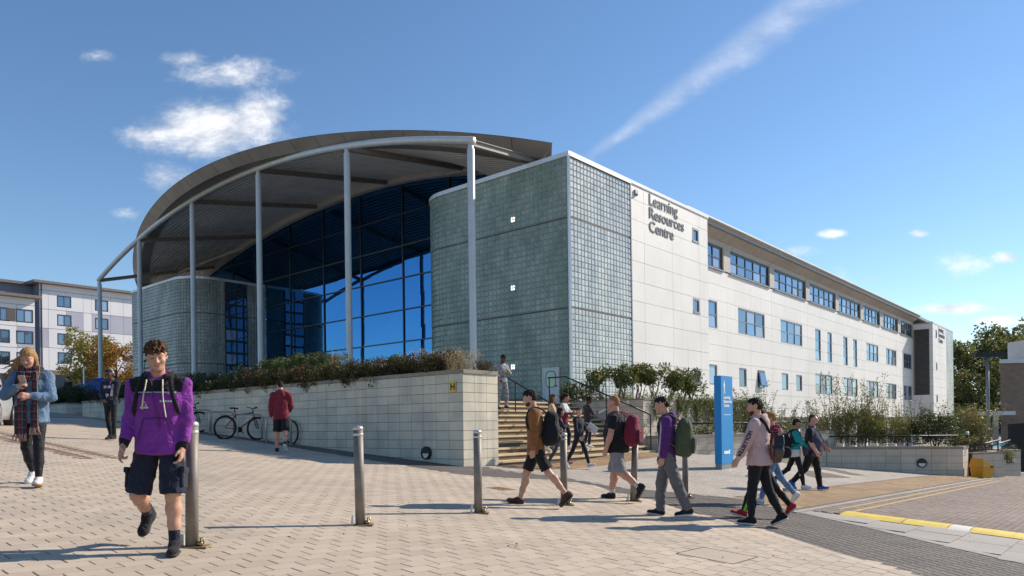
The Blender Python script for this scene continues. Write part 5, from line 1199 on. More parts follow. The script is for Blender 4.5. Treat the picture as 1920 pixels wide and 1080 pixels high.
def build_racks():
    def hoop():
        r = empty('cycle_hoop', (0, 0, 0), 'x', 'cycle rack', 'steel hoops for bicycles along the wall'); pts = [(-.4, 0, -.05), (-.4, 0, .66)] + [(-.4 + .13 - .13 * math.cos(a), 0, .66 + .13 * math.sin(a)) for a in (.4, .8, 1.2, 1.57)] + [(.4 - .13 + .13 * math.sin(a), 0, .66 + .13 * math.cos(a)) for a in (0, .4, .8, 1.2)] + [(.4, 0, .66), (.4, 0, -.05)]
        mb = MB(); mb.tube(pts, .025, 8); mb.build('tube', mat('hoop_steel', (.50, .50, .47), .35, .6, var=.05), r, True, True)
        for x in (-.4, .4): mb = MB(); mb.lathe([(.07, .0), (.07, .012)], 10, (x, 0, 0)); mb.build('foot_plate', M_BCAP, r, local=True)
        return r
    h = hoop()
    for i, (t, lab) in enumerate(((8.5, 'steel cycle hoop with the red and black bicycle leaning on it'), (10.25, 'steel cycle hoop left of the red and black bicycle, empty'), (11.75, 'steel cycle hoop nearest the dark bicycle by the purple sleeve'), (6.9, 'steel cycle hoop hidden behind the man in the maroon hoodie'))):
        o = h if i == 0 else copy_tree(h); q = wl(-.6, t); o.location = (q[0], q[1], gzf(q[0], q[1]) + .01); o.rotation_euler.z = YAW; o['label'] = lab
build_racks()
def bicycle(label, s, t, fc, rz=0, lean=.08, hb=True):
    q = wl(s, t); z = gzf(q[0], q[1]) + .02; r = empty('bicycle', (q[0], q[1], z), label, 'bicycle', rz=YAW + rz); r.rotation_euler.x = lean
    gx = math.atan((gzf(q[0] + DR[0] * .5, q[1] + DR[1] * .5) - gzf(q[0] - DR[0] * .5, q[1] - DR[1] * .5)))
    fm = mat(fc[0], fc[1], .4, .1, var=.04, coord='obj'); bk = mat('bike_black', (.018, .018, .02), .5, var=.05, coord='obj'); gr = mat('bike_alloy', (.45, .45, .46), .35, .7, var=.05, coord='obj')
    def wheel(x):
        mb = MB(); R0 = .345
        pts = [(x + R0 * math.cos(a), 0, R0 + .0 + R0 * math.sin(a) * 1) for a in np.linspace(0, 2 * math.pi, 33)]
        mb.tube(pts, .026, 8, cap=False); w = mb.build('wheel', bk, r, True, True)
        mb = MB(); mb.tube([(x + .312 * math.cos(a), 0, R0 + .312 * math.sin(a)) for a in np.linspace(0, 2 * math.pi, 33)], .011, 6, cap=False); mb.build('rim', gr if fc[2] else bk, w, True, True)
        mb = MB()
        for k in range(20): a = 2 * math.pi * k / 20; mb.tube([(x, .02 * (-1) ** k, R0), (x + .31 * math.cos(a), 0, R0 + .31 * math.sin(a))], .0016, 3, cap=False)
        mb.tube([(x, -.04, R0), (x, .04, R0)], .022, 8); mb.build('spokes', gr, w, local=True)
    wheel(-.53); wheel(.53); R0 = .345
    bb, st, hd, hl = (-.10, 0, .30), (-.24, 0, .80), (.36, 0, .83), (.40, 0, .70)
    mb = MB(); mb.tube([bb, st], .018, 8); mb.tube([(-.22, 0, .74), hd], .019, 8); mb.tube([bb, hl], .022, 8); mb.tube([hd, hl], .022, 8)
    for y in (-.05, .05): mb.tube([(bb[0], y * .6, bb[2]), (-.53, y, R0)], .011, 6); mb.tube([(-.225, y * .5, .72), (-.53, y, R0)], .010, 6)
    mb.build('frame', fm, r, True, True)
    mb = MB()
    for y in (-.06, .06): mb.tube([(.41, y, .66), (.53, y, R0)], .016, 6)
    mb.tube([(.41, -.06, .67), (.41, .06, .67)], .02, 6); mb.tube([hd, (.33, 0, .95)], .016, 6); mb.build('fork', bk, r, True, True)
    mb = MB(); mb.tube([(.30, -.31, 1.0), (.36, -.1, .96), (.37, 0, .955), (.36, .1, .96), (.30, .31, 1.0)], .014, 8); mb.tube([(.30, -.31, 1.0), (.28, -.20, .99)], .02, 6); mb.build('handlebar', bk, r, True, True)
    mb = MB(); mb.tube([st, (-.265, 0, .92)], .014, 6); mb.tube([(-.40, 0, .935), (-.28, 0, .945), (-.14, 0, .925)], [.06, .05, .018], 8, ry=.025); mb.build('saddle', bk, r, True, True)
    mb = MB(); mb.lathe([(.09, 0), (.09, .012)], 16); 
    for v in range(len(mb.v)): x, y, zz = mb.v[v]; mb.v[v] = (bb[0] + x, -.06 - zz, bb[2] + y)
    mb.tube([(bb[0], -.08, bb[2]), (bb[0] + .12, -.09, bb[2] - .12)], .011, 6); mb.tube([(bb[0], .08, bb[2]), (bb[0] - .12, .09, bb[2] + .12)], .011, 6); mb.build('crank', bk, r, True, True)
    mb = MB(); a, b = (-.72, 0, .73), (-.28, 0, .72); mb.tube([a, b], .05, 6, ry=.008); mb.build('mudguard', bk, r, True, True)
    r.rotation_mode = 'QUATERNION'; r.rotation_quaternion = (Matrix.Rotation(YAW + rz, 3, 'Z') @ Matrix.Rotation(-gx, 3, 'Y') @ Matrix.Rotation(lean, 3, 'X')).to_quaternion()
    return r
bicycle('red and black mountain bicycle leaning on a hoop beside the man in the maroon hoodie', -.72, 8.82, ('bike_red', (.36, .03, .025), 0), 0, .05)
bicycle('dark bicycle standing at the far hoop beyond the purple sleeve', -.72, 12.6, ('bike_dark', (.03, .03, .035), 0), .1, .05)
def loose_wheel():
    q = wl(-.12, 7.0); r = empty('spare_wheel', (q[0], q[1], gzf(q[0], q[1]) + .02), 'lone black bicycle wheel leaning on the wall behind the maroon hoodie man', 'bicycle wheel', rz=YAW - R(90)); bk = MATS['bike_black']
    mb = MB(); mb.tube([(.34 * math.cos(a), .0, .345 + .34 * math.sin(a)) for a in np.linspace(0, 6.2832, 33)], .028, 8, cap=False); mb.build('tyre', bk, r, True, True)
    mb = MB(); mb.tube([(0, -.03, .345), (0, .03, .345)], .03, 8)
    for k in range(16): a = 6.2832 * k / 16; mb.tube([(0, 0, .345), (.32 * math.cos(a), 0, .345 + .32 * math.sin(a))], .0025, 3, cap=False)
    mb.build('spokes', MATS['bike_alloy'], r, local=True)
loose_wheel()
def car(label, loc, rz, colr, name='parked_car'):
    r = empty(name, loc, label, 'car', rz=rz or .0001); m = mat('car_paint_' + name + label.split()[0], colr, .25, .25, var=.02, coord='obj')
    st = [(-2.05, .45, .62, .62, .62), (-2.0, .28, .85, .85, .74), (-1.5, .22, .92, .95, .86), (-.9, .2, .93, 1.40, .88), (-.3, .2, .92, 1.47, .88), (.35, .2, .90, 1.40, .88), (1.05, .2, .88, .93, .87), (1.75, .25, .78, .80, .80), (2.03, .30, .62, .64, .70), (2.1, .42, .52, .52, .55)]
    V, Fq = [], []
    for (x, zb, zl, zr, w) in st: wr = w * (.72 if zr > zl + .2 else .9); V += [(x, -w * .94, zb), (x, -w, (zb + zl) / 2), (x, -w * .97, zl), (x, -wr, zr), (x, wr, zr), (x, w * .97, zl), (x, w, (zb + zl) / 2), (x, w * .94, zb)]
    for i in range(len(st) - 1):
        for j in range(8): a, b = i * 8 + j, i * 8 + (j + 1) % 8; Fq.append((a, a + 8, b + 8, b))
    me = npmesh('body', V, Fq, m, smoothed=True); link('body', me, r, True)
    mb = MB()
    for sg in (-1, 1):
        f = lambda x, zz, w: (x, sg * w, zz); mb.face([f(-1.35, .97, .855), f(.92, .95, .855), f(.30, 1.34, .67), f(-.85, 1.34, .67)])
    mb.build('side_window', glassmat('car_glass', (.5, .55, .6), (.01, .012, .015), .3), r, local=True)
    mb = MB(); mb.face([(1.0, -.74, .96), (1.0, .74, .96), (.42, .60, 1.39), (.42, -.60, 1.39)]); mb.build('windscreen', MATS['car_glass'], r, local=True)
    tm = mat('tyre', (.02, .02, .02), .8, var=.05, coord='obj'); rm = mat('alloy_rim', (.5, .5, .52), .3, .8, var=.05, coord='obj')
    for x in (-1.3, 1.32):
        for sg in (-1, 1):
            mb = MB(); mb.tube([(x, sg * .66, .32), (x, sg * .895, .32)], .32, 18); w = mb.build('wheel', tm, r, local=True); mb = MB()
            mb.tube([(x, sg * .88, .32), (x, sg * .902, .32)], .065, 8)
            for k in range(5): a = 6.2832 * k / 5; mb.tube([(x, sg * .90, .32), (x + .2 * math.cos(a), sg * .90, .32 + .2 * math.sin(a))], .028, 5)
            mb.tube([(x + .215 * math.cos(a), sg * .9, .32 + .215 * math.sin(a)) for a in np.linspace(0, 6.2832, 21)], .022, 5, cap=False); mb.build('rim', rm, w, local=True)
    for sg in (-1, 1): mb = MB(); mb.tube([(1.9, sg * .55, .62), (2.04, sg * .5, .60)], [.13, .10], 8, ry=.06); mb.build('headlight', M_BCAP, r, local=True)
c1 = at(186, 745, 50); car('blue parked hatchback seen beyond the steps and hedge', (c1[0], 50, cpz + EYE), R(195), (.01, .075, .42))
c2 = gat(-58, 800); car('silver car cut off by the left picture edge behind the woman', (c2[0], c2[1], gzf(*c2)), R(-62), (.52, .54, .56))
def build_far_right():
    # brick building with white coping, tank, porch; lamp post; gate
    YB = 52.0; q = at(1875, 674, YB); x0 = q[0]; zt = q[2]; zb = gzf(x0, YB) - 1.5; r = empty('brick_building', (x0 + 6, YB + 5, zb + 1.5), 'plain brown brick building with a flat white coping at the right picture edge', 'building')
    sk = 12 * x0 / YB + .4; mb = MB(); mb.hexa([(x0, YB, zb), (x0 + 14, YB, zb), (x0 + 14 + sk, YB + 12, zb), (x0 + sk, YB + 12, zb), (x0, YB, zt - .3), (x0 + 14, YB, zt - .3), (x0 + 14 + sk, YB + 12, zt - .3), (x0 + sk, YB + 12, zt - .3)]); w = mb.build('wall', M_GAP, r); bm = cellvar('plain_brick', (.27, .185, .135), .12, 1, .85, bump=.3, bs=30, var=.08, vs=.6); br = MB()
    z = zt - .45; k = 0
    while z > zb + 1.0:
        x = x0 - .005 + (k % 2) * -.22
        while x < x0 + 2.6: br.piece = random.random(); br.box(max(x, x0), x + .43, YB - .02, YB, z, z + .135); x += .45
        z -= .15; k += 1
    br.build('brick_field', bm, r)['kind'] = 'stuff'
    mb = MB(); mb.hexa([(x0 - .12, YB - .12, zt - .28), (x0 + 14, YB - .12, zt - .28), (x0 + 14 + sk, YB + 12, zt - .28), (x0 + sk - .1, YB + 12, zt - .28), (x0 - .12, YB - .12, zt), (x0 + 14, YB - .12, zt), (x0 + 14 + sk, YB + 12, zt), (x0 + sk - .1, YB + 12, zt)]); mb.build('coping', mat('white_coping', (.62, .63, .64), .5, var=.04), r)
    t0 = at(1906, 640, YB + 3); mb = MB(); mb.box(t0[0], t0[0] + 2.5, YB + 2, YB + 4, zt, t0[2]); mb.build('roof_tank', MATS['white_coping'], r)
    for (p, y) in ((1873, 737), (1876, 756)): v = at(p, y, YB - .2); mb = MB(); mb.tube([(v[0] - .12, YB - .3, v[2] - .05), (v[0] + .12, YB, v[2] + .05)], .07, 6); mb.build('wall_vent', MATS['white_coping'], r)
    a, b = at(1857, 770, YB - 1.5), at(1895, 778, YB - 1.5); mb = MB(); mb.box(a[0], b[0], YB - 2, YB - .03, b[2], a[2] - .05); mb.build('porch_canopy', MATS['white_coping'], r)
    a, b = at(1858, 778, YB - .7), at(1871, 835, YB - .7); mb = MB(); mb.box(a[0] + .1, b[0], YB - .8, YB - .7, b[2], a[2]); mb.build('porch_glass', M_WIN, r)
    # dark gate
    g = gat(1903, 884); Z = gzf(*g); t = at(1890, 795, g[1]); r = empty('timber_gate', (g[0], g[1], Z), 'tall near black boarded gate at the right picture edge', 'gate'); gm = mat('black_boards', (.018, .016, .016), .7, var=.1, vs=4)
    for k in range(14): mb = MB(); x = t[0] + .15 * k; mb.box(x, x + .142, g[1] - .02 + .3 * k * .15, g[1] + .02 + .3 * k * .15, Z - .2, t[2] + .006 * k); mb.build('board', gm, r)
    # lamp post
    u = at(1851, 668, 40); gzz = gzf(u[0], 40); r = empty('lamp_post', (u[0], 40, gzz), 'grey lamp post with a wide flat black double lantern in front of the wood', 'lamp post')
    mb = MB(); mb.tube([(u[0], 40, gzz), (u[0], 40, u[2])], [.11, .08], 10); mb.build('pole', mat('lamp_grey', (.24, .25, .26), .5, .2, var=.05), r, True)
    a, b = at(1824, 664, 40), at(1882, 664, 40)
    for s0, s1 in ((a[0], u[0] - .04), (u[0] + .04, b[0])): mb = MB(); mb.hexa([(s0, 39.75, u[2] - .05), (s1, 39.75, u[2] - .05), (s1, 40.25, u[2] - .05), (s0, 40.25, u[2] - .05), (s0 + .05, 39.8, u[2] + .17), (s1, 39.8, u[2] + .2), (s1, 40.2, u[2] + .2), (s0 + .05, 40.2, u[2] + .17)]); mb.build('lantern', M_BLK, r)
    # clutter by the porch: covered skip and post light
    g = at(1853, 838, 34); mb = MB(); bz = gzf(g[0], 34); mb.hexa([(g[0] - .9, 33.6, bz), (g[0] + .8, 33.6, bz), (g[0] + .8, 35, bz), (g[0] - .9, 35, bz), (g[0] - 1.1, 33.4, bz + 1.0), (g[0] + 1.0, 33.4, bz + 1.0), (g[0] + 1.0, 35.2, bz + 1.0), (g[0] - 1.1, 35.2, bz + 1.0)]); r = tag(mb.build('skip', mat('skip_blue', (.02, .05, .13), .6, var=.1)), 'dark blue skip with a teal cover beyond the ramp rail', 'skip')
    mb = MB(); V = [(g[0] - 1.1 + 2.1 * i / 5, 33.4 + 1.8 * j / 3, bz + 1.03 + .28 * math.sin(i * 1.9 + j) * .5 + .2) for i in range(6) for j in range(4)]
    for v in V: mb.vert(v)
    for i in range(5):
        for j in range(3): mb.idx((i * 4 + j, i * 4 + j + 4, i * 4 + j + 5, i * 4 + j + 1))
    mb.build('cover', mat('teal_cover', (.03, .22, .26), .5, var=.1), r)
    a = at(1813, 838, 28.2); b = at(1813, 815, 28.2); mb = MB(); mb.tube([a, b], .07, 10); r = tag(mb.build('post_light', M_BLK), 'short black post light on the planter corner', 'light'); mb = MB(); mb.lathe([(.075, 0), (.075, .10), (.03, .13)], 10, tuple(b)); mb.build('lens', mat('diffuser', (.7, .7, .66), .4), r)
    # pole sign by the flats
    a = at(157, 690, 46); mb = MB(); mb.tube([(a[0], 46, cpz + EYE), tuple(a)], .05, 6); tag(mb.build('flag_pole', M_ALU), 'thin pale pole in front of the brick base of the flats', 'pole')
build_far_right()
# ---------------------------------------------------------------- people: smooth bodies grown from distance fields
def surface_net(F, org, h):
    """surface of the zero level of a sampled distance field, as quads"""
    S = F < 0; nx, ny, nz = F.shape
    c = [(i, j, k) for i in (0, 1) for j in (0, 1) for k in (0, 1)]; cs = [S[i:nx - 1 + i, j:ny - 1 + j, k:nz - 1 + k] for i, j, k in c]
    s = sum(q.astype(np.int8) for q in cs); act = (s > 0) & (s < 8); ids = -np.ones(act.shape, np.int64); idx = np.argwhere(act); ids[act] = np.arange(len(idx))
    if not len(idx): return np.zeros((0, 3)), np.zeros((0, 4), int)
    val = np.stack([F[idx[:, 0] + i, idx[:, 1] + j, idx[:, 2] + k] for i, j, k in c], 1); acc = np.zeros((len(idx), 3)); cnt = np.zeros(len(idx)); ca = np.array(c, float)
    for a in range(8):
        for b in range(a + 1, 8):
            if np.abs(ca[a] - ca[b]).sum() != 1: continue
            x = (val[:, a] < 0) != (val[:, b] < 0); t = np.where(x, val[:, a] / (val[:, a] - val[:, b] + 1e-12), 0)
            acc += np.where(x[:, None], ca[a] + t[:, None] * (ca[b] - ca[a]), 0); cnt += x
    V = org + (idx + acc / cnt[:, None]) * h; Fs = []
    for ax in range(3):
        sh = [slice(None)] * 3; lo = list(sh); hi = list(sh); lo[ax] = slice(0, -1); hi[ax] = slice(1, None)
        A, B = S[tuple(lo)], S[tuple(hi)]; e = np.argwhere(A != B); o1, o2 = [(1, 2), (2, 0), (0, 1)][ax]; ok = (e[:, o1] > 0) & (e[:, o2] > 0) & (e[:, o1] < F.shape[o1] - 1) & (e[:, o2] < F.shape[o2] - 1); e = e[ok]
        def g(d1, d2):
            q = e.copy(); q[:, o1] -= d1; q[:, o2] -= d2; return ids[q[:, 0], q[:, 1], q[:, 2]]
        quad = np.stack([g(1, 1), g(0, 1), g(0, 0), g(1, 0)], 1); fl = S[e[:, 0], e[:, 1], e[:, 2]]; quad[~fl] = quad[~fl][:, ::-1]; Fs.append(quad)
    return V, np.concatenate(Fs)
V3 = lambda *a: np.array(a, float)
class Field:
    """union of rounded shapes; each primitive only touches the cells round it"""
    def __init__(s): s.p = []; s.post = []
    def _add(s, fn, lo, hi, k, cut): s.p.append((fn, np.asarray(lo, float), np.asarray(hi, float), k, cut)); return s
    def cap(s, a, b, ra, rb=None, k=.015, flat=None, cut=False):
        """tapered capsule; flat=(u, v, f) squeezes it by f along the direction v"""
        a, b = np.asarray(a, float), np.asarray(b, float); rb = ra if rb is None else rb; d = b - a; L2 = max(d @ d, 1e-9); r = max(ra, rb) + .06
        if flat is not None: fv, ff = np.asarray(flat[0], float) / np.linalg.norm(flat[0]), flat[1]
        def fn(P):
            t = np.clip(((P - a) @ d) / L2, 0, 1); Q = P - a - t[..., None] * d
            if flat is not None:
                q = Q @ fv; n2 = (Q ** 2).sum(-1) - q ** 2 + (q / ff) ** 2; return (np.sqrt(np.maximum(n2, 1e-12)) - (ra + (rb - ra) * t)) * min(1, ff * 1.25)
            return np.sqrt((Q ** 2).sum(-1)) - (ra + (rb - ra) * t)
        return s._add(fn, np.minimum(a, b) - r, np.maximum(a, b) + r, k, cut)
    def cyl(s, a, b, ra, rb, k=.01, flat=None, e=.008):
        """tapered cylinder with flat ends"""
        a, b = np.asarray(a, float), np.asarray(b, float); d = b - a; L = np.linalg.norm(d); d = d / L; r = max(ra, rb) * 1.3 + .05
        if flat is not None: fv, ff = np.asarray(flat[0], float) / np.linalg.norm(flat[0]), flat[1]
        def fn(P):
            x = (P - a) @ d; Q = P - a - x[..., None] * d; n2 = (Q ** 2).sum(-1)
            if flat is not None: q = Q @ fv; n2 = n2 - q ** 2 + (q / ff) ** 2
            t = np.clip(x / L, 0, 1); u = np.sqrt(np.maximum(n2, 1e-12)) - (ra + (rb - ra) * t) + e; w = np.abs(x - L / 2) - L / 2 + e
            return np.minimum(np.maximum(u, w), 0) + np.sqrt(np.maximum(u, 0) ** 2 + np.maximum(w, 0) ** 2) - e
        return s._add(fn, np.minimum(a, b) - r, np.maximum(a, b) + r, k, False)
    def ell(s, c, r, M=None, k=.015, cut=False, p=2.0):
        c, r = np.asarray(c, float), np.asarray(r, float); M = np.eye(3) if M is None else np.asarray(M, float); R_ = max(r) * 1.15 + .06
        def fn(P):
            q = np.abs((P - c) @ M) / r; n = (q ** p).sum(-1) ** (1 / p); return (n - 1) * min(r)
        return s._add(fn, c - R_, c + R_, k, cut)
    def box(s, c, r, M=None, e=.02, k=.01, cut=False):
        c, r = np.asarray(c, float), np.asarray(r, float); M = np.eye(3) if M is None else np.asarray(M, float); R_ = np.linalg.norm(r) + .06
        def fn(P):
            q = np.abs((P - c) @ M) - (r - e); return np.sqrt((np.maximum(q, 0) ** 2).sum(-1)) + np.minimum(q.max(-1), 0) - e
        return s._add(fn, c - R_, c + R_, k, cut)
    def loft(s, pts, wx, wy, axx, k=.02, p=2.3):
        """trunk: rounded cross sections along a line of points; axx the sideways direction"""
        pts = np.asarray(pts, float); wx, wy = np.asarray(wx, float), np.asarray(wy, float); axx = np.asarray(axx, float); R_ = max(wx.max(), wy.max()) + .08; n = len(pts)
        up = (pts[-1] - pts[0]) / np.linalg.norm(pts[-1] - pts[0]); tp = (pts - pts[0]) @ up
        def fn(P):
            x = (P - pts[0]) @ up; t = np.clip(x, tp[0], tp[-1]); C = np.stack([np.interp(t, tp, pts[:, i]) for i in range(3)], -1)
            Q = P - C; qx = Q @ axx; fy = np.cross(up, axx); qy = Q @ fy; a, b = np.interp(t, tp, wx), np.interp(t, tp, wy)
            n_ = (np.abs(qx / a) ** p + np.abs(qy / b) ** p + 1e-12) ** (1 / p); u = (n_ - 1) * np.minimum(a, b); w = np.maximum(tp[0] - x, x - tp[-1])
            e = .03; u = u + e; w = w + e
            return np.minimum(np.maximum(u, w), 0) + np.sqrt(np.maximum(u, 0) ** 2 + np.maximum(w, 0) ** 2) - e
        return s._add(fn, pts.min(0) - R_, pts.max(0) + R_, k, False)
    def build(s, h, disp=None):
        lo = np.min([q[1] for q in s.p if not q[4]], 0) - h * 2; hi = np.max([q[2] for q in s.p if not q[4]], 0) + h * 2; n = np.ceil((hi - lo) / h).astype(int) + 1
        F = np.full(n, .08, np.float32)
        ax = [lo[i] + h * np.arange(n[i]) for i in range(3)]
        for fn, a, b, k, cut in s.p:
            i0 = np.maximum(((a - lo) / h).astype(int), 0); i1 = np.minimum(((b - lo) / h).astype(int) + 2, n)
            if (i1 <= i0).any(): continue
            sl = tuple(slice(i0[i], i1[i]) for i in range(3)); G = np.stack(np.meshgrid(*[ax[i][i0[i]:i1[i]] for i in range(3)], indexing='ij'), -1); d = fn(G).astype(np.float32); f = F[sl]
            if cut: F[sl] = np.maximum(f, -d)
            elif k > 0: q = np.maximum(k - np.abs(f - d), 0) / k; F[sl] = np.minimum(f, d) - q * q * k * .25
            else: F[sl] = np.minimum(f, d)
        if disp is not None or s.post:
            m = np.abs(F) < .05; ii = np.argwhere(m); P = lo + ii * h
            if disp is not None: F[m] += disp(P).astype(np.float32)
        if s.post:
            G = np.stack(np.meshgrid(*ax, indexing='ij'), -1)
            for fn in s.post: F = np.maximum(F, fn(G).astype(np.float32))
        return surface_net(F, lo, h)
def folds(seed, amp, sc=1.0, dirn=(0, 0, 1), aniso=.45):
    g = np.random.default_rng(seed); K = g.normal(size=(9, 3)); K /= np.linalg.norm(K, axis=1)[:, None]; d = np.asarray(dirn, float); d /= np.linalg.norm(d); K = K - (1 - aniso) * (K @ d)[:, None] * d if aniso < 1 else K; K *= g.uniform(14, 46, (9, 1)) * sc; ph = g.uniform(0, 6.28, 9)
    def f(P): q = np.sin(P @ K.T + ph + .8 * np.sin(P @ K[::-1].T * .5)); return amp * (np.abs(q).mean(-1) - .6) * 2.6
    return f
def rot(ax, a):
    c, s = math.cos(a), math.sin(a); return {'x': np.array([[1, 0, 0], [0, c, -s], [0, s, c]]), 'y': np.array([[c, 0, s], [0, 1, 0], [-s, 0, c]]), 'z': np.array([[c, -s, 0], [s, c, 0], [0, 0, 1]])}[ax]
def nrm(v): return np.asarray(v, float) / np.linalg.norm(v)
CLOTH = {}
def cloth(name, col, rough=.85, var=.07, col2=None, sheen=.1, bump=.25, bs=260):
    if 'cloth_' + name in MATS: return MATS['cloth_' + name]
    m = mat('cloth_' + name, col, rough, 0, var, 9, bump, bs, col2, sheen=sheen, spec=.2, coord='obj'); t = NT(m.node_tree); p = t.n['Principled BSDF']; old = p.inputs['Normal'].links[0].from_node
    co = t.node('ShaderNodeTexCoord').outputs['Object']; n = t.node('ShaderNodeTexNoise'); t.put(n.inputs['Vector'], co); n.inputs['Scale'].default_value = 9.; n.inputs['Detail'].default_value = 5.; n.inputs['Distortion'].default_value = 1.2
    rd = t.math('SUBTRACT', 1.0, t.math('ABSOLUTE', t.math('MULTIPLY', t.math('SUBTRACT', n.outputs[0], .5), 5.0)), clamp=True)
    b = t.node('ShaderNodeBump'); b.inputs['Strength'].default_value = .55; b.inputs['Distance'].default_value = .022; t.put(b.inputs['Height'], rd); t.l.new(old.outputs[0], b.inputs['Normal']); t.put(p.inputs['Normal'], b.outputs[0]); return m
M_SKIN = {}
def skin(name, c):
    if 'skin_' + name in MATS: return MATS['skin_' + name]
    m = mat('skin_' + name, c, .5, 0, .06, 14, .08, 160, (c[0] * .88, c[1] * .74, c[2] * .68), coord='obj', spec=.4); p = m.node_tree.nodes['Principled BSDF']
    p.inputs['Subsurface Weight'].default_value = .12; p.inputs['Subsurface Radius'].default_value = (.02, .008, .004); p.inputs['Subsurface Scale'].default_value = .5; return m
SK_L, SK_P, SK_M, SK_D = skin('light', (.56, .33, .225)), skin('pink', (.60, .335, .245)), skin('tan', (.40, .225, .14)), skin('deep', (.085, .045, .030))
def hairmat(n, c, c2=None): return mat('hair_' + n, c, .65, 0, .2, 30, .8, 180, c2, coord='obj', spec=.15)
M_EYE = mat('eye_dark', (.03, .022, .018), .3, var=.01); M_LIP = mat('lip', (.42, .165, .13), .5, var=.04); M_SOLE = mat('white_sole', (.68, .66, .62), .7, var=.06, coord='obj'); M_SOLEB = mat('dark_sole', (.03, .03, .03), .7, var=.06, coord='obj'); M_SOLEG = mat('gum_sole', (.30, .17, .08), .7, var=.06, coord='obj')

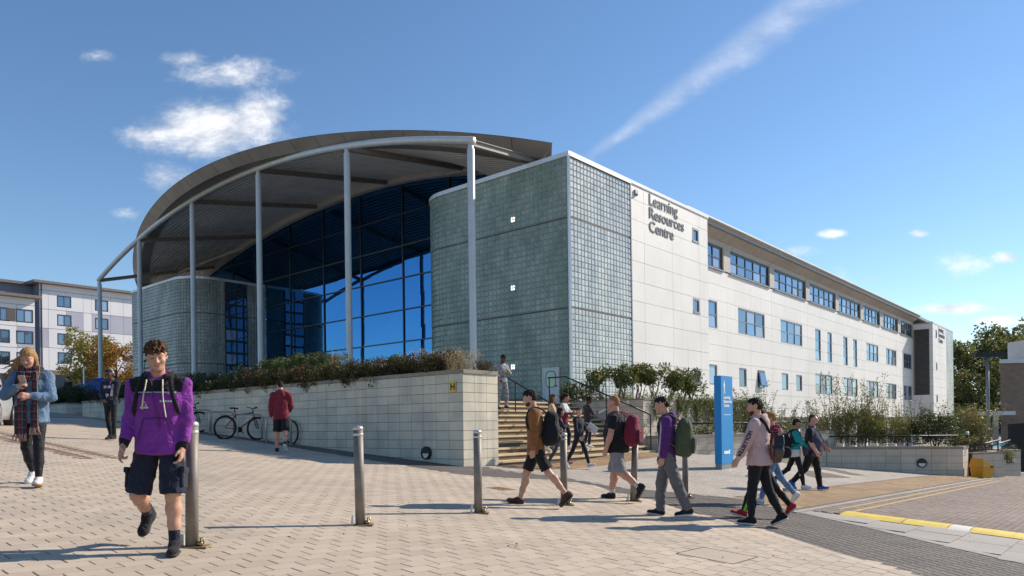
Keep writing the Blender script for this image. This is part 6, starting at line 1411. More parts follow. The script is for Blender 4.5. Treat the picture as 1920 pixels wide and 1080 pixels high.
class Person:
    """joints in a local frame: x to the person's right, y forwards, z up"""
    def __init__(s, name, label, p, y, H=1.76, face=90, girth=1.0, legs=((0, 0), (0, 0)), feet=(0, 0), arms=None, lean=0, head=(0, 0, 0), twist=0, voxel=.011, sh=.185, hip=.09, female=False, z=None, pos=None, abd=(4, 4)):
        s.name, s.label, s.g, s.vx, s.f = name, label, girth, voxel, H / 1.885
        f = s.f; s.hipw = hip * f * girth ** .5
        dn = V3(0, 0, -1); J = {}
        hip_c = V3(0, 0, 0); sp = rot('x', -R(lean)); tw = rot('z', R(twist)); s.sp = sp @ tw
        J['pel'] = hip_c; J['waist'] = hip_c + s.sp @ V3(0, 0, .14 * f); J['chest'] = hip_c + s.sp @ V3(0, .005, .36 * f); J['neck'] = hip_c + s.sp @ V3(0, -.005, .555 * f)
        hp, hy, hr = head; s.HM = s.sp @ rot('z', R(hy)) @ rot('x', -R(hp)) @ rot('y', R(hr))
        J['headb'] = J['neck'] + s.sp @ V3(0, .012, .04 * f) + .35 * (s.HM @ V3(0, .0, .05 * f)); J['head'] = J['headb'] + s.HM @ V3(0, .022 * f, .125 * f)
        for i, sg in enumerate((-1, 1)):
            a, k = R(legs[i][0]), R(legs[i][1]); h0 = V3(sg * s.hipw, 0, -.02 * f); ab_ = R(legs[i][2] if len(legs[i]) > 2 else abd[i] * .5) * sg
            up = V3(math.sin(ab_), math.sin(a), -math.cos(a)); lo = V3(math.sin(ab_) * .4, math.sin(a - k), -math.cos(a - k)); J['hip', i] = h0; J['knee', i] = h0 + nrm(up) * .425 * f; J['ank', i] = J['knee', i] + nrm(lo) * .405 * f
            fp = a - k + R(feet[i]); fd = V3(math.sin(ab_) * .5 + sg * .12, math.cos(fp), math.sin(fp)); J['fdir', i] = nrm(fd); fu = nrm(-lo * .0 + V3(0, -math.sin(fp), math.cos(fp))); J['fup', i] = fu
        # drop the lowest sole to the ground
        low = min(min((J['ank', i] + J['fdir', i] * d - J['fup', i] * .085 * f)[2] for d in (-.05 * f, .06 * f, .18 * f)) for i in (0, 1))
        off = V3(0, 0, -low)
        arms = arms or ((5, 8, 15), (5, 8, 15))
        for i, sg in enumerate((-1, 1)):
            A = arms[i]; sh0 = J['neck'] + s.sp @ V3(sg * sh * f, -.01, -.075 * f); J['sho', i] = sh0
            if A[0] == 'to':                            # wrist target in trunk axes from the neck
                tg = J['neck'] + s.sp @ (V3(*A[1]) * f); hint = s.sp @ V3(sg * .75, -.35, -.6); l1, l2 = .285 * f, .25 * f; d = tg - sh0; D = min(np.linalg.norm(d), l1 + l2 - .005); d = nrm(d); a_ = (l1 ** 2 - l2 ** 2 + D ** 2) / (2 * D); hh = math.sqrt(max(l1 ** 2 - a_ ** 2, 0)); pr = nrm(hint - d * (hint @ d)); J['elb', i] = sh0 + d * a_ + pr * hh; J['wri', i] = sh0 + d * D
            else:
                fa, bb, e = R(A[0]), R(A[1]), R(A[2]); inn = R(A[3]) if len(A) > 3 else R(8)
                u = s.sp @ nrm(V3(sg * math.sin(bb), math.sin(fa), -math.cos(fa))); J['elb', i] = sh0 + u * .285 * f; w = s.sp @ nrm(V3(-sg * math.sin(inn) + sg * math.sin(bb) * .5, math.sin(fa + e), -math.cos(fa + e))); J['wri', i] = J['elb', i] + w * .25 * f
        for k in list(J):
            if not (isinstance(k, tuple) and k[0] in ('fdir', 'fup')): J[k] = J[k] + off
        s.J = J; s.sx = s.sp @ V3(1, 0, 0); s.sy = s.sp @ V3(0, 1, 0); s.sz = s.sp @ V3(0, 0, 1)
        if pos is None:
            g = gat(p, y) if not isinstance(y, tuple) else None
            if g is None: q = at(p, 0, y[0]); g = np.array([q[0], y[0]])
        else: g = np.asarray(pos, float)
        zz = gzf(*g) + .02 if z is None else z
        # the given pixel is where the mean of the feet stands
        s.rz = R(face); s.loc = (g[0], g[1], zz); s.root = empty(name, s.loc, label, 'person', rz=s.rz or 1e-4); s.seed = int(abs(g[0] * 100 + g[1] * 37)) % 9999
    def out(s, name, Fd, m, h=None, disp=None, parent=None, matfn=None, smooth=True):
        V, Q = Fd.build(h or s.vx, disp); me = npmesh(name, V, Q, m, smoothed=smooth)
        if matfn is not None: me.polygons.foreach_set('material_index', matfn(V[Q].mean(1)).astype(np.int32))
        return link(name, me, parent or s.root, True)
    def hand(s, F, i, curl=35, k=.004, thumb=1, spread=0, size=1.0):
        J, f = s.J, s.f * size; w = J['wri', i]; d = nrm(w - J['elb', i]); sg = (-1, 1)[i]
        inn = nrm(-s.sx * sg - d * (-s.sx * sg @ d)); side = nrm(np.cross(d, inn)); side = side if side @ s.sy > 0 else -side
        pc = w + d * .052 * f; F.cap(w, w + d * .03 * f, .025 * f, .028 * f, .02, (inn, .72)); F.cap(w + d * .03 * f + side * .016 * f, w + d * .082 * f + side * .022 * f, .024 * f, .021 * f, .015, (inn, .6)); F.cap(w + d * .03 * f - side * .012 * f, w + d * .078 * f - side * .022 * f, .023 * f, .020 * f, .015, (inn, .6))
        for j, (o, L) in enumerate(((.030, .078), (.010, .086), (-.011, .080), (-.030, .062))):
            b = w + d * (.086 - .004 * abs(j - 1)) * f + side * o * f; c = R(curl + 6 * j if isinstance(curl, (int, float)) else curl[j]); e = side * (o * .25 + spread * (1.5 - j)) ; q = b; a = c * .55
            for n_, (l, r) in enumerate(((.45, .0098), (.30, .0088), (.25, .0078))):
                dd = nrm(d * math.cos(a) + inn * math.sin(a) + e); q2 = q + dd * L * l * f; F.cap(q, q2, r * f, (r - .0008) * f, k); q = q2; a += c
        if thumb: t0 = w + d * .025 * f + side * .024 * f + inn * .006 * f; t1 = t0 + nrm(d * .75 + side * .62 + inn * .35) * .042 * f; t2 = t1 + nrm(d * .92 + side * .15 + inn * .35) * .034 * f; F.cap(t0, t1, .0135 * f, .0115 * f, .01); F.cap(t1, t2, .0110 * f, .0090 * f, .004)
    def body(s, m, bare_arms=False, bare_legs=False, curl=(30, 30), face=True, ears=True, fat=0.0, beard=None, legw=1.0, spread=(0, 0), hands=True):
        J, f, g = s.J, s.f, s.g; F = Field(); M = s.HM; hd = J['head']; hp = lambda x, y, z: hd + M @ (V3(x, y, z) * f)
        # skull, face and jaw
        F.ell(hp(0, -.018, .022), V3(.076, .095, .092) * f, M); F.ell(hp(0, .022, -.028), V3(.064 + fat * .012, .070, .085) * f, M, .03); F.ell(hp(0, .048, -.088), V3(.040 + fat * .012, .036, .032) * f, M, .035); F.ell(hp(0, .062, .02), V3(.055, .028, .02) * f, M, .02)
        if face:
            for e in (-1, 1): F.ell(hp(e * .031, .088, -.002), V3(.017, .010, .0115) * f, M, .006, True); F.ell(hp(e * .031, .079, -.002), V3(.0135, .011, .0105) * f, M, .003); F.ell(hp(e * .043, .064, -.034), V3(.021, .02, .019) * f, M, .025)
            F.cap(hp(0, .086, .006), hp(0, .108, -.034), .008 * f, .0125 * f, .012); F.ell(hp(-.011, .097, -.037), V3(.008, .009, .007) * f, M, .008); F.ell(hp(.011, .097, -.037), V3(.008, .009, .007) * f, M, .008)
            F.ell(hp(0, .087, -.062), V3(.023, .010, .0065) * f, M, .006); F.ell(hp(0, .086, -.073), V3(.019, .010, .007) * f, M, .005); F.ell(hp(0, .082, -.100), V3(.017, .012, .012) * f, M, .02)
            for e in (-1, 1): F.cap(hp(e * .014, .088, .024), hp(e * .044, .078, .026), .006 * f, .005 * f, .012)
        if ears:
            for e in (-1, 1): F.ell(hp(e * .077, -.012, -.010), V3(.010, .019, .030) * f, M @ rot('z', -e * .4), .008); F.ell(hp(e * .086, -.004, -.006), V3(.006, .010, .016) * f, M, .004, True)
        F.cap(J['neck'] - s.sz * .05 * f, J['headb'] + M @ V3(0, .002, .03) * f, .060 * f * (1 + .15 * fat), .054 * f * (1 + .2 * fat), .03)
        # trunk under the clothes keeps the figure in one piece
        F.loft([J['pel'] - V3(0, 0, .04), J['waist'], J['chest'], J['neck'] - s.sz * .05], V3(.13, .115, .14, .07) * f * g, V3(.085, .08, .09, .055) * f * g, s.sx, .03)
        for i in (0, 1):
            F.cap(J['neck'] - s.sz * .085 * f, J['sho', i], .05 * f, .048 * f, .03); ra = 1.0 if not bare_arms else g * .95; F.cap(J['sho', i], J['elb', i], .048 * f * ra, .039 * f * ra, .02); el, wr = J['elb', i], J['wri', i]
            F.cap(el, el + (wr - el) * .35, .039 * f * ra, .041 * f * ra, .02); F.cap(el + (wr - el) * .35, wr, .041 * f * ra, .0265 * f * max(1, ra * .95), .02)
            if hands: s.hand(F, i, curl[i], spread=spread[i])
            lw = legw if bare_legs else legw * .80; h0, kn, an = J['hip', i], J['knee', i], J['ank', i]; F.cap(h0, kn, .078 * f * lw, .054 * f * lw, .03); d = nrm(an - kn); bk = nrm(np.cross(d, V3(1, 0, 0))); bk = bk if bk @ V3(0, -1, .0) > 0 else -bk
            F.cap(kn, kn + (an - kn) * .3 + bk * .012 * f, .050 * f * lw, .056 * f * lw, .03); F.cap(kn + (an - kn) * .3 + bk * .012 * f, kn + (an - kn) * .62 + bk * .004, .056 * f * lw, .044 * f * lw, .03); F.cap(kn + (an - kn) * .62, an, .043 * f * lw, .034 * f, .03); F.ell(kn - bk * (.018 if bare_legs else .0) * f, V3(.032, .03, .036) * f, None, .03); F.cap(an, an + J['fdir', i] * .1 * f - J['fup', i] * .045 * f, .034 * f, .028 * f, .02)
        if bare_arms or bare_legs: pass
        mm = [m, M_LIP]; l0 = hp(0, .092, -.067)
        def fn(P): q = (P - l0) @ M / f; return (np.abs(q[:, 0]) < .024 - .5 * np.abs(q[:, 2])) & (np.abs(q[:, 2]) < .0105) & (q[:, 1] > -.012)
        b = s.out('body', F, mm if face else m, matfn=fn if face else None)
        if face:
            mb = MB(); M3 = Matrix([list(r) for r in M])
            for e in (-1, 1):
                for u in range(6): x0, x1 = .015 + .0055 * u, .015 + .0055 * (u + 1); z0, z1 = .023 + .006 * math.sin(u / 6 * 2.6), .023 + .006 * math.sin((u + 1) / 6 * 2.6); y0, y1 = .0945 - 3.2 * max(0, x0 - .012) ** 2 * 4, .0945 - 3.2 * max(0, x1 - .012) ** 2 * 4; mb.tube([hp(e * x0, y0, z0), hp(e * x1, y1, z1)], .0042 * f, 5, ry=.0042 * f)
            mb.build('eyebrow', s.browmat if hasattr(s, 'browmat') else M_EYE, s.root, True, True); mb = MB()
            for e in (-1, 1):
                for u in range(6): x0, x1 = .018 + .0045 * u, .018 + .0045 * (u + 1); mb.tube([hp(e * x0, .0915 - 5 * (x0 - .03) ** 2 * 4, -.006 + .9 * (x0 - .031) ** 2 * 10), hp(e * x1, .0915 - 5 * (x1 - .03) ** 2 * 4, -.006 + .9 * (x1 - .031) ** 2 * 10)], .0026 * f, 5)
            mb.build('eyelid_line', M_EYE, s.root, True, True)
        if beard is not None:
            F = Field(); F.ell(hp(0, .030, -.075), V3(.063, .055, .052) * f, M, .02); F.ell(hp(0, .056, -.092), V3(.042, .038, .034) * f, M, .02); F.ell(hp(0, .09, -.066), V3(.022, .02, .009) * f, M, .001, True); F.ell(hp(0, .10, -.02), V3(.06, .07, .036) * f, M, .001, True); s.out('beard', F, beard, .007, folds(s.seed, .004, 4))
        return b
    def hair(s, m, style='short', vol=1.0, h=None, curl=.004, fringe=0.0):
        J, f, M = s.J, s.f, s.HM; hd = J['head']; hp = lambda x, y, z: hd + M @ (V3(x, y, z) * f); F = Field(); v = vol
        if style == 'fade':
            F.ell(hp(0, -.020, .026), V3(.0778, .0968, .0925) * f, M); F.ell(hp(0, -.055, -.02), V3(.060, .055, .055) * f, M, .02); F.ell(hp(0, .012, .086), V3(.060, .066, .032) * f, M, .03); F.ell(hp(0, .108, -.038), V3(.12, .090, .094) * f, M, 0, True); F.box(hp(0, .0, -.122), V3(.12, .16, .065) * f, M, .01, 0, True)
            for e in (-1, 1): F.ell(hp(e * .09, .0, -.04), V3(.03, .045, .04) * f, M, 0, True)
        elif style == 'crop':
            F.ell(hp(0, -.021, .026), V3(.0785, .0975, .0935) * f, M); F.ell(hp(0, -.06, -.03), V3(.062, .055, .06) * f, M, .02); F.ell(hp(0, .105, -.040), V3(.12, .090, .092) * f, M, 0, True); F.box(hp(0, .0, -.125), V3(.12, .16, .065) * f, M, .01, 0, True)
            for e in (-1, 1): F.ell(hp(e * .09, .0, -.04), V3(.03, .045, .035) * f, M, 0, True)
        else:
            F.ell(hp(0, -.020, .030 + .005 * v), V3(.079 + .005 * v, .098 + .005 * v, .088 + .010 * v) * f, M); F.ell(hp(0, .020, .076), V3(.064, .056 + .010 * v, .028 + .010 * v) * f, M, .03); F.ell(hp(0, -.06, -.02), V3(.070, .056, .062) * f, M, .03)
            if fringe: F.ell(hp(.01, .068, .052), V3(.062, .035, .030 * fringe + .012) * f, M, .02)
            F.ell(hp(0, .112, -.048), V3(.13, .096, .094 - .03 * fringe) * f, M, 0, True)
            if style in ('short', 'bun'): F.box(hp(0, .0, -.120), V3(.12, .16, .06) * f, M, .01, 0, True)
            for e in (-1, 1):
                if style in ('short',): F.ell(hp(e * .092, .005, -.036), V3(.03, .055, .042) * f, M, 0, True)
            if style == 'bun': F.ell(hp(0, -.115, .05), V3(.042, .042, .042) * f, M, .01)
            if style == 'pony': F.cap(hp(0, -.10, .03), hp(0, -.15, -.02), .03 * f, .035 * f, .02); F.cap(hp(0, -.15, -.02), hp(0, -.13, -.20), .035 * f, .014 * f, .02)
            if style == 'long':
                for e in (-1, 1): F.cap(hp(e * .070, -.015, .0), hp(e * .088, .01, -.16), .026 * f, .030 * f, .02); F.cap(hp(e * .088, .01, -.16), hp(e * .090, .02, -.27), .030 * f, .014 * f, .02)
                F.cap(hp(0, -.075, -.03), hp(0, -.075, -.24), .075 * f, .075 * f, .03, (M @ V3(0, 1, 0), .5))
        return s.out('hair', F, m, h or max(.006, s.vx * .75), folds(s.seed + 3, curl, 3.6, M @ V3(0, 0, 1), 1.0 if curl > .015 else .5))
    def top(s, m, w=1.0, length=.0, sleeve='long', hood=False, collar=False, amp=.007, matfn=None, name='jacket', loose=1.0, belly=0.0, chest=1.0, cuff=None, hem=None):
        J, f, g = s.J, s.f, s.g * w; F = Field(); lo = J['pel'] + s.sz * (-.07 - length) * f
        F.loft([lo, J['waist'] - s.sz * .04 * f, J['waist'] + s.sz * .06 * f + s.sy * belly * .03, J['chest'] + s.sz * .02 * f, J['neck'] - s.sz * .075 * f, J['neck'] - s.sz * .005 * f], V3(.175, .168, .165, .180, .150, .075) * f * g, V3(.130 + belly * .02, .113 + belly * .05, .113 + belly * .045, .122 * chest, .098, .068) * f * g, s.sx, .02)
        if hem: F.loft([lo - s.sz * .012, lo + s.sz * .035], V3(.176, .178) * f * g, V3(.132 + belly * .02, .134 + belly * .02) * f * g, s.sx, .006)
        for i in (0, 1):
            sh, el, wr = J['sho', i], J['elb', i], J['wri', i]; q = loose
            F.cap(J['neck'] - s.sz * .04 * f, sh + s.sz * .005, .058 * f, .062 * f * q, .03)
            if sleeve == 'long':
                F.cap(sh, el, .066 * f * q * g ** .5, .057 * f * q, .03); F.cap(el, el + (wr - el) * .75, .057 * f * q, .047 * f * q, .02); F.cap(el + (wr - el) * .7, wr - nrm(wr - el) * .012, .045 * f * q, .036 * f, .015)
                if cuff: F.cyl(wr - nrm(wr - el) * .055 * f, wr + nrm(wr - el) * .008 * f, .037 * f, .035 * f, .006)
            elif sleeve == 'short': F.cyl(sh - nrm(el - sh) * .02, sh + (el - sh) * .72, .070 * f * q * g ** .5, .070 * f * q * g ** .5, .03)
            elif sleeve == 'elbow': F.cyl(sh - nrm(el - sh) * .02, el + (wr - el) * .1, .068 * f * q, .062 * f * q, .03)
        if hood:
            n0 = J['neck']; hd = lambda x, y, z: n0 + s.sp @ (V3(x, y, z) * f)
            for a0, a1 in zip(np.linspace(-2.75, 2.75, 12)[:-1], np.linspace(-2.75, 2.75, 12)[1:]):
                P_ = lambda a: hd(.092 * math.sin(a), -.004 - .085 * math.cos(a), .012 + .030 * math.cos(a) - (.05 if abs(a) > 2.3 else 0)); F.cap(P_(a0), P_(a1), .032 * f, .032 * f, .012)
            F.ell(hd(0, -.105, -.045), V3(.105, .046, .085) * f, s.sp, .03)
        if collar:
            n0 = J['neck']
            for a0, a1 in zip(np.linspace(-2.6, 2.6, 10)[:-1], np.linspace(-2.6, 2.6, 10)[1:]): P_ = lambda a: n0 + s.sp @ (V3(.068 * math.sin(a), -.004 - .066 * math.cos(a), .012 + .012 * math.cos(a)) * f); F.cap(P_(a0), P_(a1), .019 * f, .019 * f, .01)
        F.cap(J['neck'] + s.sz * .0 * f, J['headb'] + s.HM @ V3(0, .0, .03) * f, .058 * f, .056 * f, 0, cut=True)
        return s.out(name, F, m, None, folds(s.seed + 11, amp, 1.0, s.sz, .6), matfn=matfn)
    def bottom(s, m, kind='trousers', w=1.0, amp=.006, hemr=None, matfn=None, name=None, upto=.62, flare=1.0):
        J, f, g = s.J, s.f, s.g * w; F = Field(); F.loft([J['pel'] - V3(0, 0, .085) * f, J['pel'] - V3(0, 0, .01), J['pel'] + s.sz * .07 * f], V3(.122, .150, .136) * f * g, V3(.085, .110, .094) * f * g, V3(1, 0, 0), .03)
        for i in (0, 1):
            h0, kn, an = J['hip', i], J['knee', i], J['ank', i]; sg = (-1, 1)[i]; h0 = h0 + V3(sg * -.004, 0, 0)
            if kind == 'shorts': e = h0 + (kn - h0) * upto; g2 = g ** .7; F.cap(h0, h0 + (kn - h0) * .3, .092 * f * g2, .090 * f * g2, .02); F.cyl(h0 + (kn - h0) * .15, e, .090 * f * g2, .088 * f * g2 * flare, .006, e=.004)
            else:
                t = {'trousers': (.092, .066, .064, .058), 'slim': (.088, .059, .058, .042), 'leggings': (.085, .056, .058, .037), 'baggy': (.100, .082, .078, .066)}[kind]; d = nrm(an - kn); hr = hemr or t[3]
                F.cap(h0, kn, t[0] * f * g, t[1] * f * g ** .5, .03); F.cap(kn, kn + (an - kn) * .45, t[1] * f * g ** .5, t[2] * f * g ** .5, .03); e = {'leggings': .93, 'baggy': 1.04}.get(kind, 1.02); F.cyl(kn + (an - kn) * .42, kn + (an - kn) * e, t[2] * f * g ** .5, hr * f, .02)
        return s.out(name or kind, F, m, None, folds(s.seed + 23, amp, 1.1, (0, 0, 1), .9), matfn=matfn)
    def shoes(s, m, sole=None, high=0.0, lace=None, m2=None):
        J, f = s.J, s.f
        for i in (0, 1):
            an, d, u = J['ank', i], J['fdir', i], J['fup', i]; sd = nrm(np.cross(d, u)); M = np.stack([sd, d, u], 1); q = lambda x, y, z: an + sd * x * f + d * y * f + u * z * f
            F = Field(); F.ell(q(0, -.018, -.035), V3(.039, .060, .056) * f, M, .02); F.cap(q(0, .03, -.026), q(0, .130, -.056), .042 * f, .035 * f, .03, (u, .85)); F.ell(q(0, .145, -.058), V3(.045, .055, .034) * f, M, .02); F.cyl(q(0, -.012, -.02), q(0, -.02, .030 + high), .045 * f, .046 * f, .015); F.ell(q(0, .022, -.014), V3(.044, .062, .040) * f, M, .02)
            F.box(q(0, .06, -.13), V3(.1, .3, .05) * f, M, .004, 0, True)
            o = s.out('shoe', F, m2 if (m2 is not None and i) else m, min(s.vx, .009))
            F = Field(); F.cap(q(0, -.03, -.081), q(0, .0, -.081), .040 * f, .040 * f, .02, (u, .40)); F.cap(q(0, .0, -.081), q(0, .13, -.081), .040 * f, .047 * f, .02, (u, .38)); F.ell(q(0, .145, -.079), V3(.048, .058, .018) * f, M, .01); s.out('sole', F, sole or M_SOLE, min(s.vx, .009), parent=o)
            if lace is not None:
                mb = MB()
                for k in range(4): y_, z_ = .045 + .02 * k, -.002 - .009 * k; mb.tube([q(-.022, y_, z_ - .006), q(0, y_ + .004, z_ + .002), q(.022, y_, z_ - .006)], .004 * f, 4)
                mb.build('lace', lace, o, True, True)
    def socks(s, m, top=.14):
        J, f = s.J, s.f
        for i in (0, 1): F = Field(); an, kn = J['ank', i], J['knee', i]; d = nrm(kn - an); F.cyl(an - d * .05, an + d * top * f, .044 * f, .046 * f, .01); s.out('sock', F, m, min(s.vx, .009))
    def world(s, p): c, q = math.cos(s.rz), math.sin(s.rz); return (s.loc[0] + p[0] * c - p[1] * q, s.loc[1] + p[0] * q + p[1] * c, s.loc[2] + p[2])
    def prop(s, name, label, cat):
        """a thing of its own carried by the person, sharing the person's frame"""
        r = empty(name, s.loc, label, cat, rz=s.rz or 1e-4); return r
    def strapline(s, pts, w, m, parent, name='strap', th=.006):
        mb = MB(); mb.tube(pts, w, 8, ry=th); return mb.build(name, m, parent, True, True)
    def backpack(s, label, m, m2=None, size=(.15, .105, .235), drop=.27, col_strap=None, pocket=True, name='backpack', back=.21, strapw=.024):
        J, f = s.J, s.f; r = s.prop(name, label, 'backpack'); c = J['neck'] - s.sz * drop * f - s.sy * (back * s.g ** .7) * f; M = s.sp; F = Field(); a, b, h = size
        M = M @ rot('x', R(7)); F.ell(c + s.sz * h * .06, V3(a * .92, b * .88, h * .94), M, .02, p=2.9); F.ell(c - s.sz * h * .38 - s.sy * .008, V3(a * 1.02, b * 1.02, h * .60), M, .06, p=3.0); F.cap(c + s.sx * a * .7 - s.sz * h * .5, c + s.sx * a * .75 + s.sz * h * .3, .035, .02, .03); F.cap(c - s.sx * a * .7 - s.sz * h * .5, c - s.sx * a * .75 + s.sz * h * .3, .035, .02, .03); s.out('bag', F, m, s.vx, folds(s.seed + 41, .014, .62), parent=r)
        if pocket:
            F = Field(); F.ell(c - s.sy * b * .98 - s.sz * h * .40, V3(a * .80, b * .34, h * .44), M, .012, p=3.6); s.out('front_pocket', F, m2 or m, s.vx, folds(s.seed + 43, .010, .8), parent=r); mb = MB(); z0 = c - s.sy * b * 1.28 - s.sz * h * .10; mb.tube([z0 + s.sx * x * a * .62 + s.sz * (.02 - .03 * x * x) for x in np.linspace(-1, 1, 9)], .006, 5); mb.tube([c + s.sx * x * a * .8 - s.sy * (b * .75 - .02 * x * x) + s.sz * (h * .55 - .07 * x * x) for x in np.linspace(-1, 1, 9)], .006, 5); mb.build('zip', M_BLK, r, True, True)
        sm = col_strap or m
        for i, sg in enumerate((-1, 1)):
            sh = J['neck'] + s.sx * sg * .115 * f; g_ = s.g ** .6; pts = [c + s.sx * sg * a * .45 + s.sz * h * .72, sh - s.sy * .085 * f * g_ + s.sz * .012, sh + s.sz * .024 * f + s.sy * .01, sh + s.sy * .085 * f * g_ - s.sz * .02 * f, sh + s.sx * sg * .02 + s.sy * .125 * f * g_ - s.sz * .14 * f, sh + s.sx * sg * .055 + s.sy * .10 * f * g_ - s.sz * .29 * f, sh + s.sx * sg * .06 - s.sy * .03 * f - s.sz * .38 * f, c + s.sx * sg * a * .7 - s.sz * h * .7]
            mb = MB(); P_ = np.array(pts); tt = np.linspace(0, len(pts) - 1, 25); pp = np.stack([np.interp(tt, range(len(pts)), P_[:, k]) for k in range(3)], 1); mb.tube(pp, strapw, 8, ry=.010); mb.build('strap', sm, r, True, True)
        mb = MB(); mb.tube([c + s.sz * h * .93 + s.sy * .02 + s.sx * x * .04 + s.sz * (.03 - .03 * x * x) for x in np.linspace(-1, 1, 7)], .009, 6); mb.build('handle', sm, r, True, True); return r
PURP = cloth('purple', (.24, .042, .31), col2=(.19, .032, .25)); BLK = cloth('black', (.016, .016, .018)); NAVY = cloth('navy', (.018, .022, .04)); DKG = cloth('charcoal', (.045, .042, .05))
BROWN = cloth('tan_brown', (.27, .11, .035)); GREY = cloth('mid_grey', (.165, .15, .15)); MAR = cloth('maroon', (.19, .022, .04)); PINK = cloth('dusty_pink', (.60, .40, .385)); DENIM = cloth('denim', (.14, .22, .33), col2=(.09, .15, .24), bump=.4)
JEAN = cloth('blue_jeans', (.15, .25, .42), col2=(.09, .16, .29)); WHITE = cloth('white', (.62, .62, .62)); TEAL = cloth('teal', (.01, .30, .34)); MAUVE = cloth('slate_mauve', (.075, .07, .115)); LGR = cloth('stone_grey', (.30, .285, .28)); BEIGE = cloth('beige', (.52, .36, .25)); HOTP = cloth('hot_pink', (.62, .16, .38)); BURG = cloth('burgundy', (.21, .02, .045)); OLIVE = cloth('olive_canvas', (.085, .10, .055), col2=(.065, .078, .042)); CREAM = cloth('cream_cord', (.72, .66, .50)); LIME = cloth('lime', (.30, .75, .05)); REDS = cloth('red_suede', (.42, .025, .03)); BLUES = cloth('bright_blue', (.03, .11, .40)); BRSH = cloth('brown_leather', (.075, .032, .02), .55); WSHOE = cloth('white_leather', (.70, .70, .69), .5)
H_BR = hairmat('brown', (.075, .036, .018), (.13, .068, .032)); H_DK = hairmat('dark', (.014, .011, .010), (.03, .022, .018)); H_BL = hairmat('blonde', (.42, .26, .11), (.22, .12, .05)); H_GI = hairmat('ginger', (.30, .13, .045), (.40, .20, .08)); H_BD = hairmat('beard', (.10, .06, .04))
def front(o, x, z, r=.03, side=1):
    v = np.empty(len(o.data.vertices) * 3); o.data.vertices.foreach_get('co', v); v = v.reshape(-1, 3); m = (np.abs(v[:, 0] - x) < r) & (np.abs(v[:, 2] - z) < r); return (v[m, 1].max() if side > 0 else v[m, 1].min()) if m.any() else .15 * side
def on_surface(o, pts, off=.004, side=1): return [(x, front(o, x, z, .02, side) + off * side, z) for x, z in pts]
def badge(s, o, name, m, polys):
    mb = MB()
    for po in polys: mb.face(on_surface(o, po))
    mb.build(name, m, o, local=True)

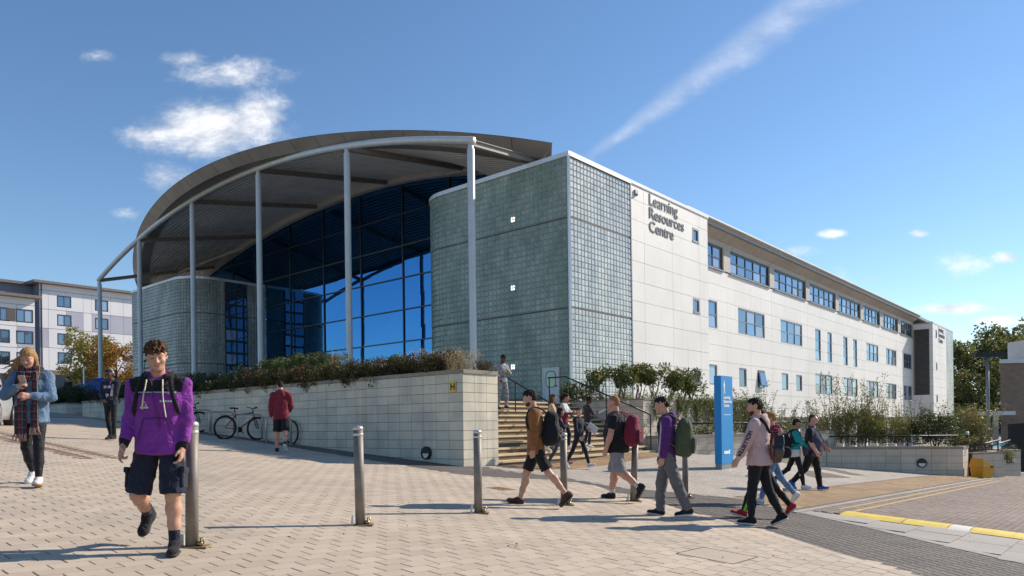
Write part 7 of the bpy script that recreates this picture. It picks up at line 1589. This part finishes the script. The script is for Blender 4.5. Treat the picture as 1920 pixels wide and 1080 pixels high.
def man_purple():
    s = Person('person', 'young man in purple and black hoodie and dark cargo shorts striding towards the camera', 303, 1040, 1.80, face=190, girth=1.09, legs=((7, 9, 2), (4, 66, 11)), feet=(2, 8), arms=((4, 6, 12), (0, 9, 30, 0)), head=(14, 16, 5), voxel=.0075, sh=.190, lean=2, abd=(4, 5))
    J, f = s.J, s.f; s.browmat = H_BR; s.body(SK_L, bare_legs=True, curl=(28, (12, 20, 62, 70)), legw=1.08, spread=(0, .05)); s.hair(H_BR, 'short', 1.0, .005, .019, .5)
    nz = J['neck'][2]; nx, ny = J['neck'][0], J['neck'][1]; wr = [J['wri', 0], J['wri', 1]]
    def mf(P):
        rad = np.hypot(P[:, 0] - nx, P[:, 1] - ny); m = np.zeros(len(P)); yk = (P[:, 2] > nz - .135 * f) & (np.abs(P[:, 0] - nx) < .175 + .25 * np.maximum(0, P[:, 2] - nz + .16)); m[yk] = 1; m[(P[:, 2] > nz - .03) & (rad < .090) & (P[:, 2] < nz + .06)] = 0
        for w in wr: m[np.linalg.norm(P - w, axis=1) < .062] = 1
        return m
    top = s.top([PURP, BLK], 1.06, .02, hood=True, amp=.011, matfn=mf, name='hoodie', loose=1.02, cuff=True, hem=True)
    for sg, L in ((-1, .30), (1, .235)):
        x = nx + sg * .058; z0 = nz - .03; P_ = [(x + sg * .004 * i, front(top, x, z0 - L * i / 7, .025) + .008, z0 - L * i / 7) for i in range(8)]; mb = MB(); mb.tube(P_, .0085, 6, ry=.005); mb.build('drawstring', CREAM, top, True, True)
    z = nz - .137 * f; mb = MB(); xs = np.linspace(-.155, .155, 17); mb.tube([(nx + x, front(top, nx + x, z, .02) + .001, z) for x in xs], .0035, 5); mb.build('piping', WHITE, top, True, True)
    zz = z - .10
    badge(s, top, 'chest_emblem', WHITE, [[(nx + .075 + x * .03, zz + y * .03) for x, y in q] for q in ([(-1.1, -.95), (1.1, -.95), (1.1, -.45), (-1.1, -.45)], [(-.8, -.2), (-.5, .35), (-.2, -.2)], [(.2, -.2), (.5, .35), (.8, -.2)], [(-.7, .4), (0, 1.0), (.7, .4), (0, .62)])])
    badge(s, top, 'chest_wordmark', WHITE, [[(nx - .13 + k * .018, zz + .02), (nx - .117 + k * .018, zz + .02), (nx - .117 + k * .018, zz + .036), (nx - .13 + k * .018, zz + .036)] for k in range(5)])
    # kangaroo pocket seams and earphone cable
    mb = MB(); pz = J['pel'][2]; q = [(nx + x, pz + .02 + z_) for x, z_ in ((-.13, .0), (-.10, .13), (-.085, .17), (0, .175), (.085, .17), (.10, .13), (.13, .0))]; mb.tube([(x, front(top, x, z_, .02) + .001, z_) for x, z_ in q], .004, 5); mb.build('pocket_seam', cloth('purple_seam', (.10, .015, .17)), top, True, True)
    mb = MB(); ear = J['head'] + s.HM @ V3(.082, .01, -.03); pts = [ear, ear + V3(.0, .03, -.10), (nx + .02, front(top, nx + .02, nz - .04, .03) + .01, nz - .05)] + [(nx + .02 - .01 * k, front(top, nx + .02 - .01 * k, nz - .05 - .06 * k, .025) + .008, nz - .05 - .06 * k) for k in range(1, 7)]; mb.tube(pts, .003, 5); r = s.prop('earphones', 'thin dark earphone cable hanging down the front of the purple hoodie', 'earphones'); mb.build('cable', M_BLK, r, True, True); mb = MB(); mb.tube([ear - V3(.004, 0, 0), ear + V3(.006, .004, -.014)], .009, 8); mb.build('earbud', M_BLK, r, True, True)
    sh = s.bottom(NAVY, 'shorts', 1.03, .012, upto=.98, flare=1.12, name='cargo_shorts')
    for i, sg in ((0, -1), (1, 1)):
        h0, kn = J['hip', i], J['knee', i]; c = h0 + (kn - h0) * .66 + V3(sg * .088, 0, 0); F = Field(); F.box(c, V3(.016, .075, .085) * f, rot('x', R((7, 8)[i])), .012); F.box(c + V3(sg * .006, 0, .062), V3(.018, .08, .026) * f, rot('x', R((7, 8)[i])), .008, .003); s.out('cargo_pocket', F, NAVY, .0075, folds(3 + i, .004), parent=sh)
    s.socks(NAVY, .12); s.shoes(cloth('black_knit', (.022, .017, .02)), M_SOLEB, .05, lace=LGR)
    an, d, u = J['ank', 0], J['fdir', 0], J['fup', 0]; mb = MB(); sd = nrm(np.cross(d, u)); mb.tube([an + sd * sg_ * .043 + d * y - u * zz_ for sg_, y, zz_ in ((1, .12, .055), (1, .05, .068), (1, -.01, .035))], .006, 5); mb.build('side_flash', WSHOE, s.root, True, True)
    s.backpack('black rucksack straps worn over the purple hoodie', BLK, drop=.3, back=.2, pocket=False, strapw=.017)
man_purple()
def woman_scarf():
    s = Person('person', 'woman in denim jacket and big tartan scarf looking down at her phone', 62, 914, 1.86, face=196, girth=1.0, legs=((14, 10), (-13, 22)), feet=(4, 10), arms=(('to', (-.05, .235, -.33)), ('to', (.075, .25, -.215))), head=(24, -6, 0), voxel=.009, sh=.172, hip=.085)
    J, f = s.J, s.f; s.browmat = H_BR; s.body(SK_P, curl=(50, 62), legw=1.05); s.hair(H_BL, 'long', 1.0, .007, .006)
    F = Field(); M = s.HM; hd = J['head']; hp = lambda x, y, z: hd + M @ (V3(x, y, z) * f)
    for k in range(5): a = hp(.06, -.05, .02 - .03 * k); b = a + V3(.10 + .02 * k, -.03, -.06 - .02 * k); c = b + V3(.13 + .02 * (k % 2), -.02, -.035 - .03 * k); F.cap(a, b, .026, .020, .01); F.cap(b, c, .020, .005, .01)
    s.out('flying_hair', F, H_BL, .007, folds(5, .006, 3))
    top = s.top(DENIM, 1.12, .04, amp=.014, loose=1.14, name='denim_jacket', collar=True, hem=True); s.bottom(cloth('black_leggings', (.016, .015, .019), .6), 'leggings', 1.12, .003); s.shoes(WSHOE, M_SOLEG, 0, lace=WHITE)
    tm = bpy.data.materials.new('tartan'); tm.use_nodes = True; t = NT(tm.node_tree); p = t.n['Principled BSDF']; p.inputs['Roughness'].default_value = .9; sp = t.node('ShaderNodeSeparateXYZ'); t.put(sp.inputs[0], t.node('ShaderNodeTexCoord').outputs['Object']); x, z = sp.outputs[0], sp.outputs[2]
    st = lambda c, per, w, o=0: t.math('LESS_THAN', t.math('FRACT', t.math('ADD', t.math('DIVIDE', c, per), o)), w)
    b = t.mix(st(x, .085, .30, .1), (.018, .02, .028, 1), (.20, .018, .035, 1)); b = t.mix(t.math('MULTIPLY', st(z, .10, .45), .75), b, (.022, .014, .022, 1)); b = t.mix(t.math('MULTIPLY', st(x, .085, .045, .35), .6), b, (.40, .35, .30, 1)); b = t.mix(t.math('MULTIPLY', st(z, .10, .035, .6), .55), b, (.36, .32, .28, 1)); t.put(p.inputs['Base Color'], b)
    F = Field(); n0 = J['neck']
    for ring, (r0, zz, yy) in enumerate(((.098, .03, .01), (.110, -.02, .015), (.122, -.07, .03))):
        A = np.linspace(-math.pi, math.pi, 15)
        for a0, a1 in zip(A[:-1], A[1:]): P_ = lambda a: n0 + s.sp @ (V3(r0 * math.sin(a), yy - .008 + r0 * .85 * math.cos(a), zz - .02 * math.cos(a) * ring) * f); F.cap(P_(a0), P_(a1), .040 * f, .040 * f, .012)
    y0 = max(front(top, 0, n0[2] - .25), .12)
    tails = ((.070, -.085, .075, .78), (-.080, -.10, .05, .70))
    for x0, dx, w, L in tails:
        zs = n0[2] - .02; F.box(V3(n0[0] + x0, y0 + .01, zs - L * .5), V3(w * .62, .018, L * .5), rot('x', R(-2)), .014, .02); F.box(V3(n0[0] + x0 + .01, y0 + .012, zs - L * .78), V3(w * .86, .02, L * .22), None, .014, .03)
    sc = s.out('scarf', F, tm, .008, folds(8, .011, .8, (0, 0, 1), .15))
    mb = MB(); fm = cloth('fringe', (.40, .30, .25), col2=(.30, .08, .09))
    for x0, dx, w, L in tails:
        for k in range(13): x_ = n0[0] + x0 + .01 + w * .86 * (k / 6 - 1); z_ = n0[2] - .02 - L + .01; e = RNG.normal(0, .012, 2); mb.tube([(x_, y0 + .012, z_), (x_ + e[0], y0 + .012 + e[1], z_ - .045), (x_ + e[0] * 2, y0 + .01, z_ - .10)], [.0085, .009, .006], 5)
    mb.build('fringe', fm, sc, True, True)
    r = s.prop('phone', 'smartphone with a pale case held up in the scarf woman\'s right hand', 'phone'); w_ = J['wri', 1]; d = nrm(w_ - J['elb', 1]); c = w_ + d * .10 + s.sy * .018 + s.sz * .035; F = Field(); F.box(c, V3(.037, .006, .074), s.sp @ rot('x', R(-42)) @ rot('z', .15), .005); s.out('case', F, cloth('case', (.42, .33, .30), .4), .0045, parent=r)
    mb = MB(); B = s.sp @ rot('x', R(-42)) @ rot('z', .15); mb.face([c + B @ V3(a * .032, -.0075, b_ * .068) for a, b_ in ((-1, -1), (1, -1), (1, 1), (-1, 1))]); mb.build('screen', mat('phone_screen', (.02, .02, .03), .15), r, local=True)
    mb = MB(); a = J['neck'] + s.sx * .12 * f; mb.tube([a - s.sy * .1, a + s.sz * .035, a + s.sy * .11 - s.sz * .05, a + s.sx * .02 + s.sy * .13 - s.sz * .22], .018, 8, ry=.008); rb = s.prop('shoulder_bag', 'dark bag strap over the denim jacket shoulder', 'bag'); mb.build('strap', BLK, rb, True, True); F = Field(); F.ell(J['neck'] - s.sz * .36 - s.sy * .2, V3(.14, .08, .17), s.sp, p=3); s.out('bag', F, BLK, .012, parent=rb)
woman_scarf()
def man_far():
    s = Person('person', 'man in dark cap and navy jacket with a lanyard in the shade of the canopy', 208, 826, 1.87, face=176, legs=((4, 4), (-6, 10)), arms=(('to', (-.03, .20, -.50)), ('to', (.04, .21, -.50))), head=(14, 8, 0), voxel=.013); J, f = s.J, s.f
    s.body(SK_D, curl=(45, 45)); s.hair(H_DK, 'crop'); top = s.top(NAVY, 1.05, .02, name='jacket', collar=True, loose=1.15); s.bottom(BLK, 'slim'); s.shoes(BLK, M_SOLEB); cap(s, BLK)
    nz = J['neck'][2]; badge(s, top, 'chest_patch', WHITE, [[(x - .045, nz - .20), (x + .03, nz - .20), (x + .03, nz - .13), (x - .045, nz - .13)] for x in (.06, -.05)]); badge(s, top, 'pale_panel', LGR, [[(-.17, nz - .4), (-.12, nz - .4), (-.11, nz - .1), (-.15, nz - .1)]]); lanyard(s, top, PURP)
def cap(s, m):
    J, f, M = s.J, s.f, s.HM; hd = J['head']; hp = lambda x, y, z: hd + M @ (V3(x, y, z) * f); F = Field(); F.ell(hp(0, -.012, .045), V3(.086, .104, .082) * f, M); F.box(hp(0, 0, -.05), V3(.15, .2, .085) * f, M, .002, 0, True); F.ell(hp(0, .115, .038), V3(.07, .075, .012) * f, M, .01); s.out('cap', F, m, min(s.vx, .01))
def lanyard(s, o, m, card=True):
    nz, nx = s.J['neck'][2], s.J['neck'][0]; mb = MB(); q = [(nx - .075, nz - .01), (nx - .06, nz - .12), (nx - .02, nz - .30), (nx, nz - .34), (nx + .02, nz - .30), (nx + .06, nz - .12), (nx + .075, nz - .01)]; mb.tube([(x, front(o, x, z) + .004, z) for x, z in q], .010, 6, ry=.004); l = mb.build('lanyard', m, s.root, True, True)
    if card: mb = MB(); y_ = front(o, nx, nz - .38) + .01; mb.face([(nx - .04, y_, nz - .44), (nx + .04, y_, nz - .44), (nx + .04, y_, nz - .34), (nx - .04, y_, nz - .34)]); mb.build('id_card', WHITE, l, local=True)
man_far()
def man_maroon():
    s = Person('person', 'man in maroon hoodie and black shorts walking away beside the bicycles', 528, 850, 1.86, face=14, legs=((8, 4), (-14, 34)), feet=(0, 2), arms=((4, 12, 10), (12, 12, 50, 20)), head=(18, 20, 0), voxel=.011, girth=1.02); s.body(SK_P, bare_legs=True, legw=1.05); s.hair(H_DK, 'crop'); s.top(MAR, 1.06, .03, hood=True, amp=.012, loose=1.15, name='hoodie', hem=True); s.bottom(BLK, 'shorts', 1.05, .007, upto=.92, flare=1.12); s.shoes(cloth('dark_canvas', (.03, .035, .03)), M_SOLE)
man_maroon()
def steps_h(P):
    q = np.asarray(P) - W0; a, b = q @ DR, q @ DL
    return EYE + min(.75, -.90 + .15 * math.floor(b / .3)) if (1.25 < a < 8.9 and b > 0) else gzf(*P) + .02
def on_steps(p, ytop, H):
    for Y in np.arange(17, 25, .02):
        q = at(p, ytop, Y)
        if q[2] - H <= steps_h(q[:2]): return q[:2], steps_h(q[:2])
    return at(p, ytop, 20)[:2], steps_h(at(p, ytop, 20)[:2])
def man_steps():
    pos, z = on_steps(941, 664, 1.76); s = Person('person', 'man in white and grey patterned top and dark trousers near the top of the steps', 0, 0, 1.76, face=-140, legs=((14, 22), (-4, 8)), arms=(('to', (-.05, .25, -.25)), (5, 8, 30)), head=(25, 0, 0), voxel=.014, pos=pos, z=z); s.body(SK_D); s.hair(H_DK, 'short', .8)
    m = mat('camo', (.36, .36, .38), .85, 0, .3, 14, col2=(.05, .055, .07), coord='obj'); s.top(m, 1.05, .0, name='sweatshirt'); s.bottom(m, 'trousers', 1.0); s.shoes(NAVY, M_SOLE)
man_steps()
def man_brown():
    s = Person('person', 'man in tan brown jacket and black shorts with a black backpack walking left', 1006, 951, 1.79, face=84, legs=((-27, 12), (21, 6)), feet=(-6, 0), arms=((2, 5, 6), (6, 8, 12)), head=(12, 4, 0), voxel=.009, sh=.19, lean=2); s.browmat = H_DK; s.body(SK_L, bare_legs=True, legw=1.0, beard=H_BD); s.hair(H_DK, 'short', .45, .006, .009); s.top(BROWN, 1.08, .06, collar=True, amp=.009, loose=1.2, name='jacket'); s.bottom(BLK, 'shorts', .98, .006, upto=.88, flare=1.0); s.shoes(BRSH, M_SOLEB, -.02); s.backpack('bulky black backpack on the man in the tan brown jacket', BLK, cloth('black_nylon', (.022, .022, .025), .45), (.155, .12, .25), .30, back=.235)
man_brown()
def man_burgundy():
    s = Person('person', 'sturdy ginger man in black T-shirt and grey shorts with a burgundy backpack', 1158, 940, 1.80, face=64, girth=1.32, legs=((-12, 42), (13, 6)), feet=(-8, 0), arms=((6, 14, 14), (4, 10, 16)), head=(6, 8, 0), voxel=.010, sh=.20, hip=.10, lean=1); s.browmat = H_GI; s.body(SK_P, bare_arms=True, bare_legs=True, legw=1.22, fat=.6); s.hair(H_GI, 'crop'); s.top(BLK, 1.04, .05, sleeve='short', amp=.008, belly=.8, loose=1.15, name='t_shirt'); s.bottom(LGR, 'shorts', 1.02, .008, upto=1.02, flare=1.12); s.socks(WHITE, .09); s.shoes(cloth('black_suede', (.025, .024, .025)), M_SOLEB); s.backpack('burgundy backpack with black straps on the ginger man in a black T-shirt', BURG, cloth('burgundy_dark', (.15, .012, .03)), (.16, .12, .25), .30, col_strap=BURG, back=.225)
man_burgundy()
def man_green():
    s = Person('person', 'young man in purple hoodie and grey sweatpants carrying an olive backpack', 1252, 972, 1.77, face=72, legs=((-20, 2), (13, 10)), feet=(16, 6), arms=((3, 6, 8), (6, 8, 12)), head=(16, 8, 0), voxel=.009, sh=.18, girth=1.0); s.browmat = H_DK; s.body(SK_L); s.hair(H_DK, 'fade', .4, .006, .008); top = s.top(cloth('dark_purple', (.105, .025, .16)), 1.04, .05, hood=True, amp=.009, loose=1.12, name='hoodie', hem=True); s.bottom(GREY, 'baggy', 1.04, .010); s.shoes(cloth('black_canvas', (.018, .018, .02)), M_SOLE, .01, lace=BLK); s.backpack('olive green canvas backpack on the young man in grey sweatpants', OLIVE, cloth('olive_pocket', (.068, .082, .045)), (.165, .125, .26), .31, col_strap=OLIVE, back=.24)
    J = s.J; mb = MB(); P_ = []
    for a, b in ((J['sho', 0], J['elb', 0]), (J['elb', 0], J['wri', 0])):
        for w in np.linspace(0, .95, 7): P_.append(a + (b - a) * w + s.sy * .066 * (1 - .25 * (b is J['wri', 0]) * w) + s.sx * -.018)
    mb.tube(P_, .010, 6, ry=.004); mb.build('sleeve_stripe', WHITE, top, True, True)
man_green()
def man_pink():
    s = Person('person', 'man in dusty pink hoodie and black trousers with dark lettering down his sleeve', 1424, 988, 1.79, face=52, girth=1.16, legs=((8, 6), (-12, 14)), feet=(0, 0), arms=((16, 20, 10, -6), (4, 8, 12)), head=(6, 16, 0), voxel=.009, sh=.195); J, f = s.J, s.f; s.browmat = H_DK; s.body(SK_L, beard=H_BD); s.hair(H_DK, 'fade', .35, .006, .008); top = s.top(PINK, 1.04, .02, hood=True, amp=.010, loose=1.12, name='hoodie', hem=True); s.bottom(BLK, 'slim', 1.04, .006); s.shoes(BLK, M_SOLE, lace=WHITE)
    me = text_obj('HOLLISTER', .072, BLK, .001, .002, 'LEFT', 1.05); sh, el, wr = J['sho', 0], J['elb', 0], J['wri', 0]; L1, L2 = np.linalg.norm(el - sh), np.linalg.norm(wr - el); cam_d = nrm(np.array([-.3, -.9, 0.1]))
    for v in me.vertices:
        d = .12 + v.co.x; a, b, l, r0, r1 = (sh, el, d / L1, .074, .064) if d < L1 else (el, wr, (d - L1) / L2, .064, .048); l = min(l, 1.1); ax = nrm(b - a); ou = -s.sx - ax * (-s.sx @ ax); ou = nrm(nrm(ou) - .25 * s.sy); sd = np.cross(ax, ou); th = -(v.co.y - .03) / .065; rr = r0 + (r1 - r0) * l + .008; q = a + ax * (l * np.linalg.norm(b - a)) + rr * (math.cos(th) * ou + math.sin(th) * sd); v.co = q
    link('sleeve_lettering', me, top, True)
    r = s.prop('satchel', 'black leather satchel slung across the back of the man in the pink hoodie', 'bag'); c = J['pel'] + s.sx * .12 - s.sy * .215 + s.sz * .12; M = s.sp @ rot('z', .45) @ rot('y', .5); F = Field(); F.box(c, V3(.165, .06, .125), M, .025); s.out('bag', F, mat('satchel_leather', (.028, .024, .024), .35, var=.1, coord='obj'), .008, folds(9, .006), parent=r)
    F = Field(); F.box(c - M @ V3(0, .02, -.055), V3(.170, .052, .075), M, .02); s.out('flap', F, MATS['satchel_leather'], .008, parent=r); F = Field(); F.box(c - M @ V3(0, 0, .10), V3(.166, .058, .03), M, .012); s.out('base', F, mat('brown_trim', (.10, .075, .06), .5, var=.1, coord='obj'), .008, parent=r)
    mb = MB(); n = J['neck'] - s.sx * .10; pts = [c + M @ V3(-.15, 0, .12), c + M @ V3(-.1, -.0, .2), J['chest'] - s.sy * .165 - s.sx * .02, n - s.sy * .12 - s.sz * .06, n + s.sz * .045 - s.sy * .02, n + s.sy * .10 - s.sz * .04, J['chest'] + s.sy * .16 + s.sx * .06, J['waist'] + s.sx * .185 + s.sy * .05, c + M @ V3(.16, 0, .1)]; P_ = np.array(pts); tt = np.linspace(0, len(pts) - 1, 30); mb.tube(np.stack([np.interp(tt, range(len(pts)), P_[:, k]) for k in range(3)], 1), .02, 8, ry=.006); mb.build('strap', BLK, r, True, True)
man_pink()
def man_red_shoes():
    s = Person('person', 'man in black track trousers with a lime stripe and red trainers', 1430, 973, 1.74, face=82, legs=((24, 4), (-28, 10)), feet=(0, -6), arms=((5, 8, 12), (8, 6, 16)), head=(8, 10, 0), voxel=.010, sh=.18); s.browmat = H_DK; s.body(SK_L, beard=H_BD); s.hair(H_DK, 'fade', .6); s.top(DKG, 1.02, .02, name='sweater'); J = s.J; k0, a0 = J['knee', 0], J['ank', 0]; d = a0 - k0
    def mf(P): t = ((P - k0) @ d) / (d @ d); q = P - k0 - t[:, None] * d; return ((t > .35) & (t < 1.1) & (q[:, 0] < -.03) & (np.abs(q[:, 1]) < .016)).astype(int)
    s.bottom([BLK, LIME], 'slim', 1.0, .005, matfn=mf); s.shoes(REDS, M_SOLE, lace=WHITE)
man_red_shoes()
def man_jeans():
    s = Person('person', 'ginger person in burgundy top, blue jeans and white trainers beside the pink hoodie', 1450, 948, 1.72, face=86, legs=((20, 4), (-24, 16)), feet=(0, -10), arms=((4, 8, 12), (4, 8, 12)), head=(8, 0, 0), voxel=.011, sh=.18); s.body(SK_P); s.hair(H_GI, 'short', 1.0); s.top(BURG, 1.06, .03, hood=True, name='hoodie'); s.bottom(JEAN, 'slim', 1.0); s.shoes(WSHOE, M_SOLE)
    J = s.J; r = s.prop('shoulder_bag', 'small black shoulder bag hanging by the burgundy hoodie', 'bag'); c = J['pel'] - s.sx * .2 - s.sy * .14 + s.sz * .08; F = Field(); F.ell(c, V3(.05, .12, .10), s.sp, p=3); s.out('bag', F, BLK, .011, parent=r); mb = MB(); mb.tube([c + s.sz * .09 + s.sy * .1, J['chest'] - s.sy * .16 - s.sx * .06, J['neck'] + s.sx * .09 - s.sy * .08, J['neck'] + s.sx * .09 + s.sz * .04, J['chest'] + s.sy * .16, c + s.sz * .09 + s.sy * .2], .016, 6, ry=.006); mb.build('strap', BLK, r, True, True)
man_jeans()
def man_teal():
    s = Person('person', 'man in dark cap and navy jacket with bright teal sleeves walking right', 1492, 919, 1.68, face=-104, legs=((-22, 30), (15, 6)), feet=(-4, 0), arms=(('to', (-.05, .32, -.42)), ('to', (.02, .33, -.42))), head=(10, 0, 0), voxel=.012, sh=.18, girth=.98); J = s.J; s.body(SK_M, curl=(45, 45)); s.hair(H_DK, 'crop'); cap(s, BLK); nz = J['neck'][2]; z0 = J['waist'][2]
    def mf(P): return np.where(P[:, 2] < z0 - .06, 2, np.where((np.abs(P[:, 0]) > .155) | (P[:, 2] < nz - .30), 1, 0)) if 1 else 0
    top = s.top([NAVY, TEAL, WHITE], 1.06, .04, collar=True, matfn=mf, loose=1.1, name='jacket'); s.bottom(BLK, 'slim'); s.shoes(BLUES, M_SOLE, m2=WSHOE); s.backpack('black rucksack on the man with teal sleeves', BLK, None, (.14, .09, .2), .28, pocket=False); lanyard(s, top, LIME, True)
man_teal()
def man_dark():
    s = Person('person', 'big man in slate gilet over black sleeves with a green lanyard walking right', 1524, 921, 1.80, face=-122, girth=1.28, legs=((12, 5), (-20, 22)), feet=(0, -6), arms=(('to', (-.13, .30, -.50)), (6, 14, 22)), head=(4, -14, 0), voxel=.012, sh=.20, hip=.10); J = s.J; s.body(SK_P, bare_arms=True, fat=1.0, beard=H_BD, legw=1.2); s.hair(hairmat('stubble', (.10, .065, .05)), 'crop')
    sh = [J['sho', 0], J['sho', 1]]
    def mf(P): return ((np.abs(P[:, 0]) > .21)).astype(int)
    top = s.top([MAUVE, BLK], 1.0, .06, sleeve='elbow', belly=1.2, matfn=mf, name='gilet', collar=True); s.bottom(BLK, 'trousers', 1.0); s.shoes(BLUES, M_SOLE); lanyard(s, top, cloth('green', (.02, .16, .05)), False); r = s.prop('laptop', 'slim grey laptop tucked under the arm of the big man', 'laptop'); w_ = J['wri', 0]; F = Field(); F.box(w_ - s.sy * .02 + s.sz * .06 - s.sx * .05, V3(.008, .075, .115), s.sp @ rot('x', .25), .006); s.out('case', F, LGR, .008, parent=r)
man_dark()
def group():
    s = Person('person', 'long haired girl in navy jacket over a pink top at the foot of the steps', 1050, 877, 1.58, face=-88, legs=((20, 6), (-20, 12)), feet=(0, -6), arms=((6, 8, 20), ('to', (.08, .25, -.2))), head=(4, -10, 0), voxel=.013, sh=.165, girth=.88); J = s.J; s.body(SK_M, legw=.85); s.hair(H_DK, 'long', 1.0)
    def mf(P): return ((P[:, 1] > .045) & (np.abs(P[:, 0]) < .07)).astype(int)
    s.top([NAVY, HOTP], 1.05, .05, matfn=mf, name='jacket'); s.bottom(cloth('grey_jeans', (.06, .075, .10)), 'slim', .95); s.shoes(cloth('rose', (.35, .10, .15)), M_SOLE)
    s = Person('person', 'smiling woman in navy jacket and trousers carrying a sheaf of paper by the steps', 1086, 880, 1.62, face=-128, legs=((22, 6), (-22, 10)), feet=(0, -8), arms=(('to', (-.12, .26, -.36)), (14, 10, 14)), head=(2, -36, 0), voxel=.012, sh=.17, girth=.95); J = s.J; s.body(SK_P, legw=.95); s.hair(H_BR, 'bun', .6); s.top(NAVY, 1.06, .04, collar=True, name='jacket'); s.bottom(cloth('navy_trousers', (.012, .017, .04)), 'slim'); s.shoes(WSHOE, M_SOLE); w_ = J['wri', 0]
    r = s.prop('paper', 'sheaf of white paper held by the smiling woman in navy', 'papers'); F = Field(); F.box(w_ + s.sy * .12 + s.sz * .03, V3(.012, .15, .10), s.sp @ rot('x', -.55), .006); s.out('sheets', F, WHITE, .007, parent=r)
    for p, yt, H, lab, hm, st, tp, fa, hd, pap in ((1035, 744, 1.63, 'woman in a beige top with long brown hair behind the girl in pink', H_BR, 'long', BEIGE, -100, (6, -20, 0), 0), (1058, 735, 1.66, 'woman in a white and burgundy top with dark ponytail coming down the steps', H_DK, 'pony', WHITE, -112, (10, 10, 0), 0), (1101, 743, 1.62, 'person with dark bun and grey shirt reading a paper on the steps', H_DK, 'bun', DKG, -75, (22, 0, 0), 1)):
        pos, z = on_steps(p, yt, H); s = Person('person', lab, 0, 0, H, face=fa, legs=((16, 20), (-8, 10)), arms=(('to', (-.04, .3, -.28)), ('to', (.06, .3, -.30))), head=hd, voxel=.014, sh=.168, girth=.93, pos=pos, z=z); J = s.J; s.body(SK_M if st != 'bun' else SK_D, curl=(40, 40)); s.hair(hm, st, .9); z0 = J['waist'][2] + .1
        s.top([tp, BURG] if st == 'pony' else tp, 1.04, .03, matfn=(lambda P: (P[:, 2] < z0).astype(int)) if st == 'pony' else None, name='top'); s.bottom(NAVY, 'slim'); s.shoes(WSHOE, M_SOLE)
        if pap: r = s.prop('paper', 'white leaflet held up by the person with the dark bun', 'papers'); w_ = J['wri', 1]; F = Field(); F.box(w_ + s.sy * .16 + s.sz * .05, V3(.10, .14, .008), s.sp @ rot('x', .5), .005); s.out('sheet', F, WHITE, .007, parent=r)
group()
def far_pair():
    for p, yt, H, lab, t, b, hm in ((127, 704, 1.74, 'distant person in dark navy clothes in front of the flats', NAVY, NAVY, H_DK), (150, 708, 1.66, 'distant person in a pale blue denim jacket beside the blue car', DENIM, NAVY, H_GI)):
        q = at(p, yt, 39.5); s = Person('person', lab, 0, 0, H, face=170, voxel=.022, pos=q[:2], z=q[2] - H, legs=((6, 4), (-6, 8))); s.body(SK_P, face=False, hands=False); s.hair(hm, 'short', 1.0, .016); s.top(t); s.bottom(b); s.shoes(BLK, M_SOLEB)
    # raised bed they stand behind
far_pair()
for o in ROOTS:
    if '_root' in o: del o['_root']
